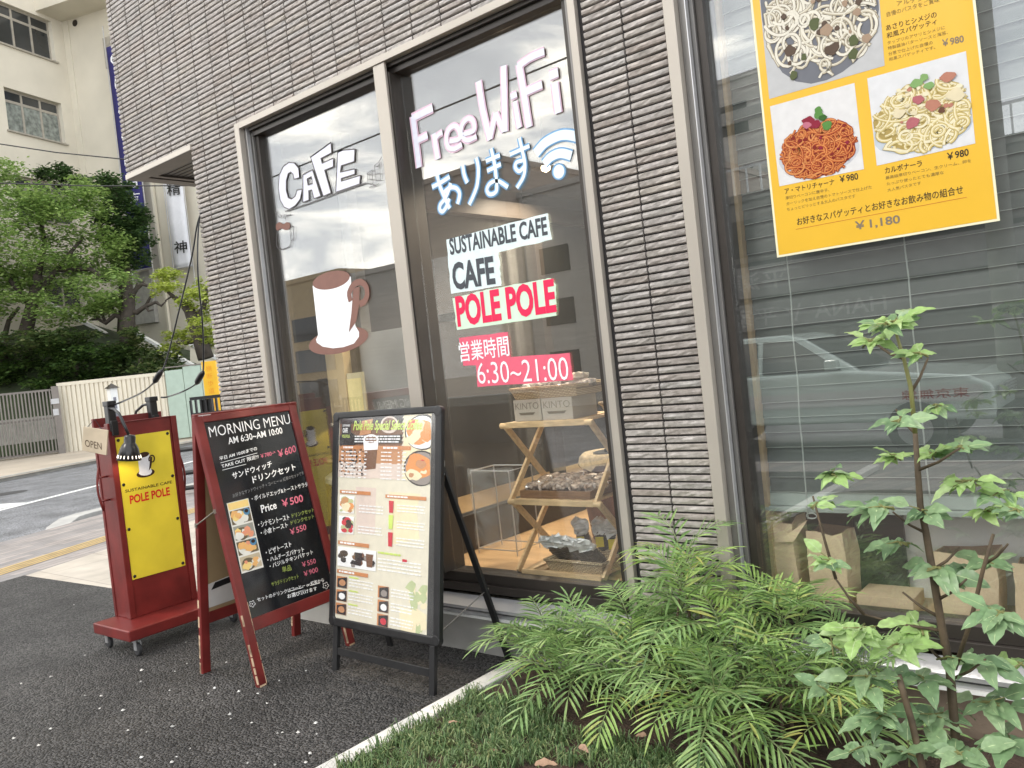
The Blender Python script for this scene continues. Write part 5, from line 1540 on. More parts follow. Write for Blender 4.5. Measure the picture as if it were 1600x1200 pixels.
for px in ((1232, 403, 1262, 780), (1417, 400, 1450, 733)):
    a = ony(px[0], px[1], yb_ - .03); b = ony(px[2], px[3], yb_ - .03); d = (b - a).normalized()
    top = a + d * ((2.9 - a.z) / d.z); bot = a + d * ((.72 - a.z) / d.z); q = MB()
    pts = [top + (bot - top) * (k / 40) + V((.004 * mnoise.noise((k * .35, px[0], 0)), -.012, 0)) for k in range(41)]
    q.tube(pts, .0028, 6); q.build('cord', M['slatw'], bl, smooth=True)
q = MB(); c_ = ony(1268, 806, yb_ - .042)
for s_ in (-1, 1):
    q.tube([c_ + V((s_ * .02 * math.sin(t), 0, .012 * math.cos(t) * (1 if s_ > 0 else .8))) for t in [2 * math.pi * k / 14 for k in range(15)]], .002, 6)
q.build('cord_knot', M['slatw'], bl, smooth=True)
q = MB(); q.bb(-1.385, -1.345, 3.235, 3.30, .375, 2.95); q.bb(-1.385, -1.365, 3.170, 3.23, .375, 2.95)
q.build('inner_jamb', mat('oak_jamb', (.42, .30, .16), rough=.6, var=.12, stretch=(8, 8, 1)), cafe)
# paper bags
M['kraft'] = mat('kraft_paper', (.62, .47, .31), rough=.8, var=.07, vs=6, bump=.35, bs=14, bd=.01)
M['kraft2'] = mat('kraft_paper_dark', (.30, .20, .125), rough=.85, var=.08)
def paperbag(pl_, pr_, ptop, dpt, y, lab, lean=0.0, z0=.373, openin=True):
    a = ony(*pl_, y); b = ony(*pr_, y); h = max(.1, ony(*ptop, y).z - z0); w = (b.x - a.x)
    q = MB(); x0, x1 = a.x, b.x; r = random.Random(int(x0 * 1000)); t = .006
    n = 6; vs = []; fs = []
    def ring(z, ins, top=False):
        pts = [(x0 + ins, y + ins), (x0 + w * .3, y + ins - .004), (x0 + w * .7, y + ins - .004), (x1 - ins, y + ins), (x1 - ins - .006, y + dpt * .5), (x1 - ins, y + dpt - ins), (x0 + w * .5, y + dpt - ins), (x0 + ins, y + dpt - ins), (x0 + ins + .006, y + dpt * .5)]
        return [V((p[0] + lean * (z - z0) + (r.uniform(-.006, .006)), p[1] + r.uniform(-.004, .004), z + (r.uniform(-.01, .012) if top else 0))) for p in pts]
    R_ = [ring(z0, 0.004), ring(z0 + h * .3, .0), ring(z0 + h * .65, .0), ring(z0 + h, .004, True)]
    for k in R_: vs += k
    N = 9
    for i in range(3):
        for j in range(N): fs.append((i * N + j, i * N + (j + 1) % N, (i + 1) * N + (j + 1) % N, (i + 1) * N + j))
    fs.append(tuple(range(N - 1, -1, -1)))
    q.add(vs, fs, 0)
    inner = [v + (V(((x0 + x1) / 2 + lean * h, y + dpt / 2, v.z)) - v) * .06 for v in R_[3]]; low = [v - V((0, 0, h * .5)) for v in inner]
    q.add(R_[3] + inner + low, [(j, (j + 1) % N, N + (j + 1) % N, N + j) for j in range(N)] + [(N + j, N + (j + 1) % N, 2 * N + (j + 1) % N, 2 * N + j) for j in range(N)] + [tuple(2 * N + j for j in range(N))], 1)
    o = q.build('paper_bag', [M['kraft'], M['kraft2']]); tag(o, lab, 'paper bag', 'kraft paper bags in the right window')
    return o


paperbag((1188, 960), (1208, 962), (1190, 830), .12, 3.23, 'narrow kraft paper bag at the left end of the right window')
b1 = paperbag((1206, 945), (1252, 955), (1206, 815), .14, 3.19, 'kraft paper bag with open torn top, second from the window jamb', .01)
q = MB(); P_ = [ony(1206, 812, 3.20), ony(1222, 815, 3.22), ony(1212, 848, 3.17), ony(1240, 846, 3.175), ony(1262, 812, 3.21), ony(1248, 818, 3.24)]
q.add(P_, [(0, 1, 3, 2), (3, 5, 4), (2, 3, 4)]); q.build('torn_flap', M['kraft'], b1)
paperbag((1270, 960), (1330, 968), (1262, 832), .16, 3.19, 'wide kraft paper bag in the middle of the right window', .005)
paperbag((1468, 985), (1566, 995), (1462, 865), .16, 3.19, 'large kraft paper bag half hidden behind the tall shrub', 0)
paperbag((1590, 990), (1680, 1000), (1590, 885), .16, 3.19, 'kraft paper bag at the right edge of the photo', 0)
q = MB(); xa, xb = ony(1338, 870, 3.37).x, ony(1416, 870, 3.37).x; q.bb(xa, xb, 3.37, 3.385, .373, .86); tag(q.build('black_board', M['black']), 'black board leaning between the kraft bags and the white board', 'board')
q = MB(); q.bb(xb - .02, 1.0, 3.40, 3.42, .373, .95); tag(q.build('white_board', M['white']), 'white board standing behind the right paper bags', 'board')
q = MB(); q.bb(-1.06, -.86, 3.18, 3.34, .373, .43); tag(q.build('carton', M['kraft'], bevel=.002), 'flat kraft carton lying before the black board', 'box')
# ================================================================== planter: kerb, soil, grass, shrubs
q = MB()
for k in range(9): q.bb(-2.62, -2.525, 2.928 - (k + 1) * .60 + .004, 2.928 - k * .60, -0.05, 0.035 - .002 * (k % 2))
struct(q.build('planter_kerb', M['curb'], bevel=.006))
q = MB(); n = 46; vs = []; fs = []
for i in range(n + 1):
    for j in range(n + 1):
        x = -2.524 + 5.5 * (i / n) ** 1.3; y = -1.0 + 3.93 * j / n
        vs.append((x, y, 0.012 + 0.045 * min(1, i / 5) + .025 * mnoise.noise((x * 2.2, y * 2.2, 0)) + .012 * mnoise.noise((x * 9, y * 9, 0))))
for i in range(n):
    for j in range(n): fs.append((i * (n + 1) + j, (i + 1) * (n + 1) + j, (i + 1) * (n + 1) + j + 1, i * (n + 1) + j + 1))
q.add(vs, fs)
struct(q.build('soil_ground', mat('soil', (.060, .036, .024), rough=.95, var=.4, vs=12, bump=1.0, bs=90, bd=.02), smooth=True))


def soil_z(x, y): return .055 + .025 * mnoise.noise((x * 2.2, y * 2.2, 0)) if x > -2.3 else .03 + .02 * mnoise.noise((x * 2.2, y * 2.2, 0))


M['grass'] = leafmat('mondo_grass', [S(60, 84, 52), S(98, 122, 76), S(78, 106, 64), S(120, 142, 94), S(134, 138, 94)], rough=.4, transl=.2)
q = MB(); r = random.Random(3)
for k in range(3000):
    x = -2.515 + 2.6 * r.random(); y = .9 + 1.65 * r.random()
    dens = mnoise.noise((x * 2.6 + 3, y * 2.6, 1.3))
    if y > 2.42 + 0.12 * mnoise.noise((x * 3, 0, 0)) + max(0, -2.0 - x) * 1.6: continue
    if dens < -.42: continue
    z = soil_z(x, y); nb = r.randint(14, 22); hh = r.uniform(.045, .085)
    for b in range(nb):
        a = r.uniform(0, 6.28); L = hh * r.uniform(.6, 1.25); sp = r.uniform(.35, 1.5)
        d = V((math.cos(a), math.sin(a), 0)); s = V((-d.y, d.x, 0)) * r.uniform(.0014, .0024)
        p0 = V((x + r.uniform(-.02, .02), y + r.uniform(-.02, .02), z - .005)); p1 = p0 + d * L * .3 * sp + V((0, 0, L * .65)); p2 = p0 + d * L * .75 * sp + V((0, 0, L * max(.12, .95 - .55 * sp)))
        q.add([p0 - s, p0 + s, p1 + s, p1 - s, p2], [(0, 1, 2, 3), (3, 2, 4)])
o = q.build('grass', M['grass']); o['kind'] = 'stuff'; o['label'] = 'dark green mondo grass growing behind the white kerb'

# feathery evergreen shrubs -------------------------------------------------------
M['frond'] = leafmat('feathery_leaf', [S(78, 106, 62), S(138, 168, 104), S(112, 144, 86), S(158, 184, 116), S(124, 156, 100), S(166, 190, 120)], rough=.36, transl=.3)
M['frondy'] = leafmat('feathery_leaf_young', [S(124, 154, 80), S(164, 194, 112), S(142, 174, 94), S(176, 198, 120), S(178, 172, 96)], rough=.36, transl=.35)
M['twig'] = mat('twig', (.11, .075, .05), rough=.8)
M['rachis'] = mat('rachis', (.16, .20, .08), rough=.6)


def leaflet(q, p, d, up, L, W, droop, mi=0):
    d = V(d).normalized(); s = d.cross(V(up)); s = s.normalized() if s.length > 1e-4 else V((1, 0, 0))
    n = s.cross(d)
    def at(t): return p + d * (L * t) - n * 0 + V((0, 0, -droop * L * t * t))
    a, b, c, e = at(.22), at(.5), at(.78), at(1.0)
    f = n * (W * .18)
    q.add([p, a - s * W * .38 + f, a + s * W * .38 + f, b - s * W * .5 + f, b + s * W * .5 + f, c - s * W * .33 + f, c + s * W * .33 + f, e, a, b, c],
          [(0, 1, 8), (0, 8, 2), (1, 3, 9, 8), (8, 9, 4, 2), (3, 5, 10, 9), (9, 10, 6, 4), (5, 7, 10), (10, 7, 6)], mi)


def frond(q, qs, base, az, el, L, droop, r, pairs=9, ll=.085, lw=.0095, mi=0):
    pts = []; p = V(base); a = az; e = el; n = 10
    for k in range(n + 1):
        pts.append(p.copy()); d = V((math.cos(a) * math.cos(e), math.sin(a) * math.cos(e), math.sin(e))); p = p + d * (L / n); e -= droop / n * (1 + k / n)
    qs.tube(pts, [.0022] * (n) + [.001], 4, 1, cap=False)
    for k in range(pairs):
        t = .22 + .76 * k / (pairs - 1); i = min(n - 1, int(t * n)); pp = pts[i].lerp(pts[i + 1], t * n - i)
        d = (pts[i + 1] - pts[i]).normalized(); s = d.cross(V((0, 0, 1)));
        if s.length < 1e-3: s = V((1, 0, 0))
        s.normalize(); upv = s.cross(d)
        sz = ll * (.75 + .5 * math.sin(math.pi * min(1, t * .9))) * r.uniform(.85, 1.1)
        fwd = .5 + .6 * t
        for sg_ in (-1, 1):
            leaflet(q, pp, s * sg_ + d * fwd + upv * r.uniform(-.05, .28), upv, sz, lw * r.uniform(.85, 1.2), r.uniform(.05, .4), mi)
    leaflet(q, pts[-1], pts[-1] - pts[-2], (0, 0, 1), ll, lw, .2, mi)


def feathery(label, stems, seed, young=.15):
    r = random.Random(seed); x, y = stems[0][0], stems[0][1]
    sh_ = thing('feathery_shrub', label, 'shrub', (x, y, soil_z(x, y)), 'feathery evergreen shrubs in the planter')
    q = MB(); qs = MB()
    for (sx, sy, h, nf, L, tilt) in stems:
        z0 = soil_z(sx, sy) - .02; a = r.uniform(0, 6.28) if tilt is None else tilt[0]; tl = r.uniform(.0, .2) if tilt is None else tilt[1]
        top = V((sx + math.cos(a) * tl, sy + math.sin(a) * tl, z0 + h)); mid = V((sx, sy, z0)).lerp(top, .5) + V((r.uniform(-.02, .02), r.uniform(-.02, .02), 0))
        qs.tube([V((sx, sy, z0)), mid, top], [.007, .006, .004], 6, 0)
        for k in range(nf):
            az = 2.399 * k + r.uniform(-.3, .3); t = k / max(1, nf - 1)
            el = rad(18 + 60 * t + r.uniform(-10, 10))
            b = top - V((0, 0, (1 - t) * min(.14, h * .4)))
            frond(q, qs, b, az, el, L * r.uniform(.75, 1.1) * (1.05 - .25 * t), rad(r.uniform(28, 66)), r, pairs=r.randint(8, 11), ll=.096 * r.uniform(.85, 1.15), lw=.0098, mi=0 if r.random() > young else 1)
    qs.build('stem', [M['twig'], M['rachis']], sh_)
    q.build('foliage', [M['frond'], M['frondy']], sh_)


feathery('feathery shrub nearest the black menu stand, blue green', [(-2.30, 2.74, .15, 11, .34, (2.6, .05)), (-2.20, 2.80, .18, 11, .33, (3.0, .08)), (-2.06, 2.74, .20, 10, .32, None), (-2.10, 2.84, .24, 10, .27, None)], 5, .06)
feathery('low feathery shrub spreading over the grass in the centre', [(-1.96, 2.64, .16, 11, .32, (4.2, .07)), (-1.80, 2.68, .24, 11, .32, None), (-1.70, 2.60, .20, 10, .32, (4.6, .05)), (-1.88, 2.78, .26, 11, .30, None)], 17, .10)
feathery('tall thin feathery shrub in front of the tiled pier', [(-1.70, 2.78, .50, 10, .28, None), (-1.60, 2.82, .55, 10, .26, None), (-1.50, 2.76, .44, 10, .28, None)], 23, .2)
feathery('yellowish feathery shrub at the bottom centre', [(-1.46, 2.54, .26, 11, .33, None), (-1.31, 2.48, .28, 11, .33, (5.0, .05)), (-1.34, 2.66, .36, 10, .32, None), (-1.14, 2.52, .28, 11, .32, None), (-1.16, 2.36, .16, 10, .30, None)], 31, .25)
feathery('bright green feathery shrub before the left paper bags', [(-1.30, 2.82, .38, 11, .28, None), (-1.20, 2.80, .42, 11, .27, None), (-1.04, 2.76, .26, 10, .26, None), (-.94, 2.68, .18, 11, .26, None)], 43, .45)

# tall broad-leaved shrub ---------------------------------------------------------
M['leaf'] = leafmat('broad_leaf', [S(98, 126, 92), S(138, 166, 122), S(118, 148, 106), S(152, 176, 134)], rough=.34, transl=.3)
M['leafy'] = leafmat('broad_leaf_young', [S(140, 172, 106), S(180, 208, 138), S(160, 192, 118), S(192, 214, 158)], rough=.34, transl=.4)
M['stem'] = mat('brown_stem', (.085, .06, .035), rough=.7, var=.3, vs=30)
M['stemg'] = mat('green_stem', (.17, .17, .055), rough=.6)


def ovate(q, p, d, up, L, W, droop, r, mi, vein=None):
    d = V(d).normalized(); s = d.cross(V(up)); s = s.normalized() if s.length > 1e-4 else V((1, 0, 0)); n = s.cross(d)
    ts = [0, .08, .16, .25, .34, .44, .54, .64, .74, .84, .93, 1.0]; ws = [0, .22, .38, .47, .50, .50, .46, .39, .31, .21, .11, 0]; fold = .20
    vs = []; cur = r.uniform(-.25, .25); mid = []; hp = [r.uniform(-.03, .03) for _ in range(2)]
    for i, (t, w) in enumerate(zip(ts, ws)):
        c = p + d * (L * t) + n * (-droop * L * t * t) + s * (cur * L * t * t * .3)
        k = w * W * (1 + (.05 if i % 2 else -.03)); wv = .05 * W * math.sin(i * 1.5 + hp[0] * 60)
        vs += [c - s * k + n * (k * fold + wv), c, c + s * k + n * (k * fold - wv)]; mid.append(c)
    m = len(ts) - 1; fs = []
    for i in range(m):
        a = i * 3; b = a + 3
        fs += [(a, b, b + 1, a + 1), (a + 1, b + 1, b + 2, a + 2)]
    q.add(vs, fs, mi)
    if vein is not None:
        for sg_ in (1, -1):
            o = n * (.0007 * sg_); e = s * .0009
            q.add([mid[0] - e + o, mid[0] + e + o, mid[4] + e + o, mid[4] - e + o, mid[8] + e * .7 + o, mid[8] - e * .7 + o, mid[11] + o], [(0, 1, 2, 3), (3, 2, 4, 5), (5, 4, 6)], vein)


def compound(q, qs, base, d, L, r, n=5, ls=.075, mi=0):
    d = V(d).normalized(); tip = V(base) + d * L; mid = V(base).lerp(tip, .5) + V((0, 0, .006)); qs.tube([V(base), mid, tip], [.0026, .002, .0014], 5, 1)
    s = d.cross(V((0, 0, 1)));
    if s.length < 1e-3: s = V((1, 0, 0))
    s.normalize(); up = (s.cross(d) + V((-.2, -.9, .15)) * r.uniform(.2, 1.3)).normalized()
    for k in range((n - 1) // 2):
        p = V(base).lerp(tip, .45 + .42 * k / max(1, (n - 1) // 2 - 0))
        for sg_ in (-1, 1): ovate(q, p, s * sg_ + d * r.uniform(.35, .7) + up * r.uniform(-.1, .3), up, ls * r.uniform(.8, 1.1), ls * r.uniform(.50, .66), r.uniform(.2, .75), r, mi, 2)
    ovate(q, tip, d + up * r.uniform(-.1, .2), up, ls * 1.15, ls * .66, r.uniform(.15, .6), r, mi, 2)


YT = 2.2
ts_ = thing('tall_shrub', 'tall upright shrub with broad serrated leaves before the right window', 'shrub', (-.53, YT, .05))
qa_, qb_ = MB(), MB(); r = random.Random(91)
# main stems follow the photo, rooted in the soil
def stempath(pts, r0, r1, mi=0, root=None):
    P = [ony(x, y, YT + yo) for x, y, yo in pts]
    if root: P.append(V(root))
    n = len(P); qb_.tube(P, [r1 + (r0 - r1) * (i / (n - 1)) ** .7 for i in range(n)], 8, mi); return P
S1 = stempath([(1400, 520, 0), (1412, 560, 0), (1423, 605, 0), (1430, 677, 0)], .006, .0035, 1)
S1b = stempath([(1430, 677, 0), (1434, 735, 0), (1438, 790, 0), (1447, 833, 0), (1458, 899, 0), (1469, 965, 0), (1484, 1045, 0), (1492, 1140, 0.0)], .0115, .006, 0, (-.525, YT, .05))
S2 = stempath([(1552, 835, -.05), (1536, 890, -.04), (1517, 970, -.03), (1492, 1045, -.01)], .006, .004, 0)
S3 = stempath([(1404, 1055, -.10), (1412, 1085, -.10), (1424, 1125, -.10), (1441, 1198, -.10)], .009, .008, 0, (-.56, YT - .1, .05))
for a_p, b_p in (((1434, 735), (1500, 700)), ((1447, 833), (1395, 800)), ((1458, 890), (1500, 855)), ((1469, 935), (1510, 905)), ((1430, 677), (1400, 640)), ((1424, 612), (1450, 560)), ((1412, 560), (1372, 540)), ((1469, 965), (1410, 925)), ((1484, 1040), (1440, 1000)), ((1540, 880), (1575, 850)), ((1306, 905), (1270, 775)), ((1350, 960), (1306, 905)), ((1469, 985), (1350, 960)), ((1517, 970), (1560, 960)), ((1490, 1060), (1540, 1030))):
    A = ony(*a_p, YT); B = ony(*b_p, YT + r.uniform(-.06, .06)); qb_.tube([A, A.lerp(B, .5) + V((0, 0, -.006)), B], [.0045, .0035, .0025], 6, 0)
CL = [(1398, 505, 52, 1, 5), (1360, 535, 44, 1, 2), (1438, 555, 34, 1, 2), (1388, 510, 40, 1, 3), (1462, 635, 34, 1, 2), (1405, 660, 34, 0, 2), (1400, 715, 36, 1, 2), (1455, 712, 40, 1, 3), (1300, 742, 50, 1, 4), (1275, 790, 40, 1, 3),
      (1510, 755, 54, 1, 4), (1565, 770, 50, 1, 3), (1500, 700, 36, 0, 2), (1380, 795, 54, 0, 4), (1440, 800, 50, 0, 3), (1540, 800, 50, 1, 3), (1590, 800, 46, 1, 3), (1300, 880, 56, 1, 4), 
      (1405, 850, 54, 0, 3), (1465, 890, 62, 0, 4), (1545, 880, 40, 0, 2), (1345, 985, 66, 1, 5), (1300, 1010, 60, 1, 4), (1440, 985, 62, 1, 4), (1400, 1010, 64, 1, 5), 
      (1565, 960, 54, 0, 4), (1595, 1040, 60, 1, 4), (1355, 1060, 70, 0, 5), (1440, 1060, 66, 0, 4), (1530, 1030, 70, 0, 5), (1380, 1120, 66, 0, 5), (1460, 1120, 70, 0, 5), (1545, 1100, 70, 0, 5), (1345, 1170, 60, 0, 4),
      (1420, 1180, 66, 0, 5), (1500, 1180, 70, 0, 5), (1580, 1160, 70, 0, 5), (1290, 1080, 40, 0, 3), (1610, 1090, 60, 0, 4), (1480, 1030, 50, 0, 3)]
for (x, y, rp, young, n) in CL:
    yo = r.uniform(-.13, .10); c = ony(x, y, YT + yo)
    n = max(1, n - (2 if y > 1000 else 0)) + (1 if y < 780 else 0)
    for k in range(n):
        az = r.uniform(0, 6.28); el = r.uniform(-.25, .6)
        d = V((math.cos(az) * math.cos(el), math.sin(az) * math.cos(el), math.sin(el))); L = rp / 634 * r.uniform(.7, 1.0)
        compound(qa_, qb_, c - d * L * .35, d, L * .8, r, n=r.choice([3, 5, 5]), ls=(.050 if young else .058) * r.uniform(.85, 1.15) * (rp / 54) ** .5, mi=1 if (young and r.random() > .2) else 0)
qb_.build('stem', [M['stem'], M['stemg']], ts_, smooth=True)
qa_.build('foliage', [M['leaf'], M['leafy'], leafmat('leaf_vein', [S(170, 190, 140), S(190, 208, 160)], .4, .2)], ts_, smooth=True)
# fallen brown leaf
q = MB(); ovate(q, onz(835, 1195, .11), (1, .6, .3), (0, 0, 1), .075, .05, .3, RN, 0); tag(q.build('dead_leaf', mat('dry_leaf', (.30, .19, .13), rough=.8)), 'dry brown fallen leaf lying on the grass', 'leaf')

for i, (x, y, lab) in enumerate(((905, 1165, 'small dry leaf on the grass right of the first dead leaf'), (700, 1130, 'dry leaf caught in the grass near the white kerb'), (1010, 1150, 'dry leaf on bare soil below the feathery shrubs'), (760, 1175, 'tiny curled dry leaf at the bottom edge of the grass'))):
    q = MB(); ovate(q, onz(x, y, .10), (RN.uniform(-1, 1), RN.uniform(-1, 1), .2), (RN.uniform(-.4, .4), -.3, 1), .045, .026, .5, RN, 0); tag(q.build('dead_leaf', bpy.data.materials['dry_leaf']), lab, 'leaf')
# white pebbles on the asphalt ----------------------------------------------------
pc = Crop(0, 860, 3.2); PEB = [mat('pebble_white', (.66, .65, .62), rough=.7), mat('pebble_grey', (.40, .39, .37), rough=.8), mat('pebble_pale', (.55, .53, .50), rough=.8)]
pts = [pc.p(*a) for a in ((253, 892), (425, 727), (505, 727), (640, 900), (733, 908), (707, 600), (875, 605), (705, 657), (848, 700), (1073, 688), (1043, 717), (1133, 560), (1195, 706), (1150, 820), (1155, 842), (1258, 862), (1388, 915), (1412, 912), (1580, 863), (1583, 918), (1490, 910), (1530, 602), (1397, 650), (1335, 765), (1290, 716), (255, 632), (107, 665), (370, 272), (930, 460), (1530, 1060), (1550, 1015), (1240, 1062), (858, 1060), (708, 1035), (1375, 1072), (500, 790), (615, 800), (863, 880), (195, 975), (68, 940), (935, 566), (1405, 345), (1378, 370), (425, 525))]
for i in range(4): pts.append((RN.uniform(10, 520), RN.uniform(950, 1195)))
for i, (x, y) in enumerate(pts):
    p = onz(x, y, .006)
    if p.x > -2.66 or p.y > 2.85: continue
    q = MB(); s = RN.uniform(.0045, .010) * (1.15 if i < 44 else .7); rr = random.Random(i); vs = []
    for k in range(6):
        t = 2 * math.pi * k / 6; vs.append(V((math.cos(t) * s * rr.uniform(.6, 1.3), math.sin(t) * s * rr.uniform(.6, 1.2), rr.uniform(-.001, .002))))
    vs += [V((rr.uniform(-.3, .3) * s, rr.uniform(-.3, .3) * s, s * .8)), V((0, 0, -s * .4))]
    q.add(vs, [(k, (k + 1) % 6, 6) for k in range(6)] + [((k + 1) % 6, k, 7) for k in range(6)])
    o = q.build('pebble', PEB[i % 3]); o.location = p; tag(o, 'small white pebble lying on the black asphalt', 'pebble', 'white pebbles on the asphalt')
# ================================================================== across the side street
M['cream'] = mat('cream_render', (.62, .575, .48), rough=.9, var=.06, vs=.7, bump=.1, bs=8)
M['cream2'] = mat('cream_trim', (.68, .63, .52), rough=.85, var=.04, vs=1)
# sliding steel gate
g0 = onz(-60, 729, -.03); g1 = onz(92, 709, -.03)
gd = (g1 - g0); gd.z = 0; GLn = gd.length; gd.normalize(); PG = Plane(g0, gd, (0, 0, 1))
hg = PG.uv(95, 608)[1]
gt = thing('sliding_gate', 'tall grey sliding gate of thin vertical bars across the street', 'gate', (g1.x, g1.y, 0))
M['gatem'] = mat('gate_metal', (.20, .18, .165), rough=.5, metal=.3, var=.1)
q = MB(); k = 0; u = 0.0
while u < GLn:
    q.pb(PG, u, u + .045, .12, hg, -.02, .02); u += .105
for v in (.06, hg - .03, hg * .55): q.pb(PG, 0, GLn, v, v + .07, -.045, -.021)
q.build('bars', M['gatem'], gt)
q = MB(); q.pb(PG, GLn, GLn + .22, 0, hg + .12, -.06, .06); q.build('post', M['gatem'], gt)
q = MB(); q.pb(PG, 0, .1, 0, hg, -.05, .05); q.build('post', M['gatem'], gt)
q = MB(); q.pb(PG, 0, GLn, .5, 1.35, -.5, -.45); q.build('backing_sheet', mat('pale_sheet', (.5, .5, .45), rough=.8), gt)
q = MB(); q.pb(PG, GLn - .05, GLn + .2, hg * .78, hg * .86, .06, .1); q.pb(PG, GLn - .02, GLn + .15, hg * .6, hg * .7, .06, .1); q.build('latch_box', M['silver'], gt)
# ribbed cream wall
w0 = onz(103, 707, -.03); wdep = (w0 - CAM).dot(CF)
w1 = dep(268, 690, wdep + .3); w1.z = w0.z; wd = (w1 - w0); wd.z = 0; WL = wd.length; wd.normalize(); PW = Plane(w0, wd, (0, 0, 1))
hw = PW.uv(180, 590)[1]
q = MB(); u = 0
q.pb(PW, 0, WL, 0, hw, -.30, -.03)
while u < WL - .1: q.pb(PW, u, u + .105, 0, hw - .10, -.0299, .02); u += .155
q.pb(PW, -.03, WL + .02, hw - .10, hw + .02, -.32, .035)
ww = q.build('ribbed_wall', M['cream2']); tag(ww, 'low cream wall of vertical ribs beside the sliding gate', 'wall')
# pale green glazed hoarding to its right
p0 = w1 + PW.n * .0
q = MB(); M['pgreen'] = mat('pale_green_panel', (.40, .50, .43), rough=.25, var=.05)
hp = hw * 1.02
for k in range(4):
    q.pb(PW, WL + .05 + k * .62, WL + .05 + k * .62 + .60, .05, hp + (.0 if k == 0 else .08), -.05, .0)
hoard = q.build('green_hoarding', [M['pgreen']]); tag(hoard, 'pale green panel screen at the right end of the ribbed wall', 'screen')
q = MB(); q.pb(PW, WL, WL + 2.7, hp + .09, hp + .13, -.06, .02); q.build('top_rail', M['gatem'], hoard)
# bollard-like white sign post in front of the wall
b0 = dep(186, 700, wdep - 6); b0.z = -.03
sp = thing('sign_post', 'white square post with a dark pointed cap before the ribbed wall', 'post', (b0.x, b0.y, 0))
PB0 = Plane(b0, CR.cross(V((0, 0, 1))).cross(V((0, 0, 1))) * -1, (0, 0, 1)); hb = PB0.uv(181, 606)[1]
q = MB(); q.box(b0 + V((0, 0, hb / 2)), (.2, .2, hb)); q.build('shaft', M['white'], sp)
q = MB(); q.add([b0 + V((-.15, -.15, hb)), b0 + V((.15, -.15, hb)), b0 + V((.15, .15, hb)), b0 + V((-.15, .15, hb)), b0 + V((0, 0, hb + .14))], [(3, 2, 1, 0), (0, 1, 4), (1, 2, 4), (2, 3, 4), (3, 0, 4)]); q.build('cap', M['bronze'], sp)
q = MB(); PBt = Plane(b0 + V((.102, 0, 0)), (0, 1, 0), (0, 0, 1))
for k in range(4): q.pb(PBt, -.04, .04, hb - .35 - k * .22, hb - .25 - k * .22, 0, .004)
q.build('characters', flat('post_ink', S(120, 120, 130)), sp)
# yellow post with faint lettering, near the cafe corner
yd = 14.0
ya = dep(325, 648, yd); 
PY = Plane(V((ya.x, ya.y, 0)), (CR.x, CR.y, 0), (0, 0, 1))
(ua, va), (ub, vb) = PY.uv(314, 566), PY.uv(336, 563)
q = MB(); q.pb(PY, ua, ub, -.03, (va + vb) / 2, -.10, .0)
yp_ = q.build('yellow_post', mat('yellow_paint', (.80, .46, .02), rough=.5, var=.04), bevel=.004); tag(yp_, 'bright yellow marker post standing left of the cafe corner', 'post')
q = MB(); um = (ua + ub) / 2; vm = (va + vb) / 2
for k in range(7):
    v = vm - .17 - k * .125; text3(q, '横断歩道手押式'[k], PY.at(um - .05, v, .002), PY.at(um + .05, v, .002), PY.at(um - .05, v + .095, .002), 0, .0)
q.build('lettering', flat('post_orange', S(226, 150, 40)), yp_)
# black railing
ra = dep(297, 625, 13.0); PR_ = Plane(V((ra.x, ra.y, 0)), (CR.x, CR.y, 0), (0, 0, 1)); ut, vt = PR_.uv(297, 621); ur, vr = PR_.uv(352, 610)
q = MB(); q.pb(PR_, ut, ur, vt - .05, vt, -.03, .03); q.pb(PR_, ut, ur, .25, .30, -.02, .02); q.pb(PR_, ut, ur, vt - .28, vt - .25, -.02, .02)
n = 7
for k in range(n + 1):
    u = ut + (ur - ut) * k / n; q.pb(PR_, u - .015, u + .015, 0, vt - .051, -.0195, .0195)
q.pb(PR_, ut + .16, ut + .34, 0, vt - .052, -.05, -.021)
tag(q.build('railing', M['blackm']), 'black metal railing behind the chalkboard stand', 'railing')
q = MB()
for z, a, b in ((.95, (268, 705), (298, 700)), (.55, (270, 742), (300, 735)), (.2, (272, 765), (300, 760))):
    A = dep(*a, 12.5); B = dep(b[0] + 60, b[1] - 6, 12.5); q.tube([A, B], .035, 8)
for px in (266, 345):
    A = dep(px, 705, 12.5); q.tube([V((A.x, A.y, -.03)), A], .035, 8)
tag(q.build('guard_rail', M['blackm'], smooth=True), 'black tubular guard rail seen between the two red signs', 'railing')

# slope behind the wall
def gpt(px, py, d): return dep(px, py, d)
hv = []; hf = []; cols_ = 16; rows = [(30.4, 0), (30.8, 1.6), (32, 2.8), (33.5, 4.0), (36, 5.0), (39, 5.4), (60, 6)]
for i in range(cols_ + 1):
    px = -420 + 900 * i / cols_
    for d, z in rows:
        p = dep(px, 600, d); zz = z * (1.0 if px < 150 else max(.25, 1 - (px - 150) / 420)) + .35 * mnoise.noise((p.x * .4, p.y * .4, 0)); hv.append((p.x, p.y, zz if d > 30.5 else 0))
R_ = len(rows)
for i in range(cols_):
    for j in range(R_ - 1): hf.append((i * R_ + j, i * R_ + R_ + j, i * R_ + R_ + j + 1, i * R_ + j + 1))
q = MB(); q.add(hv, hf); struct(q.build('slope', mat('slope_earth', (.035, .05, .022), rough=.95, var=.4, vs=1.5), smooth=True))

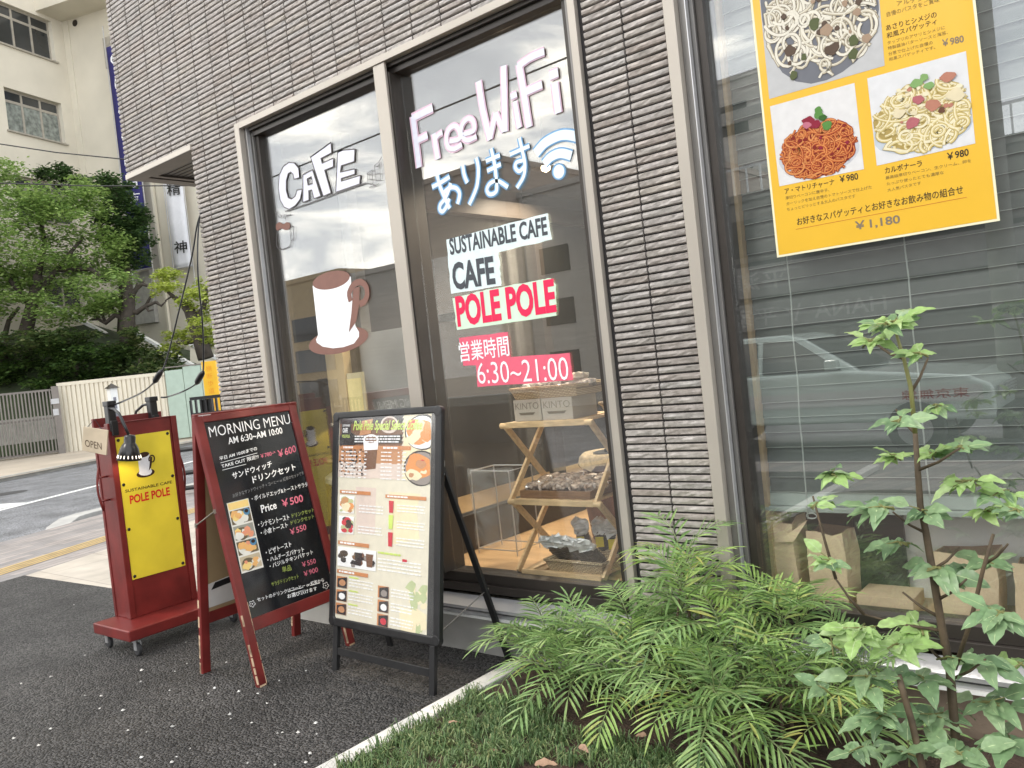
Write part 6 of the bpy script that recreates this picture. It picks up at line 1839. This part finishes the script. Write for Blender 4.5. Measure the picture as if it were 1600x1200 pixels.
# school building: wall A recedes to the right, wall B comes forward from the inner corner
cA = dep(112, 150, 40.0); cA.z = 0
dA = V((-math.sin(rad(19.5)), math.cos(rad(19.5)), 0)); dB = V((dA.y, -dA.x, 0))
PSA = Plane(cA, dA, (0, 0, 1)); PSB = Plane(cA, dB, (0, 0, 1))
sch = thing('school_building', 'tall cream school block with sliding windows behind the trees', 'building', (cA.x, cA.y, 0))
topz = 24.0
M['frosted'] = mat('frosted_glass', (.20, .22, .20), rough=.25, var=.45, vs=5, spec=.6)
M['dglass'] = mat('dark_glass', (.03, .033, .035), rough=.08, var=.3, vs=.6, spec=.8)
M['walum'] = mat('window_aluminium', (.40, .37, .32), rough=.4, metal=.3)
wins = []
for quad in (((6, 137), (95, 160), (93, 221), (14, 205)), ((-10, 4), (78, 33), (77, 91), (-6, 66))):
    us = [PSA.uv(*p) for p in quad]; wins.append((min(us[0][0], us[3][0]), max(us[1][0], us[2][0]), (us[2][1] + us[3][1]) / 2, (us[0][1] + us[1][1]) / 2))
u_l = max(w_[0] for w_ in wins); u_r = wins[0][1]
wl0, wl1 = wins[0][0], wins[0][1]
zs = sorted([(w_[2], w_[3]) for w_ in wins])
fh = zs[1][0] - zs[0][0]
allz = [zs[0][0] - fh * k for k in (2, 1)] + [zs[0][0], zs[1][0], zs[1][0] + fh]
wh = zs[0][1] - zs[0][0]
cols_u = [(wl0 - 7.2 * k, wl1 - 7.2 * k) for k in range(3)]
q = MB()
# wall A: piers and bands left around the openings
edges = sorted([x for c in cols_u for x in c])
lft = edges[0] - 6
last = lft
for c in sorted(cols_u):
    q.pb(PSA, last, c[0], 0, topz, -.5, 0); last = c[1]
q.pb(PSA, last, 0.0, 0, topz, -.5, 0)
for c in cols_u:
    zl = 0
    for z in allz:
        q.pb(PSA, c[0], c[1], zl, z, -.5, -.001); zl = z + wh
    q.pb(PSA, c[0], c[1], zl, topz, -.5, -.001)
# wall B with the upper storey standing forward
q.pb(PSB, 0.02, 18, 0, topz, -.5, 0)
u_s, v_s = PSB.uv(103, 33)
q.pb(PSB, -.9, 18, v_s, topz, .001, 1.5)
q.pb(PSB, -.02, .35, 0, v_s - .002, .0, .05)
wa = q.build('wall', M['cream'], sch)
for c in cols_u:
    for z in allz:
        w_ = MB(); a0, a1 = c; nn = -.22; n_l = 3
        w_.pb(PSA, a0 + .001, a1 - .001, z + .001, z + .08, nn - .05, nn); w_.pb(PSA, a0 + .001, a1 - .001, z + wh - .08, z + wh - .001, nn - .05, nn); w_.pb(PSA, a0 + .001, a1 - .001, z + wh * .70, z + wh * .76, nn - .05, nn)
        for k in range(n_l + 1):
            u = a0 + .04 + (a1 - a0 - .08) * k / n_l; w_.pb(PSA, u - .05, u + .05, z + .081, z + wh - .081, nn - .045, nn + .012)
        w_.pb(PSA, a0 - .1, a1 + .1, z - .07, z - .001, .001, .10)
        wo = w_.build('window', M['walum'], sch)
        low = z == zs[0][0]
        w_ = MB(); w_.pb(PSA, a0 + .02, a1 - .02, z + .02, z + wh * .70, nn - .045, nn - .02); w_.build('pane', M['frosted'] if low else M['dglass'], wo)
        w_ = MB(); w_.pb(PSA, a0 + .02, a1 - .02, z + wh * .76, z + wh - .02, nn - .045, nn - .02); w_.build('transom', M['dglass'], wo)
q = MB(); q.disc(PSB.hit(117, 36, .02), .16, PSB.n, 16); q.build('vent', M['bronze'], sch)
q = MB(); p_ = PSB.uv(165, 62); q.pb(PSB, p_[0], p_[0] + 1.5, p_[1] - 1.4, p_[1], .002, .2); q.build('side_window', M['walum'], sch)
q = MB(); a_s = PSB.uv(209, 428); b_s = PSB.uv(249, 503); q.pb(PSB, a_s[0], b_s[0], b_s[1], a_s[1], .002, .25); q.build('grey_panel', mat('grey_shutter', (.36, .35, .32), rough=.7), sch)
q = MB(); c_s = PSB.uv(244, 330); q.pb(PSB, c_s[0], c_s[0] + .12, 3, topz, .06, .2); q.pb(PSB, a_s[0] - .25, a_s[0] - .13, 3, a_s[1] + .2, .06, .2); q.build('drain_pipe', M['cream2'], sch)
# banners hung before wall B
PBn = Plane(PSB.at(0, 0, .55), dB, (0, 0, 1))
def banner(px_tl, px_br, top, m, label, chars, mi_col):
    (ul, vl), (ur, vr) = PBn.uv(*px_tl), PBn.uv(*px_br)
    q = MB(); n = 24; vs = []; fs = []
    for j in range(n + 1):
        for i in range(4):
            u = ul + (ur - ul) * i / 3; v = vr + (top - vr) * j / n
            vs.append(PBn.at(u, v, .05 * mnoise.noise((i * .6, j * .45, ul)) * (1 if 0 < i < 3 else .2)))
    for j in range(n):
        for i in range(3): fs.append((j * 4 + i, j * 4 + i + 1, (j + 1) * 4 + i + 1, (j + 1) * 4 + i))
    q.add(vs, fs); o = q.build('banner', m, smooth=True); tag(o, label, 'banner', 'cloth banners on the school wall')
    s_ = o.modifiers.new('thickness', 'SOLIDIFY'); s_.thickness = .01
    q = MB()
    for ch_, pxc, hpx in chars:
        text3(q, ch_, PBn.hit(pxc[0] - hpx * .48, pxc[1] + hpx * .52, .07), PBn.hit(pxc[0] + hpx * .48, pxc[1] + hpx * .40, .07), PBn.hit(pxc[0] - hpx * .56, pxc[1] - hpx * .40, .07), 0, .01)
    q.build('lettering', mi_col, o)
    q = MB(); q.tube([PBn.at(ul - .06, vr - 1.2, 0), PBn.at(ul - .06, top + 1, 0)], .025, 6); q.tube([PBn.at(ur + .06, vr - 1.2, 0), PBn.at(ur + .06, top + 1, 0)], .025, 6); q.tube([PBn.at(ul - .05, vr - .02, 0), PBn.at(ur + .05, vr - .02, 0)], .03, 6)
    q.build('rope', M['silver'], o)
tb = PBn.uv(170, 73)[1]
banner((192, 291), (237, 418), tb, mat('blue_cloth', (.028, .025, .15), rough=.8, var=.06), 'long dark blue banner with white characters on the school wall', [('自', (207, 286), 17), ('海', (211, 309), 18), ('由', (203, 250), 17), ('と', (198, 210), 17), ('心', (193, 170), 17), ('は', (188, 130), 17), ('◎', (183, 92), 20)], M['lwhite'])
banner((256.5, 285), (300, 415), PBn.uv(262, 230)[1], mat('white_cloth', (.82, .82, .86), rough=.8, var=.03), 'white banner with black characters on the school wall', [('精', (272, 295), 22), ('神', (283, 386), 21)], M['black'])
# stair parapets
def parapet(pts, d, label, cap=True):
    P = [dep(x, y, d) for x, y in pts]; 
    back = V((CF.x, CF.y, 0)) * .22
    q = MB(); q.prism(P, back); o = q.build('stair_wall', M['cream2']); tag(o, label, 'stair wall', 'sloping stair walls')
    q = MB()
    q.beam(P[0] + back * .5 + V((0, 0, .05)), P[1] + back * .5 + V((0, 0, .05)), .34, .12); q.build('coping', M['white'], o)
parapet([(60, 468), (166, 524), (166, 560), (60, 560)], 35.5, 'sloping cream stair wall half hidden by the big tree')
parapet([(208, 520), (300, 573), (303, 600), (208, 600)], 33.6, 'long sloping cream stair wall with white coping')
parapet([(297, 539), (345, 566), (345, 600), (297, 600)], 34.6, 'short sloping cream stair wall next to the cafe corner')

# trees --------------------------------------------------------------------------
def ltree(name, label, leafcols, clumps, trunk, limbs, nleaf, lsz, seed, depth, cat='tree', group='trees on the slope', flatness=.5, bare=()):
    """clumps: (px,py,rx,ry) in photo pixels at the tree's own distance, spread in depth"""
    r = random.Random(seed)
    base = dep(*trunk[0], depth)
    t = thing(name, label, cat, base, group)
    q = MB(); k0 = depth / FPX; cl3 = []
    for (x, y, rx, ry) in clumps:
        cl3.append((dep(x, y, depth + r.uniform(-1, 1) * rx * k0 * .9), rx * k0, ry * k0))
    tot = sum(a[1] * a[2] for a in cl3)
    for c, rx, ry in cl3:
        subs = [(V((r.gauss(0, .5), r.gauss(0, .5), r.gauss(0, .45)))) for _ in range(max(4, int(9)))]
        for _ in range(int(nleaf * rx * ry / tot)):
            s_ = subs[int(r.random() * len(subs))]; g_ = V((r.gauss(0, .27), r.gauss(0, .27), r.gauss(0, .16)))
            v = s_ + g_
            if v.length > 1.15: continue
            p = c + V((v.x * rx, v.y * rx, v.z * ry)); L = lsz * r.uniform(.6, 1.3)
            a = r.uniform(0, 6.28); el = r.uniform(-.5, .35); d = V((math.cos(a) * math.cos(el), math.sin(a) * math.cos(el), math.sin(el)))
            n_ = V((r.gauss(0, flatness), r.gauss(0, flatness), 1)).normalized(); s = d.cross(n_)
            if s.length < .1: continue
            s = s.normalized() * L * .32
            q.add([p, p + d * L * .45 + s, p + d * L, p + d * L * .45 - s], [(0, 1, 2, 3)])
    bark = mat('bark', (.055, .045, .036), rough=.9, var=.3)
    w_ = MB()
    def limb(pts, r0, r1):
        P = [dep(x, y, depth + (dz[0] if dz else 0)) for x, y, *dz in pts]; n = len(P)
        w_.tube(P, [r0 + (r1 - r0) * i / (n - 1) for i in range(n)], 8)
    limb(trunk, trunk_r := .010 * depth * (1.0 if cat == 'tree' else .4), .006 * depth * (1 if cat == 'tree' else .4))
    for L in limbs: limb(L, .0042 * depth, .0018 * depth)
    for L in bare: limb(L, .0022 * depth, .0008 * depth)
    w_.build('trunk', bark, t, smooth=True)
    q.build('crown' if cat == 'tree' else 'foliage', leafmat('leaves_' + name, leafcols, rough=.5, transl=.38), t)
    return t


G1 = [S(92, 120, 62), S(150, 176, 98), S(122, 152, 82), S(174, 196, 120), S(106, 138, 72)]
G2 = [S(40, 62, 36), S(84, 112, 62), S(60, 86, 48), S(100, 124, 72)]
G3 = [S(120, 140, 44), S(186, 198, 96), S(150, 168, 66), S(198, 204, 120)]
G4 = [S(38, 60, 30), S(80, 108, 50), S(56, 84, 40), S(96, 120, 62)]
ltree('broad_maple', 'large light green maple filling the left edge of the photo', G1,
      [(-40, 300, 70, 60), (30, 300, 60, 45), (70, 330, 55, 45), (120, 330, 50, 42), (20, 380, 70, 50), (100, 385, 60, 40), (160, 385, 45, 40), (40, 430, 70, 40), (120, 430, 60, 36), (165, 450, 50, 34), (-30, 400, 70, 60), (20, 470, 60, 30), (95, 480, 60, 30), (150, 480, 40, 22), (-50, 470, 60, 50), (10, 275, 40, 28), (130, 300, 34, 26), (185, 430, 26, 20)],
      [(36, 575), (40, 520), (52, 470), (60, 430)], [[(52, 470), (90, 420), (130, 370)], [(50, 480), (10, 430), (-30, 380)], [(60, 430), (70, 380), (60, 320)], [(90, 420), (140, 420), (170, 440)], [(8, 575), (6, 530), (14, 500), (30, 480)]], 46000, .155, 4, 32.5)
ltree('dark_maple', 'dark green maple behind the light one, before the blue banner', G2,
      [(172, 296, 34, 26), (165, 310, 40, 30), (192, 335, 34, 28), (190, 350, 42, 32), (215, 370, 26, 26), (175, 375, 40, 30), (200, 400, 34, 24), (222, 340, 22, 20), (120, 285, 30, 20), (95, 272, 30, 18), (75, 265, 26, 16), (210, 410, 26, 16)],
      [(196, 520), (198, 470), (194, 420), (190, 360)], [[(194, 420), (170, 380), (150, 340)], [(192, 390), (215, 360), (225, 340)], [(190, 360), (180, 320), (186, 290)]], 19000, .16, 8, 35)
ltree('pollarded_tree', 'bare twisted tree with few leaves at the foot of the stairs', G1,
      [(178, 470, 34, 16), (160, 462, 30, 16), (196, 465, 20, 12)], [(200, 540), (199, 500), (201, 470), (198, 455)],
      [[(201, 485), (214, 488), (228, 478), (244, 472)], [(200, 470), (206, 462), (214, 450), (222, 444), (230, 446)], [(200, 500), (180, 492), (165, 505), (152, 498)], [(199, 470), (188, 462), (174, 470)]], 900, .18, 12, 32.0,
      bare=([(244, 472), (252, 478), (260, 470)], [(228, 478), (236, 462), (246, 458)], [(214, 450), (214, 442)], [(165, 505), (158, 486), (146, 480)], [(152, 498), (140, 500)], [(228, 478), (232, 486), (240, 484)], [(222, 444), (226, 438)], [(180, 492), (176, 480)]))
ltree('yellow_green_tree', 'small yellow green tree leaning by the cafe corner', G3,
      [(270, 440, 28, 22), (258, 450, 22, 16), (320, 445, 22, 24), (300, 470, 26, 20), (325, 480, 22, 24), (315, 505, 26, 18), (280, 525, 26, 16), (310, 535, 24, 16), (268, 545, 16, 12), (330, 530, 18, 20), (250, 430, 14, 10), (335, 460, 14, 20)],
      [(322, 560), (312, 530), (304, 505), (296, 485), (285, 470)], [[(304, 505), (318, 480), (324, 450)], [(296, 485), (276, 468), (262, 456)], [(312, 530), (290, 535), (276, 535)]], 7000, .145, 15, 30.0,
      bare=([(285, 470), (270, 462), (258, 470)],))
for i, (lab, cl, dp, n) in enumerate((('dark leafy shrub along the top of the slope above the gate', [(-30, 560, 50, 30), (30, 570, 50, 26), (80, 575, 46, 24), (20, 595, 50, 16), (80, 598, 40, 14), (-30, 592, 40, 18)], 31.2, 6500),
                                       ('dark leafy shrub behind the ribbed wall', [(120, 560, 44, 26), (160, 570, 40, 24), (130, 585, 40, 16), (180, 560, 34, 26), (100, 545, 40, 22), (75, 545, 40, 22)], 31.4, 5200),
                                       ('round dark shrub below the stair wall', [(220, 560, 40, 26), (255, 565, 30, 20), (235, 580, 40, 14), (195, 545, 30, 22), (205, 520, 22, 22), (70, 530, 40, 18), (115, 527, 40, 16), (20, 535, 40, 18)], 30.9, 6800))):
    ltree('leafy_shrub', lab, G4 if i != 2 else [S(44, 62, 36), S(90, 112, 60), S(64, 86, 46), S(124, 130, 84)], cl, [(cl[0][0], cl[0][1] + 34), (cl[0][0], cl[0][1])], [], n, .17, 20 + i, dp, cat='shrub', group='shrubs on the slope')
# overhead wires
for i, (a, b) in enumerate((((-40, 219), (215, 251)), ((-40, 285), (330, 290)))):
    q = MB(); A = dep(*a, 24); B = dep(*b, 24); q.tube([A, A.lerp(B, .5) + V((0, 0, -.06)), B], .018, 5)
    tag(q.build('overhead_wire', M['black']), ['thin overhead wire crossing the school wall just below the windows', 'thin overhead wire crossing the two banners'][i], 'wire', 'overhead wires')

# ================================================================== the opposite side of the front street (seen in the panes)
def facade(name, label, x0, x1, y, top, m, bands=(), win=None, deep=6, z0=-.12):
    b = thing(name, label, 'building', ((x0 + x1) / 2, y - deep / 2, 0), 'buildings across the front street')
    q = MB(); q.bb(x0, x1, y - deep, y, z0, top); q.bb(x0 - .05, x1 + .05, y - deep - .05, y + .06, top + .001, top + .18)
    o = q.build('wall', m, b)
    if win:
        (w_, h_, dx, dz, zs_) = win; z = zs_
        while z + h_ < top - .3:
            q = MB(); x = x0 + .6
            while x + w_ < x1 - .3: q.bb(x, x + w_, y + .004, y + .03, z, z + h_); x += dx
            if q.v: q.build('window_row', M['dglass'], b)
            z += dz
    for (za, zb, mm) in bands:
        q = MB(); q.bb(x0 - .02, x1 + .02, y + .035, y + .16, za, zb); q.build('band', mm, b)
    return b


BR_ = mat('brown_siding', (.46, .385, .325), rough=.8, var=.12, stretch=(.3, .3, 14), vs=2)
GR_ = mat('grey_siding', (.50, .475, .44), rough=.8, var=.1, stretch=(.3, .3, 10), vs=2)
SB_ = mat('shop_sign_band', (.27, .26, .245), rough=.7); SH_ = mat('shop_wall', (.20, .19, .175), rough=.8, var=.1)
DK_ = mat('dark_band', (.05, .05, .05), rough=.6)
PL_ = mat('pale_band', (.34, .33, .31), rough=.7)
facade('beige_block', 'beige office block across the front street', -28.2, -24.4, -14, 5.4, mat('beige_tile', (.52, .40, .24), rough=.8, var=.08), win=(2.4, .9, 3.0, 1.25, .6))
facade('grey_house', 'plain grey house across the front street', -24.3, -21.2, -14.5, 5.2, GR_)
facade('brown_block', 'dark brown sided block across the front street', -19.9, -16.15, -14, 7.6, BR_, bands=((3.0, 3.25, DK_),))
facade('low_block', 'low flat roofed block across the front street', -16.1, -13.1, -14.6, 6.5, GR_, win=(1.1, .8, 1.7, 1.6, .8))
facade('brown_flats', 'brown flats with rows of dark windows across the front street', -13.0, -9.7, -13.6, 6.1, BR_, win=(1.25, .75, 1.6, 1.35, .7))
facade('tall_flats', 'tall grey flats standing behind the shops across the front street', -15.5, -6.5, -26, 11.6, GR_, win=(1.8, 1.2, 2.6, 2.5, 2.0), bands=[(2.4 + 2.5 * k, 2.9 + 2.5 * k, PL_) for k in range(4)])
shop = facade('shop_row', 'long grey two storey shop row across the front street', -9.6, 5, -13.4, 4.7, SH_, bands=((2.35, 3.1, SB_), (1.55, 2.2, SB_), (3.1, 3.2, DK_)), win=(1.5, .9, 2.3, 2.4, 3.35))
q = MB()
text3(q, '平瀬', (-7.3, -13.235, 2.5), (-8.7, -13.235, 2.5), (-7.3, -13.235, 2.95), 0, .01); text3(q, 'HANA ヤ 平家', (-5.2, -13.235, 1.65), (-8.8, -13.235, 1.65), (-5.2, -13.235, 2.1), 0, .01)
q.build('lettering', mat('faded_letters', (.42, .41, .39), rough=.8), shop)
q = MB()
for k in range(40): q.bb(-9.6 + k * .35, -9.56 + k * .35, -13.5, -13.46, 4.9, 5.5)
q.bb(-9.6, 4.4, -13.5, -13.46, 5.5, 5.56); q.build('roof_railing', M['silver'], shop)
q = MB(); q.tube([(-1.75, -5.4, -.12), (-1.75, -5.4, 9)], [.16, .12], 12); up = q.build('utility_pole', M['conc'], smooth=True); tag(up, 'concrete utility pole on the far kerb of the front street', 'pole')
for k, (z, y) in enumerate(((7.4, -5.2), (7.7, -5.4), (8.0, -5.6), (6.4, -5.4))):
    q = MB(); q.tube([(-40, y, z + .1), (-20, y, z - .25), (0, y, z), (20, y, z - .25)], .018, 5); tag(q.build('overhead_wire', M['black']), 'overhead wire running above the front street', 'wire', 'street wires')
q = MB()
for k in range(46): q.bb(-17 + k * .12, -16.97 + k * .12, -5.6, -5.57, 0, 1.0)
q.bb(-17, -11.5, -5.62, -5.55, 1.0, 1.05); tag(q.build('railing', M['blackm']), 'black pedestrian railing along the front street', 'railing')
# taxi
tx = thing('taxi', 'pale green saloon taxi waiting at the kerb of the front street', 'taxi', (-3.9, -4.9, -.12))
M['taxi'] = mat('taxi_green', (.66, .76, .70), rough=.2, var=.02, coat=.8)
M['taxiw'] = mat('taxi_white', (.72, .72, .70), rough=.2, var=.02, coat=.8)
X = lambda x: -1.72 - x                                           # x metres back from the front bumper
bodyp = [(0, .32), (.02, .70), (.25, .82), (1.32, .94), (1.55, .96), (3.75, .97), (4.55, .93), (4.68, .80), (4.70, .34)]
roofp = [(1.40, .93), (2.12, 1.40), (2.35, 1.46), (3.35, 1.47), (3.6, 1.43), (4.12, .96)]
q = MB(); q.prism([V((X(a), -4.05, z - .06)) for a, z in bodyp], (0, -1.68, 0)); q.build('body', M['taxi'], tx, bevel=.05, bseg=4)
q = MB()
P0 = [V((X(a), -4.14 - .16 * max(0, (z - .95)) * 2, z - .06)) for a, z in roofp]; P1_ = [V((p.x, -9.78 - p.y, p.z)) for p in P0]
n = len(P0); q.add(P0 + P1_, [tuple(range(n)), tuple(range(2 * n - 1, n - 1, -1))] + [(i, i + n, (i + 1) % n + n, (i + 1) % n) for i in range(n)]); cb_ = q.build('cabin', M['taxi'], tx, bevel=.03, bseg=3)
q = MB()
def side(pts): q.prism([V((X(a), -4.128 - .16 * max(0, (z - .95)) * 2, z - .06)) for a, z in pts], (0, .010, 0))
side([(1.62, .97), (2.20, 1.37), (2.62, 1.40), (2.62, .98)]); side([(2.70, .98), (2.70, 1.40), (3.32, 1.40), (3.86, .99)])
q.prism([V((X(1.44), -4.25, .905)), V((X(1.44), -5.5, .905)), V((X(2.09), -5.42, 1.30)), V((X(2.09), -4.34, 1.30))], V((.02, 0, .02)))
q.build('side_window', mat('car_glass', (.03, .035, .035), rough=.05, spec=.8), cb_)
q = MB(); q.bb(X(4.6), X(.12), -4.046, -4.040, .48, .66); q.build('side_band', M['taxiw'], tx)
q = MB(); text3(q, '東京無線', (X(.25), -4.034, .52), (X(.95), -4.034, .52), (X(.25), -4.034, .63), 0, .01)
q.build('lettering', flat('taxi_red', S(170, 60, 60)), tx)
for a in (.82, 3.62):
    for y in (-4.06, -5.72):
        q = MB(); q.lathe([(.18, -.09), (.30, -.085), (.31, -.06), (.31, .06), (.30, .085), (.18, .09)], (X(a), y, .19), (0, 1, 0), 24); wv = q.build('wheel', M['rubber'], tx, smooth=False)
        q = MB(); q.lathe([(.05, -.1), (.19, -.095), (.19, .095), (.05, .1)], (X(a), y, .19), (0, 1, 0), 20); q.build('hubcap', M['silver'], wv)
for y in (-4.32, -5.46):
    q = MB(); q.bb(X(-.02), X(-.005), y - .16, y + .16, .50, .62); q.build('headlight', M['silver'], tx)
q = MB()
for k in range(5): q.bb(X(-.03), X(-.008), -5.2, -4.58, .46 + k * .035, .475 + k * .035)
q.build('grille', M['silver'], tx)
q = MB(); q.bb(X(-.12), X(.02), -5.72, -4.06, .20, .36); q.build('bumper', M['rubber'], tx, bevel=.03)
q = MB(); q.bb(X(1.75), X(1.6), -4.03, -3.88, .93, 1.05); q.build('mirror', M['taxi'], tx, bevel=.02)
